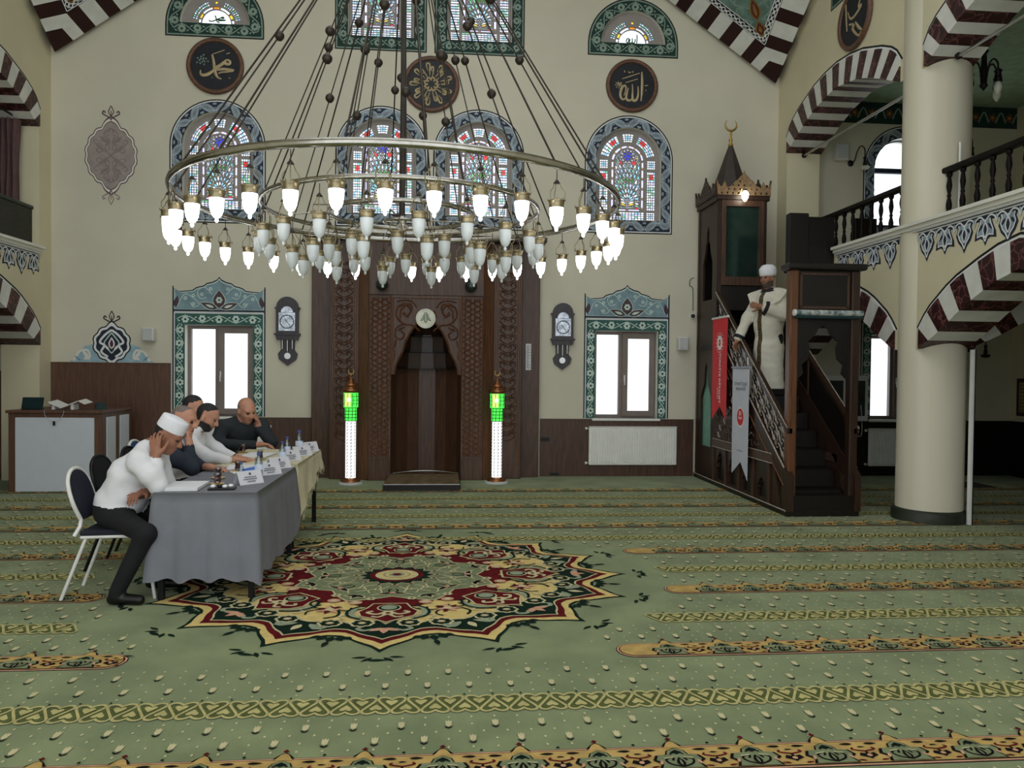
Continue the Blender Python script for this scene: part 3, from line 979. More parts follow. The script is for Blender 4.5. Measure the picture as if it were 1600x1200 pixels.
def arabesque(b, path, width, per, mleaf, mdark, l=4, closed=False):
    """broad split leaves swinging from side to side (the grey-blue frames)"""
    R, L = resample(path, step=.02, closed=closed)
    n = max(2, int(round(L / per)))
    if closed and n % 2: n += 1
    N = len(R) - 1
    def at(s):
        s = s % L if closed else max(0, min(s, L * .9999))
        f = (s / L) * N; i = min(int(f), N - 1)
        a, c = Vector(R[i]), Vector(R[i + 1]); d = (c - a).normalized()
        return a.lerp(c, f - int(f)), d, Vector((-d.y, d.x))
    st = L / n
    for k in range(n):
        sg = 1 if k % 2 else -1
        s0 = st * k
        Q, T = [], []
        for i in range(9):
            t = i / 8
            p, d, q = at(s0 + st * (t * 1.0))
            Q.append(p + q * sg * width * .36 * cos(pi * t))
        b.stroke(Q, width * .62, mleaf, l, taper=lambda t: .25 + .9 * sin(pi * t) ** .8)
        b.stroke(Q[1:-1], width * .14, mdark, l + 2, taper=lambda t: .2 + sin(pi * t))
        b.stroke([p for p in Q], width * .035, WHITE, l + 3)
        p, d, q = at(s0); a = atan2(d.y, d.x)
        c = p - q * sg * width * .22
        for j in range(3):
            b.leaf(c.x, c.y, a + pi / 2 * sg * -1 + (j - 1) * 1.0, width * .26, width * .17, mleaf, l + 1)
        c = p + q * sg * width * .1
        b.disc(c.x, c.y, width * .09, mleaf, l + 2, 8)

def closed_arch(c, h, z0, zs, n=24):
    return [(c - h, z0), (c + h, z0), (c + h, zs)] + arc(c, zs, h, 0, 180, n)[1:]

def frame_arch(b, c, h_out, z_out, h_in, z_in, zs, zs2=None, mode='navy'):
    zs2 = zs if zs2 is None else zs2
    O = resample(closed_arch(c, h_out, z_out, zs), n=96, closed=True)[0]
    base, lead = (NAVY, SLATE) if mode == 'navy' else (DGREEN, SAGE)
    outer = closed_arch(c, h_out, z_out, zs)
    inner = closed_arch(c, h_in + .004, z_in - .004, zs2)
    plate(b, outer, [inner], .0006, .0008, BLACK)
    o2 = closed_arch(c, h_out - .018, z_out + .018, zs)
    plate(b, o2, [inner], .0010, .0012, WHITE if mode == 'navy' else SAGE)
    o3 = closed_arch(c, h_out - .034, z_out + .034, zs)
    plate(b, o3, [inner], .0016, .0020, base)
    hm = (h_out - .034 + h_in) / 2; zm = (z_out + .034 + z_in) / 2
    mid = closed_arch(c, hm, zm, (zs + zs2) / 2)
    wd = h_out - .034 - h_in
    if mode == 'navy':
        arabesque(b, mid, wd, .20, SLATE, NAVY, 3, True)
    else:
        vine(b, mid, wd, .21, SAGE, SAGE, DGREEN, 3, True, fl=.34, petals=8)
    i2 = closed_arch(c, h_in + .012, z_in - .012, zs2)
    b.stroke(i2, .012, BLACK, 3, True)

# ---- stained glass, one set of pieces shared by all windows of a kind
G = {k: glass_mat('glass_' + k, c) for k, c in dict(white=(236, 240, 250), blue=(40, 52, 190), red=(216, 44, 52), yellow=(240, 190, 60),
     green=(120, 190, 150), sky=(150, 200, 236), lilac=(206, 200, 244), amber=(222, 132, 40), teal=(110, 190, 200), darkgreen=(40, 120, 40)).items()}
class Pieces:
    def __init__(s): s.P = []
    def add(s, poly, colr):
        bx = (min(p[0] for p in poly), max(p[0] for p in poly), min(p[1] for p in poly), max(p[1] for p in poly))
        for q, c, bb in s.P:
            if bx[0] > bb[1] or bx[1] < bb[0] or bx[2] > bb[3] or bx[3] < bb[2]: continue
            if any(inpoly(x, y, q) for x, y in poly) or any(inpoly(x, y, poly) for x, y in q): return
            mx, my = sum(p[0] for p in poly) / len(poly), sum(p[1] for p in poly) / len(poly)
            if inpoly(mx, my, q): return
            e1 = [((a[0] + c2[0]) / 2, (a[1] + c2[1]) / 2) for a, c2 in zip(poly, poly[1:] + poly[:1])]
            if any(inpoly(x, y, q) for x, y in e1): return
        s.P.append((poly, colr, bx))
    def grid(s, f, nu, nv, gap, cols, edge=None):
        """cells in a unit square mapped by f(u,v)"""
        for i in range(nu):
            for j in range(nv):
                u0, u1 = (i + gap) / nu, (i + 1 - gap) / nu
                v0, v1 = (j + gap) / nv, (j + 1 - gap) / nv
                c = cols(i, j)
                if c: s.add([f(u0, v0), f(u1, v0), f(u1, v1), f(u0, v1)], c)
    def leaf(s, x, y, a, L, w, c):
        ca, sa = cos(a), sin(a); A, B = [], []
        for i in range(5):
            t = i / 4; h = w / 2 * sin(pi * (0.08 + .84 * t))
            A.append((x + ca * L * t - sa * h, y + sa * L * t + ca * h)); B.append((x + ca * L * t + sa * h, y + sa * L * t - ca * h))
        s.add(A + B[::-1], c)

def bouquet_window(bottom):
    """pieces relative to the springing centre; bottom = sill level (negative)"""
    S = Pieces(); R = random.Random(3)
    W = lambda i, j: 'white'
    def tone(i, j): return R.choice(['white', 'white', 'white', 'lilac', 'sky', 'white', 'green'])
    ro, ri = .425, .30
    for sg in (1, -1):
        def f(u, v): 
            a = radians(14 + 52 * u); r = ri + (ro - ri) * v
            return (sg * r * cos(a), r * sin(a))
        S.grid(f, 7, 4, .08, lambda i, j: 'red' if (i in (4, 5) and j in (1, 2)) else tone(i, j))
        sq = lambda u, v: (sg * (ri + (ro - ri) * u), -.10 + .13 * v)
        S.grid(sq, 4, 4, .09, lambda i, j: 'sky' if 0 < i < 3 and 0 < j < 3 else 'white')
        z0, z1 = bottom + .16, -.14
        rc = lambda u, v: (sg * (ri + (ro - ri) * u), z0 + (z1 - z0) * v)
        nv = int((z1 - z0) / .038)
        S.grid(rc, 4, nv, .08, lambda i, j: 'red' if j in (nv - 2, nv - 3) and 0 < i < 3 else tone(i, j))
        cq = lambda u, v: (sg * (ri + (ro - ri) * u), bottom + .012 + .12 * v)
        S.grid(cq, 4, 4, .09, lambda i, j: 'sky' if 0 < i < 3 and 0 < j < 3 else 'white')
        # long bars with amber nodes
        z = z0 + .02
        while z < -.03:
            S.add([(sg * .215, z + .02), (sg * .245, z + .02), (sg * .245, min(z + .135, .0)), (sg * .215, min(z + .135, .0))], 'lilac')
            S.add([(sg * .22, z + .001), (sg * .24, z + .001), (sg * .24, z + .014), (sg * .22, z + .014)], 'yellow')
            z += .15
    f = lambda u, v: ((ri + (ro - ri) * v) * cos(radians(78 + 24 * u)), (ri + (ro - ri) * v) * sin(radians(78 + 24 * u)))
    S.grid(f, 4, 4, .08, lambda i, j: 'sky' if 0 < i < 3 and 0 < j < 3 else 'white')
    bt = lambda u, v: (-.26 + .52 * u, bottom + .012 + .12 * v)
    S.grid(bt, 11, 4, .08, tone)
    for a0, a1 in ((8, 30), (36, 60), (66, 86), (94, 114), (120, 144), (150, 172)):
        A = arc(0, 0, .245, a0, a1, 4); B = arc(0, 0, .215, a1, a0, 4); S.add(A + B, 'lilac')
    for a in (33, 63, 90, 117, 147):
        x, y = .23 * cos(radians(a)), .23 * sin(radians(a)); S.add(circ(x, y, .011, 6), 'yellow')
    for sg in (1, -1):
        S.add([(sg * .02, bottom + .15), (sg * .19, bottom + .15), (sg * .19, bottom + .172), (sg * .02, bottom + .172)], 'lilac')
    S.add(circ(0, bottom + .161, .009, 6), 'yellow')
    # the bouquet
    zc = .09
    S.add(circ(0, zc, .028, 8), 'blue')
    for k in range(7):
        a = pi / 2 + 2 * pi * k / 7; S.leaf(.034 * cos(a), zc + .034 * sin(a), a, .036, .03, 'blue')
    for k in range(11):
        a = pi / 2 + 2 * pi * k / 11; S.leaf(.078 * cos(a), zc + .078 * sin(a), a, .026, .026, 'lilac')
    for sg in (1, -1):
        for dx, a in ((-.026, .35), (0, 0), (.026, -.35)):
            S.leaf(sg * (.10 + dx * .8), -.045, pi / 2 + a * .5 - .35 * sg, .075, .026, 'red')
        for k in range(4):
            S.leaf(sg * (.13 + .01 * k), .05 - .0 * k, pi / 2 - sg * (.9 - .3 * k), .04, .016, R.choice(['green', 'darkgreen', 'yellow']))
    base = bottom + .30
    H = -.04 - base
    for ri_, (r0, L) in enumerate([(.05, .06), (.12, .07), (.20, .07), (.28, .07), (.36, .06), (.43, .06), (.5, .06)]):
        n = 7 + ri_ * 3
        for k in range(n):
            a = radians(14 + (166 - 14) * k / (n - 1))
            x, y = r0 * cos(a), base + r0 * sin(a)
            x2, y2 = (r0 + L) * cos(a), base + (r0 + L) * sin(a)
            if abs(x2) > .19 or y2 > -.02 - (0 if abs(x2) > .06 else .04): continue
            if abs(x) > .18: continue
            c = R.choice(['white', 'lilac', 'sky', 'white', 'teal', 'sky', 'green'] if ri_ != 3 else ['green', 'darkgreen', 'white'])
            S.leaf(x, y, a, L * .92, .026, c)
    for sg in (1, -1):
        for k in range(9):
            z = base + .03 + k * H / 9
            S.leaf(sg * .185, z, pi - .6 if sg > 0 else .6, .05, .026, R.choice(['white', 'sky', 'green', 'red', 'teal']))
        for k in range(3):
            S.leaf(sg * .02, base - .01 - .03 * k, (.35 if sg > 0 else pi - .35), .09, .024, ['yellow', 'white', 'yellow'][k])
            S.leaf(sg * .12, base - .035 - .035 * k, (-.2 if sg > 0 else pi + .2), .06, .026, ['white', 'green', 'red'][k])
    for i in range(-7, 8):
        for j in range(60):
            x, z = i * .026 + (.013 if j % 2 else 0), bottom + .20 + j * .024
            r_ = sqrt(x * x + max(0, z) ** 2)
            if abs(x) < .185 and (z < 0 or r_ < .185):
                S.add([(x - .0095, z), (x, z - .011), (x + .0095, z), (x, z + .011)], R.choice(['white', 'lilac', 'sky', 'white', 'green', 'white']))
    S.leaf(0, base - .10, pi / 2, .05, .04, 'blue')
    S.leaf(0, base - .135, pi / 2, .032, .05, 'amber')
    return S

def stained_meshes(S, outline, name):
    b = MB(); plate(b, outline, [p[0] for p in S.P], -.012, .012, GREYPL)
    t = b.build('plaster_tracery'); 
    g = MB()
    for p, c, bb in S.P: g.poly(p, G[c], 0)
    q = g.build('stained_glass')
    mt, mg = t.data, q.data
    bpy.data.objects.remove(t); bpy.data.objects.remove(q)
    return mt, mg

WIN_N = [0]
def window_root(label):
    WIN_N[0] += 1
    return WIN_N[0]

def wall_rot(o, loc):
    # meshes drawn in XY stand up on the back wall
    o.matrix_world = Matrix(((1, 0, 0, loc[0]), (0, 0, -1, loc[1]), (0, 1, 0, loc[2]), (0, 0, 0, 1)))

bot = MB0 - MZS
S1 = bouquet_window(bot + .01)
mt1, mg1 = stained_meshes(S1, closed_arch(0, .49, bot, 0), 'mid')
labs = ['stained glass arched window at the far left, middle row', 'stained glass arched window left of the middle, under the round calligraphy plaque',
        'stained glass arched window just right of the middle, middle row', 'stained glass arched window at the right, middle row, beside the pulpit spire']
for i, c in enumerate(MID_C):
    k = window_root('')
    o = new_obj('window_%d' % k, mt1); wall_rot(o, (c, D + .10, MZS)); tag(o, labs[i], kind='structure')
    g = new_obj('stained_glass', mg1, o); g['kind'] = 'stuff'
    b = MB(FW); frame_arch(b, c, .67, 3.64, .49, MB0, MZS)
    b.build('painted_frame', wall_back)

S2 = bouquet_window(-.88)
mt2, mg2 = stained_meshes(S2, closed_arch(0, .47, -.90, 0), 'top')
for i, c in enumerate(TOPC):
    k = window_root('')
    o = new_obj('window_%d' % k, mt2); wall_rot(o, (c, D + .10, 7.30)); tag(o, 'stained glass window in the top row, %s of the middle' % ('left' if i == 0 else 'right'), kind='structure')
    g = new_obj('stained_glass', mg2, o); g['kind'] = 'stuff'
    b = MB(FW); frame_arch(b, c, .66, 6.19, .47, 6.40, 7.30, mode='green')
    b.build('painted_frame', wall_back)

# ---- lunettes with green writing
def lunette_pieces():
    S = Pieces()
    for sg in (1, -1):
        f = lambda u, v: (sg * (.27 + .075 * v) * cos(radians(12 + 58 * u)), .02 + (.27 + .075 * v) * sin(radians(12 + 58 * u)))
        S.grid(f, 10, 2, .14, lambda i, j: ['white', 'sky', 'green'][(i + j) % 3])
    for a0, a1, c in ((4, 16, 'white'), (20, 36, 'yellow'), (40, 76, 'white'), (80, 100, 'amber'), (104, 140, 'white'), (144, 160, 'yellow'), (164, 176, 'white')):
        S.add([(x, y + .02) for x, y in arc(0, 0, .25, a0, a1, 5) + arc(0, 0, .218, a1, a0, 5)], c)
    S.add([(x, y + .02) for x, y in arc(0, 0, .205, 2, 178, 16)], 'white')
    S.add(circ(0, .33, .02, 8), 'yellow')
    return S
S3 = lunette_pieces()
mt3, mg3 = stained_meshes(S3, arc(0, 0, .48, 0, 180, 20), 'lun')
ALLAH = [  # strokes of the word, x right, y up, unit circle
    [(.42, .62), (.44, .2), (.43, -.3), (.40, -.66)],
    [(.26, -.02), (.27, -.35), (.2, -.6), (.06, -.64), (.02, -.5), (.02, -.2), (0, .06)],
    [(.02, -.5), (-.04, -.62), (-.18, -.64), (-.26, -.52), (-.22, -.3), (-.17, -.1)],
    [(-.22, -.4), (-.32, -.58), (-.44, -.6), (-.52, -.45), (-.5, -.22), (-.42, -.05), (-.3, -.02), (-.28, -.2), (-.36, -.45)]]
MUHAMMAD = [
    [(.38, .22), (.5, .26), (.6, .2), (.58, .1), (.44, .1), (.38, .16), (.30, .1), (.16, .0), (-.02, -.1), (.1, -.14), (.4, -.12), (.74, -.16), (.5, -.22), (.24, -.26), (.14, -.32)],
    [(-.12, .46), (-.06, .2), (-.02, -.1), (.02, -.3), (.1, -.46), (.26, -.54)],
    [(-.02, -.12), (-.12, -.24), (-.3, -.36), (-.48, -.4), (-.58, -.34), (-.58, -.2)]]
for i, c in enumerate(LUN_C):
    k = window_root('')
    o = new_obj('window_%d' % k, mt3); wall_rot(o, (c, D + .08, 6.47)); tag(o, 'half round window with green writing at the top %s' % ('left' if i == 0 else 'right'), kind='structure')
    g = new_obj('stained_glass', mg3, o); g['kind'] = 'stuff'
    b = MB(Fr((0, 0, .004), (1, 0, 0), (0, 1, 0), (0, 0, 1)))
    for P in (MUHAMMAD if i == 0 else ALLAH):
        b.stroke(spline([(x * .17, .10 + y * .10) for x, y in P], 4), .017, G['darkgreen'] if False else mat('green_lettering', (24, 84, 30), .6), 1)
    b.build('lettering', o)
    b = MB(FW)
    hO, hI = .685, .48
    def lun(h, z0, zs): return [(c - h, z0), (c + h, z0)] + arc(c, zs, h, 0, 180, 24)
    plate(b, lun(hO, 6.27, 6.45), [arc(c, 6.468, .484, 0, 180, 24)], .0006, .0008, BLACK)
    plate(b, lun(hO - .02, 6.29, 6.45), [arc(c, 6.468, .484, 0, 180, 24)], .001, .0012, SAGE)
    plate(b, lun(hO - .038, 6.308, 6.45), [arc(c, 6.468, .484, 0, 180, 24)], .0016, .002, DGREEN)
    R_ = (hO - .038 + hI) / 2
    vine(b, [(c - R_, 6.385), (c, 6.385), (c + R_, 6.385), (c + R_, 6.45)] + arc(c, 6.45, R_, 0, 180, 24)[1:], .165, .21, SAGE, SAGE, DGREEN, 3, True, fl=.36, petals=8)
    b.build('painted_frame', wall_back)

# ---- low windows: painted frame, crest, PVC frame with two sashes, sill
PVC = mat('brown_pvc', (126, 114, 108), .45, vary=.04)
PANE = glass_mat('clear_pane', (250, 252, 255), .05)
def low_window(c, lab, aisle=False):
    k = window_root('')
    root = MB(F_BACK)
    w0, w1 = -.20, -.13
    plate(root, [(c - .475, .87), (c + .475, .87), (c + .475, 2.18), (c - .475, 2.18)],
          [[(c - .43, .92), (c - .09, .92), (c - .09, 2.13), (c - .43, 2.13)], [(c - .02, .92), (c + .43, .92), (c + .43, 2.13), (c - .02, 2.13)]], w0, w1, PVC)
    o = root.build('window_%d' % k, label=lab, kind='structure')
    s = MB(F_BACK)
    plate(s, [(c - .04, .90), (c + .45, .90), (c + .45, 2.15), (c - .04, 2.15)], [[(c + .045, .98), (c + .375, .98), (c + .375, 2.07), (c + .045, 2.07)]], w1, w1 + .035, PVC)
    sash = s.build('sash', o)
    s = MB(F_BACK); s.bbox(c - .015, c + .005, 1.42, 1.52, w1 + .035, w1 + .05, PLASTIC, .003); s.bbox(c - .012, c + .002, 1.37, 1.46, w1 + .05, w1 + .07, PLASTIC, .003); s.build('handle', sash)
    for a0, a1, z0, z1 in ((c - .43, c - .09, .92, 2.13), (c + .045, c + .375, .98, 2.07)):
        s = MB(F_BACK); s.box(a0, a1, z0, z1, -.168, -.164, PANE); s.build('pane', o)
    s = MB(F_BACK); s.bbox(c - .52, c + .52, .835, .87, -.13, .05, ENAMEL, .006); s.build('sill', o)
    b = MB(FW)
    x0, x1, z0, z1 = c - .645, c + .645, .87, 2.375
    hole = [(c - .478, .86), (c + .478, .86), (c + .478, 2.183), (c - .478, 2.183)]
    def U(e, top): return [(x0 + e, z0), (c - .478, z0), (c - .478, 2.183), (c + .478, 2.183), (c + .478, z0), (x1 - e, z0), (x1 - e, top), (x0 + e, top)]
    b.poly(U(0, z1), NAVY, 1); b.poly(U(.016, z1 - .016), WHITE, 2); b.poly(U(.03, z1 - .03), TEAL, 3)
    hm = .645 - .03 - (.645 - .03 - .478) / 2
    pth = [(c - hm, z0 + .01), (c - hm, 2.265), (c + hm, 2.265), (c + hm, z0 + .01)]
    vine(b, [(c - hm, z0 + .02), (c - hm, 2.2)], .135, .185, PALE, PALE, NAVY, 4, fl=.4)
    vine(b, [(c + hm, 2.2), (c + hm, z0 + .02)], .135, .185, PALE, PALE, NAVY, 4, fl=.4)
    vine(b, [(c - hm - .04, 2.265), (c + hm + .04, 2.265)], .135, .235, PALE, PALE, NAVY, 4, fl=.4)
    # crest
    H = [(0, 2.875), (.03, 2.835), (.10, 2.80), (.17, 2.785), (.22, 2.745), (.27, 2.735), (.33, 2.715), (.37, 2.68), (.44, 2.67), (.50, 2.665), (.56, 2.66), (.645, 2.715)]
    top = [(c + x, z) for x, z in H]; topm = [(c - x, z) for x, z in H[::-1]][:-1]
    b.poly([(c - .645, 2.385), (c + .645, 2.385)] + top[::-1] + topm[::-1], NAVY, 1)
    def inn(e): return [(c + x * (1 - e * .9), 2.40 + (z - 2.40) * (1 - e * 1.6)) for x, z in H], [(c - x * (1 - e * .9), 2.40 + (z - 2.40) * (1 - e * 1.6)) for x, z in H[::-1]][:-1]
    A, B = inn(.03); b.poly([(c - .645 * .973, 2.40), (c + .645 * .973, 2.40)] + A[::-1] + B[::-1], PALE, 2)
    A, B = inn(.055); b.poly([(c - .645 * .95, 2.405), (c + .645 * .95, 2.405)] + A[::-1] + B[::-1], MIST, 3)
    b.stroke([(x0 + .004, z0), (x0 + .004, 2.735)], .016, NAVY, 4); b.stroke([(x1 - .004, z0), (x1 - .004, 2.735)], .016, NAVY, 4)
    b.stroke([(x0, 2.38), (x1, 2.38)], .014, NAVY, 4); b.stroke([(x0 + .02, 2.367), (x1 - .02, 2.367)], .01, WHITE, 4)
    # plum palmettes and vine lines in the crest
    b.leaf(c, 2.42, pi / 2, .27, .19, PALE, 4); b.leaf(c, 2.425, pi / 2, .255, .17, PLUM, 5); b.flower(c, 2.54, .05, PALE, PLUM, 6, 6)
    for s in (-1, 1):
        a = .32 if s > 0 else pi - .32
        b.leaf(c + .02 * s, 2.415, a, .27, .11, PALE, 4); b.leaf(c + .025 * s, 2.418, a, .25, .09, PLUM, 5); b.leaf(c + .07 * s, 2.432, a, .13, .04, PALE, 6)
        b.leaf(c + .61 * s, 2.43, pi / 2 + .2 * s, .17, .07, PLUM, 5)
        for (fx, fz) in ((.12, 2.70), (.24, 2.62), (.36, 2.60), (.47, 2.56), (.36, 2.48)):
            b.flower(c + fx * s, fz, .026, PALE, NAVY, 5, 6)
        b.stroke(spline([(c + .58 * s, 2.44), (c + .48 * s, 2.62), (c + .34 * s, 2.55), (c + .28 * s, 2.47), (c + .36 * s, 2.44), (c + .4 * s, 2.5)], 5), .009, PALE, 4)
        b.stroke(spline([(c + .10 * s, 2.62), (c + .2 * s, 2.72), (c + .3 * s, 2.66), (c + .26 * s, 2.56), (c + .18 * s, 2.58)], 5), .009, PALE, 4)
    b.build('painted_frame', wall_back)
    return o
low_window(LOW_C[0], 'brown framed two pane window behind the seated men')
low_window(LOW_C[1], 'brown framed two pane window between the right clock and the pulpit')
low_window(LOW_C[2], 'brown framed window at the end of the right aisle, partly behind the column')

# ---- clear arched window of the right gallery
k = window_root('')
c = AISLE_UP
b = MB(F_BACK)
plate(b, closed_arch(c, .49, MB0, MZS), [[(c - .43, MB0 + .06), (c + .43, MB0 + .06), (c + .43, MZS - .02), (c - .43, MZS - .02)],
      [(c - .43, MZS + .05)] + [(c + .43, MZS + .05)] + arc(c, MZS + .05, .43, 0, 180, 16)[1:-1]], -.2, -.13, NAVY)
o = b.build('window_%d' % k, label='arched window of the right gallery seen behind the balustrade', kind='structure')
b = MB(F_BACK); b.box(c - .43, c + .43, MB0 + .06, MZS - .02, -.168, -.164, PANE); b.build('pane', o)
b = MB(F_BACK); b.poly(arc(c, MZS + .05, .43, 0, 180, 16), PANE, -138); b.build('pane', o)
b = MB(FW); frame_arch(b, c, .67, 3.64, .49, MB0, MZS); b.build('painted_frame', wall_back)

# ---- painted medallions on the left of the back wall
def lobed(cx, cz, rx, rz, k=14, amp=.05, n=8, pt=0.0):
    P = []
    for i in range(k * n):
        t = 2 * pi * i / (k * n); r = 1 - amp * abs(cos(k * t / 2)) ** 3 * 1.0
        if pt:
            d = min(abs(t - pi / 2), abs(t - 3 * pi / 2)); r += pt * max(0, 1 - d / .45) ** 1.5
        P.append((cx + rx * r * cos(t), cz + rz * r * sin(t)))
    return P
def finial(b, cx, cz, s, m, l=2, k=1.0):
    f = lambda P: [(cx + x * k, cz + z * s * k) for x, z in P]
    for g_ in (-1, 1):
        b.stroke(spline(f([(0, 0), (.02 * g_, .03), (.08 * g_, .065), (.115 * g_, .09), (.10 * g_, .125), (.075 * g_, .10)]), 5), .016, m, l)
        b.stroke(spline(f([(0, .05), (.03 * g_, .10), (.032 * g_, .13), (0, .20)]), 5), .012, m, l)
    b.stroke(f([(0, .06), (0, .13)]), .01, m, l)
b = MB(FW); cx, cz = -4.74, 4.55
TAUPE = mat('taupe_paint', (158, 146, 142), .8, vary=.06); TAUD = mat('taupe_line_paint', (138, 124, 121), .8, vary=.06)
b.poly(lobed(cx, cz, .365, .45, 16, .05, pt=.30), PLUM, 1); b.poly(lobed(cx, cz, .352, .435, 16, .05, pt=.28), WALLW, 2)
b.poly(lobed(cx, cz, .33, .41, 16, .05, pt=.25), PLUM, 3); b.poly(lobed(cx, cz, .323, .40, 16, .05, pt=.24), TAUPE, 4)
for s in (-1, 1):
    for t in (-1, 1):
        for j, (x0, z0, r) in enumerate([(.06, .10, .07), (.17, .08, .08), (.10, .24, .07), (.2, .2, .05), (.04, .33, .05)]):
            P = [(cx + s * (x0 + r * (1 - k_ / 9) * cos(k_ * .8 + j)), cz + t * (z0 + r * (1 - k_ / 9) * sin(k_ * .8 + j))) for k_ in range(9)]
            b.stroke(spline(P, 3), .018, TAUD, 5, taper=lambda q: .4 + q)
        b.stroke(spline([(cx, cz), (cx + .08 * s, cz + .1 * t), (cx + .02 * s, cz + .2 * t), (cx + .1 * s, cz + .3 * t), (cx, cz + .38 * t)], 5), .02, TAUD, 5)
        b.leaf(cx + .03 * s, cz + .03 * t, atan2(t, s * 1.5), .22, .05, TAUD, 5); b.leaf(cx + .01 * s, cz + .15 * t, atan2(t, s * 1.2), .2, .045, TAUD, 5)
finial(b, cx, 5.05, 1, PLUM); finial(b, cx, 4.06, -1, TAUD)
b.build('painted_medallion', wall_back)
b = MB(FW); cx, cz = -4.73, 1.90
SKY = mat('pale_blue_paint', (150, 180, 192), .8, vary=.1)
for s in (-1, 1):
    b.poly([(cx, 1.635), (cx + .58 * s, 1.635), (cx + .5 * s, 1.69), (cx + .46 * s, 1.78), (cx + .36 * s, 1.86), (cx + .25 * s, 1.89), (cx, 2.1)], SKY, 1)
    b.stroke(spline([(cx + .52 * s, 1.65), (cx + .44 * s, 1.78), (cx + .33 * s, 1.80), (cx + .30 * s, 1.70), (cx + .38 * s, 1.68)], 5), .03, WALLW, 2)
    b.leaf(cx + .30 * s, 1.66, pi / 2 - .6 * s, .2, .05, WALLW, 2); b.leaf(cx + .42 * s, 1.65, pi / 2 - .9 * s, .12, .03, MIST, 3)
b.poly(lobed(cx, cz, .27, .27, 10, .07, pt=.22)[:], BLACK, 4); b.poly(lobed(cx, cz, .252, .252, 10, .07, pt=.2), WHITE, 5)
b.poly(lobed(cx, cz, .22, .22, 10, .07, pt=.12), NAVY, 6)
for s in (-1, 1):
    b.stroke(spline([(cx, cz + .19), (cx + .09 * s, cz + .12), (cx + .16 * s, cz + .02), (cx + .1 * s, cz - .03), (cx + .14 * s, cz - .12), (cx + .05 * s, cz - .19)], 5), .03, WHITE, 7)
    b.stroke(spline([(cx, cz + .15), (cx + .07 * s, cz + .06), (cx + .1 * s, cz), (cx + .05 * s, cz - .08), (cx, cz - .14)], 5), .016, PALE, 8)
    b.leaf(cx + .03 * s, cz - .1, pi / 2 - .7 * s, .12, .035, WHITE, 8)
b.leaf(cx, cz - .08, pi / 2, .17, .09, WHITE, 8); b.leaf(cx, cz - .06, pi / 2, .12, .05, mat('wine_paint2', (96, 34, 44), .7), 9)
finial(b, cx, 2.17, 1, BLACK, 4, .95)
b.build('painted_crest', wall_back)

# ---- round calligraphy plaques
PLBLK = mat('plaque_black', (22, 26, 34), .55, vary=.15, scale=14); PLGLD = mat('plaque_gilt', (178, 160, 122), .5, .2, vary=.1)
RIM = wood('plaque_rim_wood', (88, 60, 46), (112, 78, 60), axis='x', rough=.45)
def plaque(fr, u, v, R, strokes, lab, wd=.05, extra=None):
    fr2 = Fr(fr(u, v, .012), fr.U, fr.V, fr.N)
    b = MB(fr2); b.prism(circ(0, 0, R * .86, 36), .0, .022, PLBLK)
    o = b.build('calligraphy_plaque', label=lab, cat='plaque')
    b = MB(fr2)
    n = 40; prof = [(R * .84, .0), (R * .84, .03), (R * .89, .045), (R * .96, .045), (R, .02), (R, .0)]
    vs, fs = [], []
    for r, w in prof:
        for j in range(n): vs.append(fr2(r * cos(2 * pi * j / n), r * sin(2 * pi * j / n), w))
    for i in range(len(prof) - 1):
        for j in range(n): fs.append((i * n + j, i * n + (j + 1) % n, (i + 1) * n + (j + 1) % n, (i + 1) * n + j))
    b.add(vs, fs, RIM, True); b.build('rim', o)
    b = MB(fr2)
    for P in strokes:
        b.stroke(spline([(x * R * .86, y * R * .86) for x, y in P], 5), wd, PLGLD, 19, raise_=.006, taper=lambda t: .55 + .6 * sin(pi * min(1, t * 1.1)))
    if extra: extra(b, R)
    b.build('gilt_lettering', o)
    return o
def ex_a(b, R):
    for P in ([(-.45, .28), (.33, .56)], [(-.3, .12), (.24, .30)], [(-.36, .64), (-.34, .56)], [(-.2, .6), (-.12, .55), (-.06, .6)], [(.02, .64), (.02, .56)], [(.55, .02), (.7, .04)], [(.6, -.16), (.62, -.2)]):
        b.stroke([(x * R * .86, y * R * .86) for x, y in P], .012, PLGLD, 19)
    for k in range(8):
        a = k * .8; b.stroke([((-.62 + .02 * k) * R * .86, (.0 + .02 * k) * R * .86), ((-.62 + .16 * cos(a)) * R * .86, (.0 + .16 * sin(a)) * R * .86)], .008, PLGLD, 19)
def ex_m(b, R):
    for P in ([(-.08, .48), (.38, .66)], [(.45, .5), (.6, .56)], [(.55, -.46), (.62, -.5)], [(-.12, -.46), (-.1, -.5)]):
        b.stroke([(x * R * .86, y * R * .86) for x, y in P], .010, PLGLD, 19)
    for k in range(14):
        a = k * 2.4; r = .05 + .015 * k
        b.disc((-.52 + r * cos(a)) * R * .86, (.22 + r * sin(a)) * R * .86, .012, SAGE, 19, 6)
plaque(F_BACK, -3.308, 5.86, .40, MUHAMMAD, 'round black calligraphy plaque with brown rim at the left, under the lunette', .038, ex_m)
plaque(F_BACK, 2.725, 5.83, .395, ALLAH, 'round black calligraphy plaque with brown rim at the right, under the lunette', .032, ex_a)
SUN = []
for k in range(18):
    a = 2 * pi * k / 18; c_, s_ = cos(a), sin(a); q = lambda r, d: (r * cos(a + d), r * sin(a + d))
    SUN.append([q(.34, 0), q(.60, -.06), q(.82, -.08), q(.86, .05), q(.72, .1), q(.55, .07)] if k % 2 else [q(.3, 0), q(.66, .04), q(.7, .16), q(.6, .18), q(.52, .1)])
for k in range(8):
    a = 2 * pi * k / 8; SUN.append([(.13 * cos(a), .13 * sin(a)), (.27 * cos(a + .3), .27 * sin(a + .3)), (.26 * cos(a + .75), .26 * sin(a + .75)), (.15 * cos(a + .7), .15 * sin(a + .7))])
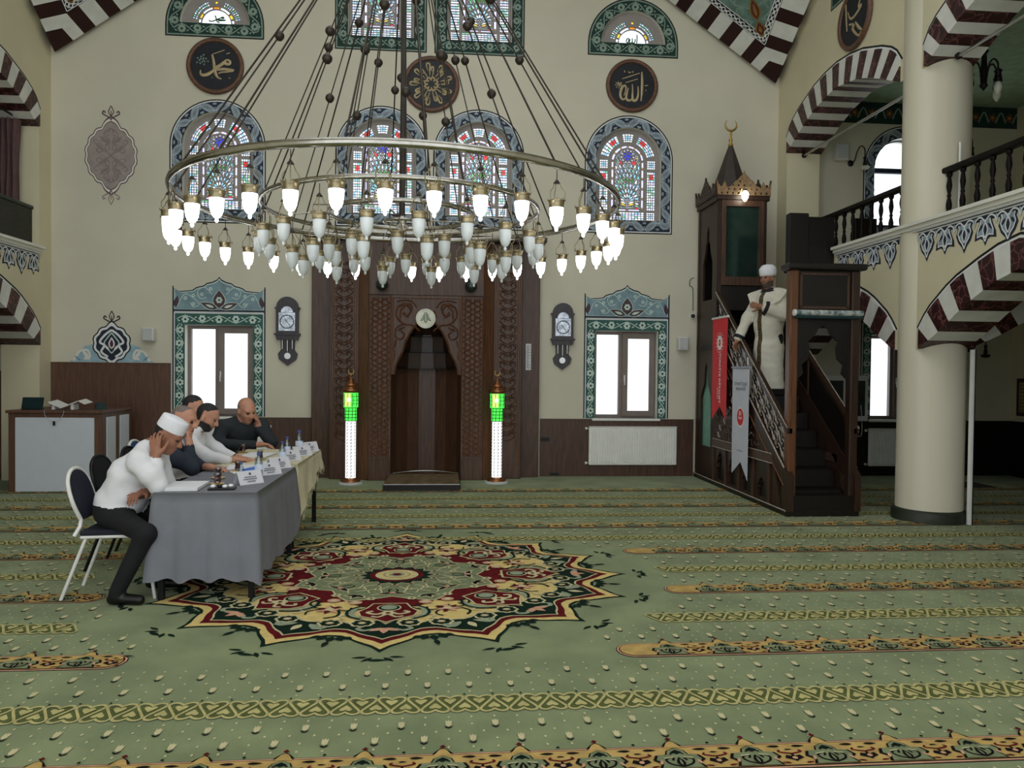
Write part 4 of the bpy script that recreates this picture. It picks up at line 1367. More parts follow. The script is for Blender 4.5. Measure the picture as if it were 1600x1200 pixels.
plaque(F_BACK, -.25, 5.73, .41, SUN, 'round plaque with sunburst calligraphy in the middle of the wall', .022)
EBU = [[(.62, .8), (.58, .3), (.5, -.3)], [(-.55, .7), (-.3, .3), (-.5, .25), (.0, .05), (.3, .12), (.45, .4)], [(.35, -.1), (.1, -.2), (0, -.3), (.1, -.35), (-.1, -.6), (-.35, -.8), (-.5, -.7)], [(-.1, -.2), (-.35, -.5), (-.6, -.7)]]
plaque(F_RIGHT, 9.15, 5.96, .38, EBU, 'dark calligraphy plaque hung over the striped upper arch', .035)
# lower corner of the painted window frame on the side wall
b = MB(Fr((XR - .001, 0, 0), (0, 1, 0), (0, 0, 1), (-1, 0, 0)))
b.poly([(9.80, 6.33), (9.80, 7.0), (8.4, 7.0), (8.4, 6.33)], BLACK, 1); b.poly([(9.78, 6.35), (9.78, 7.0), (8.42, 7.0), (8.42, 6.35)], SAGE, 2); b.poly([(9.76, 6.37), (9.76, 7.0), (8.44, 7.0), (8.44, 6.37)], DGREEN, 3)
vine(b, [(9.68, 6.45), (8.5, 6.45)], .15, .21, SAGE, SAGE, DGREEN, 4, fl=.34)
b.build('painted_frame', wall_right)
# ================================================================== PRAYER NICHE
MC = -.28
def mx(u): return 2 * MC - u
def bx(name, parent, u0, u1, v0, v1, w0, w1, m, b=.008):
    q = MB(F_BACK); q.bbox(min(u0, u1), max(u0, u1), v0, v1, w0, w1, m, b); return q.build(name, parent)
mihrab = empty('prayer_niche', (MC, D - .2, 0), 0, 'tall carved dark wood prayer niche panelling in the middle of the wall', 'prayer niche')
def par(o):
    """keep world placement under an empty root"""
    p = o.parent
    o.matrix_parent_inverse = p.matrix_world.inverted() if p.matrix_world != Matrix() else Matrix.Translation(-Vector(p.location))
    return o
def adopt(root):
    inv = Matrix.Translation(Vector(root.location)) @ Matrix.Rotation(root.rotation_euler.z, 4, 'Z')
    inv = inv.inverted()
    for ch in root.children:
        ch.matrix_parent_inverse = inv

def star_lattice(b, u0, u1, v0, v1, cell, w, m, l, h):
    """interlaced six-fold star lines, clipped to a rectangle"""
    def clip(p, q):
        t0, t1 = 0.0, 1.0; dx, dy = q[0] - p[0], q[1] - p[1]
        for a, c in ((-dx, p[0] - u0), (dx, u1 - p[0]), (-dy, p[1] - v0), (dy, v1 - p[1])):
            if abs(a) < 1e-9:
                if c < 0: return None
                continue
            r = c / a
            if a < 0: t0 = max(t0, r)
            else: t1 = min(t1, r)
        return None if t0 >= t1 else ((p[0] + dx * t0, p[1] + dy * t0), (p[0] + dx * t1, p[1] + dy * t1))
    for ang in (30, 90, 150):
        a = radians(ang); d = (cos(a), sin(a)); n = (-sin(a), cos(a))
        for k in range(-40, 41):
            for off in (.22, .78):
                s = (k + off) * cell
                cx, cy = (u0 + u1) / 2 + n[0] * s, (v0 + v1) / 2 + n[1] * s
                r = clip((cx - d[0] * 4, cy - d[1] * 4), (cx + d[0] * 4, cy + d[1] * 4))
                if r: b.stroke(list(r), w, m, l, raise_=h)
def foliage(b, u0, u1, v0, v1, n, m, l, h, seed=1):
    R = random.Random(seed); W = u1 - u0; c = (u0 + u1) / 2
    for i in range(n):
        v = v0 + (v1 - v0) * (i + .5) / n; hh = (v1 - v0) / n
        for s in (-1, 1):
            f = lambda P: [(c + s * x * W * .48, v + y * hh) for x, y in P]
            b.stroke(spline(f([(.02, -.5), (.45, -.3), (.85, .05), (.6, .4), (.3, .25), (.4, .02)]), 4), .016, m, l, raise_=h)
            b.stroke(spline(f([(.02, .1), (.3, .45), (.7, .55), (.95, .4)]), 4), .013, m, l, raise_=h)
            for k in range(4):
                x, y = .2 + .22 * k, R.uniform(-.4, .4)
                b.stroke(f([(x, y), (x + .12, y + .12 * R.choice((-1, 1)))]), .02, m, l, raise_=h, taper=lambda t: sin(pi * (.1 + .8 * t)))
WOODC = wood('carved_walnut', (88, 58, 42), (112, 76, 54), rough=.2, spec=.9)
for s in (0, 1):
    f = (lambda u: u) if s == 0 else mx
    bx('outer_pilaster', mihrab, f(-1.93), f(-1.65), 0, 3.40, .0, .11, WOODM)
    o = bx('carved_panel', mihrab, f(-1.65), f(-1.24), 0, 3.40, .0, .28, WOODM)
    b = MB(Fr(F_BACK(0, 0, .28), F_BACK.U, F_BACK.V, F_BACK.N))
    a0, a1 = min(f(-1.62), f(-1.27)), max(f(-1.62), f(-1.27))
    for e in (0, .03):
        b.stroke([(a0 + e, .2), (a1 - e, .2), (a1 - e, 3.2), (a0 + e, 3.2)], .012, WOODC, 1, True, raise_=.005)
    foliage(b, a0 + .035, a1 - .035, .55, 3.1, 20, WOODC, 1, .015, 5); b.build('carving', o)
    # splayed post
    q = MB(F_BACK); U = [f(-1.24), f(-1.09)]
    vs = [F_BACK(U[0], 0, .20), F_BACK(U[0], 0, .285), F_BACK(U[1], 0, .42), F_BACK(U[1], 0, .20)]
    vs += [v + Vector((0, 0, 3.40)) for v in vs]
    q.add(vs, [(0, 1, 2, 3), (4, 5, 6, 7), (0, 1, 5, 4), (1, 2, 6, 5), (2, 3, 7, 6), (3, 0, 4, 7)], wood('polished_post', (84, 56, 40), (108, 74, 52), rough=.2, spec=.8)); q.build('splayed_post', mihrab)
    o = bx('lattice_panel', mihrab, f(-1.09), f(-.77), 0, 2.62, .0, .42, WOODM)
    b = MB(Fr(F_BACK(0, 0, .42), F_BACK.U, F_BACK.V, F_BACK.N))
    a0, a1 = min(f(-1.07), f(-.79)), max(f(-1.07), f(-.79))
    star_lattice(b, a0, a1, .35, 2.58, .135, .024, WOODC, 1, .014)
    b.stroke([(a0, .3), (a1, .3), (a1, 2.6), (a0, 2.6)], .018, WOODC, 2, True, raise_=.008)
    b.build('carving', o)
bx('header_board', mihrab, -1.09, mx(-1.09), 2.62, 3.40, .0, .42, WOODM)
bx('cornice', mihrab, -1.98, mx(-1.98), 3.40, 3.47, .0, .48, WOODD)
# spandrel board over the niche with its ogee opening
H = [(.45, 1.50), (.43, 1.62), (.40, 1.70), (.33, 1.83), (.30, 1.95), (.25, 2.06), (.20, 2.14), (.12, 2.24), (.05, 2.30), (0, 2.36)]
edge = [(MC + x, z) for x, z in H] + [(MC - x, z) for x, z in H[::-1][1:]]
q = MB(F_BACK)
plate(q, [(-.77, 1.5)] + [(-.77, 2.62), (mx(-.77), 2.62), (mx(-.77), 1.5)] + edge, [], .34, .41, WOODM)
sp = q.build('spandrel_board', mihrab)
b = MB(Fr(F_BACK(0, 0, .41), F_BACK.U, F_BACK.V, F_BACK.N))
b.stroke(edge, .03, WOODC, 1, raise_=.02)
for s in (-1, 1):
    f = lambda P: [(MC + s * x, z) for x, z in P]
    b.stroke(f([(.47, 1.5), (.47, 2.58), (0, 2.58)]), .022, WOODC, 1, raise_=.008)
    P = [(.10, 2.12), (.2, 2.2), (.32, 2.22), (.42, 2.32), (.40, 2.46), (.28, 2.48), (.22, 2.40), (.28, 2.33), (.33, 2.37)]
    b.stroke(spline(f(P), 5), .03, WOODC, 1, raise_=.022)
    b.stroke(spline(f([(.32, 2.22), (.42, 2.16), (.44, 2.05), (.36, 2.0), (.31, 2.07), (.36, 2.11)]), 5), .026, WOODC, 1, raise_=.02)
    b.stroke(spline(f([(.14, 2.45), (.2, 2.53), (.3, 2.55), (.42, 2.53)]), 5), .022, WOODC, 1, raise_=.02)
    for (x, z, a, L) in ((.25, 2.3, .9, .12), (.37, 2.28, 1.6, .13), (.38, 2.4, 2.4, .12), (.2, 2.42, 1.2, .1), (.42, 2.0, -1.2, .16), (.45, 1.85, -1.5, .15), (.14, 2.3, 1.9, .12), (.3, 2.18, -.5, .13), (.24, 2.5, 0, .12)):
        aa = a if s > 0 else pi - a
        x0, z0 = MC + s * x, z
        b.stroke([(x0 + cos(aa) * L * t, z0 + sin(aa) * L * t) for t in (0, .25, .5, .75, 1)], .045, WOODC, 1, raise_=.02, taper=lambda t: sin(pi * (.05 + .9 * t)))
b.build('carving', sp)
# niche shell with facets and stepped hood
q = MB(F_BACK)
PL = [(-.77, .42), (-.72, .14), (-.56, -.08), (MC - .12, -.16), (MC + .12, -.16), (mx(-.56), -.08), (mx(-.72), .14), (mx(-.77), .42)]
for i in range(len(PL) - 1):
    (u0, w0), (u1, w1) = PL[i], PL[i + 1]
    q.add([F_BACK(u0, .0, w0), F_BACK(u1, .0, w1), F_BACK(u1, 1.6, w1), F_BACK(u0, 1.6, w0)], [(0, 1, 2, 3)], WOODM)
nb = q.build('niche_shell', mihrab)
q = MB(F_BACK); q.box(-.80, .24, -.02, 2.62, -.28, -.2, WOODK); q.box(-.77, .21, 2.36, 2.40, -.2, .34, WOODK); q.build('niche_light_stop', mihrab, kind='stuff')  # panels added behind the hood to stop sky light leaking through its gaps
tiers = [(1.60, .46, .30), (1.84, .40, .24), (2.07, .30, .20), (2.34, .10, .30)]
for k in range(3):
    z0, h0, d0 = tiers[k]; z1, h1, d1 = tiers[k + 1]
    q = MB(F_BACK); A = [(-1, .33), (-.95, .20), (-.6, .02), (-.2, -.04), (.2, -.04), (.6, .02), (.95, .20), (1, .33)]
    for i in range(len(A) - 1):
        P0 = [(MC + A[j][0] * h0, z0, A[j][1]) for j in (i, i + 1)]
        P1 = [(MC + A[j][0] * (h0 if k < 2 else h1) * (.96 if k < 2 else 1), z1 - .02, A[j][1] + (.0 if k < 2 else .2 * (1 - abs(A[j][0])))) for j in (i + 1, i)]
        q.add([F_BACK(*p) for p in P0 + P1], [(0, 1, 2, 3)], WOODD)
    ledge = [(MC + a * h0 * 1.02, w) for a, w in A]
    for i in range(len(A) - 1):   # lip under each tier
        q.add([F_BACK(ledge[i][0], z0 - .012, ledge[i][1] + .05 * (abs(A[i][0]) < .99)), F_BACK(ledge[i + 1][0], z0 - .012, ledge[i + 1][1] + .05 * (abs(A[i + 1][0]) < .99)),
               F_BACK(ledge[i + 1][0], z0 + .012, ledge[i + 1][1] + .05 * (abs(A[i + 1][0]) < .99)), F_BACK(ledge[i][0], z0 + .012, ledge[i][1] + .05 * (abs(A[i][0]) < .99))], [(0, 1, 2, 3)], WOODK)
        q.add([F_BACK(ledge[i][0], z0, ledge[i][1] + .05), F_BACK(ledge[i + 1][0], z0, ledge[i + 1][1] + .05), F_BACK(ledge[i + 1][0] * 1.0, z0, -.16), F_BACK(ledge[i][0], z0, -.16)], [(0, 1, 2, 3)], WOODK)
    q.build('hood_tier', nb)
# round white emblem with green writing
q = MB(Fr(F_BACK(MC - .012, 2.295, .43), F_BACK.U, F_BACK.V, F_BACK.N)); q.prism(circ(0, 0, .138, 32), 0, .02, mat('ivory_disc', (222, 222, 206), .5))
em = q.build('emblem_disc', mihrab)
GRNL = mat('green_letter', (58, 96, 58), .6)
q = MB(Fr(F_BACK(MC - .012, 2.295, .451), F_BACK.U, F_BACK.V, F_BACK.N))
q.stroke(spline([(-.012, .085), (-.014, -.03), (0, -.055), (.014, -.03), (.012, .085)], 4), .013, GRNL, 1)
for s in (-1, 1):
    q.stroke([(.032 * s, .055), (.034 * s, -.022), (.075 * s, -.028)], .012, GRNL, 1); q.stroke([(.055 * s, -.024), (.052 * s, .015)], .01, GRNL, 1)
q.stroke(circ(0, 0, .122, 28), .005, mat('sage_ring', (170, 178, 158), .6), 1, True)
q.build('emblem_lettering', em)
for u in (-.90, .34):
    q = MB(); q.ball((u, D - .53, 2.75), .085, mat('dark_green_globe', (28, 44, 42), .25, spec=.6), 16); q.lathe([(.03, 0), (.03, .05)], IRON, (u, D - .53, 2.825), 10)
    q.box(u - .02, u + .02, D - .54, D - .425, 2.86, 2.885, IRON)
    q.build('dark_globe', label='dark glass globe fixed to the niche panelling, %s one' % ('left' if u < 0 else 'right'), cat='wall lamp')
# thermometer-like plate
q = MB(F_BACK); q.bbox(1.165, 1.245, 1.58, 1.97, .112, .125, mat('grey_white_plate', (206, 208, 210), .5), .004)
th = q.build('wall_plate', label='narrow white plate with dark marks on the right side of the niche', cat='sign')
q = MB(Fr(F_BACK(0, 0, .125), F_BACK.U, F_BACK.V, F_BACK.N))
for i in range(22):
    v = 1.61 + i * .0155; q.stroke([(1.18, v), (1.21 + (.015 if i % 3 == 0 else 0), v)], .006, CHARC, 1); 
    if i % 2: q.stroke([(1.225, v), (1.238, v)], .006, CHARC, 1)
q.build('markings', th)
adopt(mihrab)
# low platform in front of the niche
q = MB(); q.bbox(-.80, .20, 9.97, 10.93, 0, .085, WOODK, .006); plat = q.build('low_platform', label='low platform with a brown prayer mat in front of the niche', cat='platform')
q = MB(); q.box(-.785, .185, 9.99, 10.93, .085, .095, mat('brown_mat', (96, 78, 58), .95, c2=(124, 106, 82), scale=9, bump=.5, bscale=200, spec=.1)); q.build('prayer_mat', plat)
q = MB(); q.tube([(-.79, 9.975, .088), (.19, 9.975, .088)], .006, STEEL, 6); q.build('front_edge', plat)
q = MB(); q.tube(spline([(-.74, 10.95, .10), (-.5, 11.05, .115), (-.28, 11.08, .12), (-.06, 11.05, .115), (.18, 10.95, .10)], 5), .010, STEEL, 6); q.build('metal_edge', plat)

# ---- minaret shaped floor lamps
LWHITE = mat('lit_white_shaft', (250, 250, 252), .5, vary=.01, emit=.85)
LGREEN = mat('lit_green_glass', (70, 214, 74), .4, vary=.05, emit=.9)
LYEL = mat('lit_yellow_panel', (206, 216, 120), .4, vary=.05, emit=.7)
COPPER = mat('copper_gilt', (146, 96, 62), .3, .8, vary=.1)
def minaret_lamp(x, y, lab):
    r = empty('minaret_lamp', (x, y, 0), 0, lab, 'floor lamp', 'minaret lamps beside the niche')
    q = MB(); q.lathe([(.165, 0), (.165, .02), (.15, .03)], GREYP, (0, 0, 0), 24); q.lathe([(.13, .03), (.135, .05), (.10, .065), (.08, .085)], COPPER, (0, 0, 0), 24); q.build('base', r)
    q = MB(); q.lathe([(.07, .08), (.07, .865)], LWHITE, (0, 0, 0), 20); sh = q.build('shaft', r)
    q = MB()
    for k in range(8):
        a = 2 * pi * k / 8 + .2
        for j in range(17):
            z = .10 + j * .045; P = [(.0715 * cos(a + d), .0715 * sin(a + d), z + e) for d, e in ((-.16, .0), (0, .004), (0, .022), (.16, .026))]
            q.tube(P, .0055, CHARC, 4)
    q.build('fretwork', sh, kind='stuff')
    q = MB(); q.lathe([(.08, .865), (.08, 1.04)], LGREEN, (0, 0, 0), 16); q.lathe([(.10, 1.05), (.10, 1.25)], LGREEN, (0, 0, 0), 16); g = q.build('green_gallery', r)
    q = MB()
    for z in (.865, .91, .955, 1.0, 1.045): q.lathe([(.083, z - .004), (.084, z), (.083, z + .004)], CHARC, (0, 0, 0), 16)
    for z in (1.10, 1.15, 1.20): q.lathe([(.1015, z - .003), (.103, z), (.1015, z + .003)], CHARC, (0, 0, 0), 16)
    for k in range(10):
        a = 2 * pi * k / 10
        q.tube([(.103 * cos(a), .103 * sin(a), 1.06), (.103 * cos(a + .1), .103 * sin(a + .1), 1.15), (.103 * cos(a), .103 * sin(a), 1.24)], .004, CHARC, 4)
        q.tube([(.083 * cos(a), .083 * sin(a), .87), (.083 * cos(a + .1), .083 * sin(a + .1), 1.04)], .004, CHARC, 4)
    q.build('green_frame', g, kind='stuff')
    q = MB(); P = [(.1045 * cos(radians(t)), .1045 * sin(radians(t))) for t in range(225, 276, 10)]
    vs = [(px_, py_, 1.06) for px_, py_ in P] + [(px_, py_, 1.245) for px_, py_ in P]; n = len(P)
    q.add(vs, [(i, i + 1, n + i + 1, n + i) for i in range(n - 1)], LYEL)
    q.ball((.1 * cos(radians(262)), .1 * sin(radians(262)), 1.155), .028, LWHITE, 10); q.build('lit_panel', g)
    q = MB(); q.lathe([(.10, 1.25), (.128, 1.27), (.128, 1.295), (.08, 1.31), (.075, 1.33), (.09, 1.345), (.085, 1.37), (.05, 1.385), (.045, 1.42), (.02, 1.43), (.012, 1.47), (.02, 1.48), (.008, 1.5)], COPPER, (0, 0, 0), 20); q.build('cap', r)
    q = MB(); P = [(.038 * cos(radians(t)), 0, 1.54 + .038 * sin(radians(t))) for t in range(125, 416, 15)]; n = len(P)
    q.tube(P, [.003 + .007 * sin(pi * i / (n - 1)) for i in range(n)], GOLD, 6); q.build('crescent', r)
minaret_lamp(-1.295, 10.66, 'glowing minaret shaped lamp standing left of the prayer niche')
minaret_lamp(.716, 10.70, 'glowing minaret shaped lamp standing right of the prayer niche')
# ================================================================== PULPIT (minbar)
XS, XS2 = 3.76, 4.56
YG, YK, YW = 8.15, 10.48, 11.31
minbar = empty('pulpit', (4.16, 9.7, 0), 0, 'dark carved wooden pulpit with stairs, gate and spired canopy', 'pulpit')
FSL = Fr((XS, 0, 0), (0, 1, 0), (0, 0, 1), (-1, 0, 0))
FSR = Fr((XS2, 0, 0), (0, 1, 0), (0, 0, 1), (1, 0, 0))
def wb(name, x0, x1, y0, y1, z0, z1, m, b=.006, parent=minbar):
    q = MB(); q.bbox(x0, x1, y0, y1, z0, z1, m, b); return q.build(name, parent)
zs_ = lambda y: .26 + (y - 8.10) * .735          # under edge of the stair string
zh_ = lambda y: .88 + (y - 8.10) * .74           # hand rail
SHINE = wood('painted_gleam_wood', (150, 138, 126), (190, 180, 168), rough=.25, spec=.8)  # pale tone paints the white gleam along dark edges
FRET = wood('painted_glint_fret', (104, 92, 82), (170, 160, 150), rough=.25, spec=.9)  # pale bars paint the highlights on near-black fretwork
wb('plinth', XS - .02, XS2 + .02, YG - .02, YW, 0, .06, WOODK)
q = MB(); q.tube([(XS - .022, YG, .062), (XS - .022, YW, .062)], .008, SHINE, 6); q.build('plinth_edge', minbar)  # white-lit plinth edge, its gleam put into the colour
# stairs
for k in range(9):
    y0 = YG + .16 + k * .235
    wb('stair_step', XS + .04, XS2 - .04, y0, YK, .06 + k * .205 if k else .06, .06 + (k + 1) * .205, WOODK)
def ogee(c, h, z0, z1):
    H = z1 - z0
    a = [(h, 0), (h, .35), (h * .75, .42), (h * .9, .56), (h * .62, .68), (h * .66, .78), (h * .25, .90), (0, 1)]
    P = [(c + x, z0 + y * H) for x, y in a]
    return P + [(c - x, z0 + y * H) for x, y in a[::-1][1:]]
for fr, sd in ((FSL, 0), (FSR, 1)):
    # low arcade
    hs = []; Y0, Y1 = 8.62, YK
    n = 4; st = (Y1 - Y0) / n
    for i in range(n): hs.append(ogee(Y0 + st * (i + .5), st * .30, .10, .50 if i else .34))
    q = MB(fr); plate(q, [(8.30, .06), (Y1, .06), (Y1, .56), (8.52, .56)], hs, -.04, .0, WOODD)
    lo = q.build('arcade_panel', minbar)
    for i in range(n + 1):
        q = MB(fr); q.box(Y0 + st * i - .02, Y0 + st * i + .02, .06, .56, .0, .02, WOODM); q.build('pilaster', lo)
    q = MB(fr); q.bbox(8.5, YK, .55, .65, -.05, .03, WOODM, .006); bm_ = q.build('beam', minbar)
    q = MB(fr); q.tube([(8.52, .655, .03), (YK, .655, .03)], .006, SHINE, 6); q.tube([(8.5, .545, .03), (YK, .545, .03)], .006, SHINE, 6); q.build('beam_edge', bm_)
    # triangular carved panels
    q = MB(fr); q.prism([(8.62, .65), (YK, .65), (YK, zs_(YK)), (8.65, zs_(8.65))], -.03, .0, WOODD); tp = q.build('carved_triangle', minbar)
    q = MB(Fr(fr(0, 0, 0), fr.U, fr.V, fr.N)); R = random.Random(4)
    for i in range(17):
        for j in range(13):
            y, z = 8.72 + i * .105 + (.05 if j % 2 else 0), .72 + j * .1
            if y > YK - .05 or z > zs_(y) - .06: continue
            a = R.uniform(0, pi)
            q.stroke(spline([(y - .045 * cos(a), z - .045 * sin(a)), (y + .02 * sin(a), z - .02 * cos(a)), (y + .045 * cos(a), z + .045 * sin(a))], 3), .018, SHINE if (i + j) % 5 == 0 else WOODM, 1, raise_=.010, taper=lambda t: .3 + sin(pi * t))  # scattered pale strokes are painted glints
    q.build('carving', tp)
    # stair string
    q = MB(fr); W = .20
    q.prism([(8.10, .06), (8.26, .06), (8.26, zs_(8.26) - .02), (YK, zs_(YK)), (YK, zs_(YK) + W), (8.10, zs_(8.10) + W)], -.05, .02, WOODD); q.build('stair_string', minbar)
    q = MB(fr); q.tube([(8.2, zs_(8.2), .02), (YK, zs_(YK), .02)], .012, WOODL, 6); q.tube([(8.2, zs_(8.2) + W, .02), (YK, zs_(YK) + W, .02)], .010, SHINE, 6); q.build('string_edge', minbar)
    # fretwork balustrade
    q = MB(fr); q.prism([(8.15, zh_(8.15)), (YK, zh_(YK)), (YK, zh_(YK) + .055), (8.15, zh_(8.15) + .055)], -.045, .015, WOODD); q.build('hand_rail', minbar)
    q = MB(fr); q.tube([(8.15, zh_(8.15) + .06, .012), (YK, zh_(YK) + .06, .012)], .007, SHINE, 6); q.build('rail_edge', minbar)
    q = MB(fr); q.prism([(8.2, zs_(8.2) + W - .02), (YK, zs_(YK) + W - .02), (YK, zh_(YK)), (8.2, zh_(8.2))], -.035, -.025, WOODK); q.build('dark_fret_backing', minbar)  # dark sheet added behind the frets so their painted highlights stand out
    q = MB(Fr(fr(0, 0, -.025), fr.U, fr.V, fr.N)); y = 8.22
    k = 0
    while y < YK - .1:
        z0, z1 = zs_(y) + W, zh_(y)
        m3 = 3
        for j in range(m3):
            a, c = z0 + (z1 - z0) * j / m3, z0 + (z1 - z0) * (j + 1) / m3
            sg = 1 if (j + k) % 2 else -1
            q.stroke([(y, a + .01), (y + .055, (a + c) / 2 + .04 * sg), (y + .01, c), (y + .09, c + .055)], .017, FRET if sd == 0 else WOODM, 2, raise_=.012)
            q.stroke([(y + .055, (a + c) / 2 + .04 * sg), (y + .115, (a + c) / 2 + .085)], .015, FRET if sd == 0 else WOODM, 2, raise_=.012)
        y += .115; k += 1
    q.build('fretwork', minbar)
    # posts in the balustrade
    for yy in (9.28,):
        q = MB(fr); q.bbox(yy - .022, yy + .022, zs_(yy) + .15, zh_(yy) + .02, -.04, .02, SHINE if sd == 0 else WOODM, .004); q.build('rail_post', minbar)  # left post pale, gleam put into its colour
# gate
gate_x = [(XS, XS + .095), (XS2 - .095, XS2)]
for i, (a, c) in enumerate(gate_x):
    wb('gate_post', a, c, YG, YG + .12, .06, 2.72, WOODL if i == 0 else WOODD, .012)  # left post painted as lit, right post kept dark
hp = wb('gate_header', XS + .095, XS2 - .095, YG + .03, YG + .09, 2.27, 2.72, WOODK)
q = MB(); 
for z in (2.31, 2.68): q.box(XS + .12, XS2 - .12, YG + .022, YG + .03, z - .012, z + .012, WOODM)
for x in (XS + .13, XS2 - .13): q.box(x - .012, x + .012, YG + .022, YG + .03, 2.31, 2.68, WOODM)
q.build('header_frame', hp)
wb('gate_cornice', XS - .05, XS2 + .05, YG - .06, YG + .16, 2.72, 2.79, WOODK, .015)
FG = Fr((0, YG + .06, 0), (1, 0, 0), (0, 0, 1), (0, -1, 0))
q = MB(FG)
c = (XS + XS2) / 2
H = [(.29, 1.42), (.285, 1.52), (.22, 1.58), (.24, 1.68), (.17, 1.74), (.15, 1.86), (.17, 1.94), (.08, 2.02), (.05, 2.08), (0, 2.12)]
ed = [(c + x, z) for x, z in H] + [(c - x, z) for x, z in H[::-1][1:]]
plate(q, [(XS + .095, 1.42), (XS + .095, 2.27), (XS2 - .095, 2.27), (XS2 - .095, 1.42)] + ed, [], -.015, .015, WOODK); q.build('gate_spandrel', minbar)
q = MB(); q.box(XS + .03, XS2 - .03, YG - .01, YG + .16, .06, .23, WOODK); q.build('threshold', minbar)
# rolled curtain on the gate
q = MB(); q.tube([(XS + .03, YG - .045, 2.245), (XS2 - .0, YG - .045, 2.245)], .032, mat('patterned_roll', (56, 86, 92), .8, c2=(196, 196, 190), scale=16), 12)
q.tube([(XS + .03, YG - .045, 2.20), (XS2 - .0, YG - .045, 2.20)], .018, mat('dark_teal_cloth', (26, 52, 54), .9), 10)
cr = q.build('rolled_curtain', label='rolled up patterned curtain across the pulpit gate', cat='curtain')
q = MB(); q.tube([(XS + .015, YG - .045, 2.245), (XS + .035, YG - .045, 2.245)], .036, PLASTIC, 12); q.build('end_cap', cr)
# canopy tower
XK1 = 4.47
for (x, y) in ((XS, YK), (XK1 - .07, YK), (XS, YW - .07), (XK1 - .07, YW - .07)):
    wb('tower_post', x, x + .07, y, y + .07, .06, 4.0, WOODD)
wb('tower_floor', XS, XK1, YK, YW, 1.90, 1.98, WOODK)
wb('tower_back', XS + .07, XK1 - .07, YW - .04, YW - .01, 1.98, 4.0, WOODK)
wb('tower_ceiling', XS - .03, XK1 + .03, YK - .03, YW, 3.98, 4.06, WOODD, .012)
q = MB(Fr((0, YK + .01, 0), (1, 0, 0), (0, 0, 1), (0, -1, 0)))
plate(q, [(XS + .05, 2.80), (XK1 - .05, 2.80), (XK1 - .05, 3.99), (XS + .05, 3.99)], [[(XS + .115, 2.92), (XK1 - .115, 2.92), (XK1 - .115, 3.90), (XS + .115, 3.90)]], -.02, .03, WOODM); tf = q.build('tower_front_frame', minbar)
q = MB(); q.box(XS + .115, XK1 - .115, YK + .012, YK + .018, 2.92, 3.90, mat('painted_reflection_glass', (40, 66, 62), .12, .7, c2=(70, 92, 84), scale=2)); q.build('glass_panel', tf)  # green tones of the reflection put into the glass colour
wb('tower_lower_front', XS + .07, XK1 - .07, YK + .02, YK + .04, 2.45, 2.80, WOODK)
# side boards with ogee openings
for fr, xo in ((Fr((XS, 0, 0), (0, 1, 0), (0, 0, 1), (-1, 0, 0)), 0), (Fr((XK1, 0, 0), (0, 1, 0), (0, 0, 1), (1, 0, 0)), 1)):
    q = MB(fr); cy = (YK + YW) / 2
    up = [(cy - .2, 2.62), (cy + .2, 2.62), (cy + .2, 3.15), (cy + .12, 3.3), (cy + .09, 3.42), (cy + .05, 3.46), (cy + .05, 3.6), (cy, 3.7), (cy - .05, 3.6), (cy - .05, 3.46), (cy - .09, 3.42), (cy - .12, 3.3), (cy - .2, 3.15)]
    dn = [(cy - .22, .50), (cy + .22, .50), (cy + .22, 1.2), (cy + .15, 1.32), (cy + .08, 1.40), (cy + .06, 1.62), (cy, 1.72), (cy - .06, 1.62), (cy - .08, 1.40), (cy - .15, 1.32), (cy - .22, 1.2)]
    plate(q, [(YK + .07, .06), (YW - .07, .06), (YW - .07, 3.98), (YK + .07, 3.98)], [up, dn], -.04, -.01, WOODD); q.build('tower_side', minbar)
q = MB(); q.box(XS + .05, XS + .06, YK + .1, YW - .1, .46, 1.8, mat('turquoise_blind', (120, 164, 148), .7)); q.build('turquoise_blind', minbar)
q = MB(); q.tube([(XS + .04, YW - .12, .9), (XS + .04, YW - .12, .2)], .006, PLASTIC, 5); q.build('blind_cord', minbar)
# fretwork crests
CREST = mat('gilded_fretwork', (150, 122, 92), .35, .3, vary=.2, scale=30)
def crest(fr, u0, u1, z0, m):
    c = (u0 + u1) / 2; h = (u1 - u0) / 2
    a = [(1.06, .30), (.98, .20), (.86, .14), (.74, .26), (.64, .14), (.48, .18), (.36, .26), (.24, .30), (.12, .37), (.05, .40), (0, .47)]
    P = [(c - h, z0), (c + h, z0)] + [(c + x * h, z0 + y * .72) for x, y in a] + [(c - x * h, z0 + y * .72) for x, y in a[::-1][1:]]
    R = random.Random(2); hs = []
    for i in range(9):
        for j in range(4):
            x, z = c - h * .86 + i * h * .215 + (.02 if j % 2 else 0), z0 + .025 + j * .055
            lim = .08 + .20 * max(0, 1 - abs(x - c) / h * 1.3)
            if z - z0 < lim - .02 and abs(x - c) < h * .9: hs.append(circ(x, z, .014, 7, .017))
    q = MB(fr); plate(q, P, hs, -.012, .012, m)
    o = q.build('crest', minbar)
crest(Fr((0, YK - .04, 0), (1, 0, 0), (0, 0, 1), (0, -1, 0)), XS - .02, XK1 + .02, 4.05, CREST)
crest(Fr((XS - .035, 0, 0), (0, 1, 0), (0, 0, 1), (-1, 0, 0)), YK, YW, 4.05, WOODD)
crest(Fr((XK1 + .035, 0, 0), (0, 1, 0), (0, 0, 1), (1, 0, 0)), YK, YW, 4.05, WOODD)
sc = ((XS + XK1) / 2 - .03, (YK + YW) / 2, 0)
q = MB(); q.lathe([(.30, 4.06), (.29, 4.14), (.03, 4.87), (.0001, 4.9)], mat('dark_lead_spire', (58, 50, 46), .5), sc, 8, smooth=False); q.build('spire', minbar)
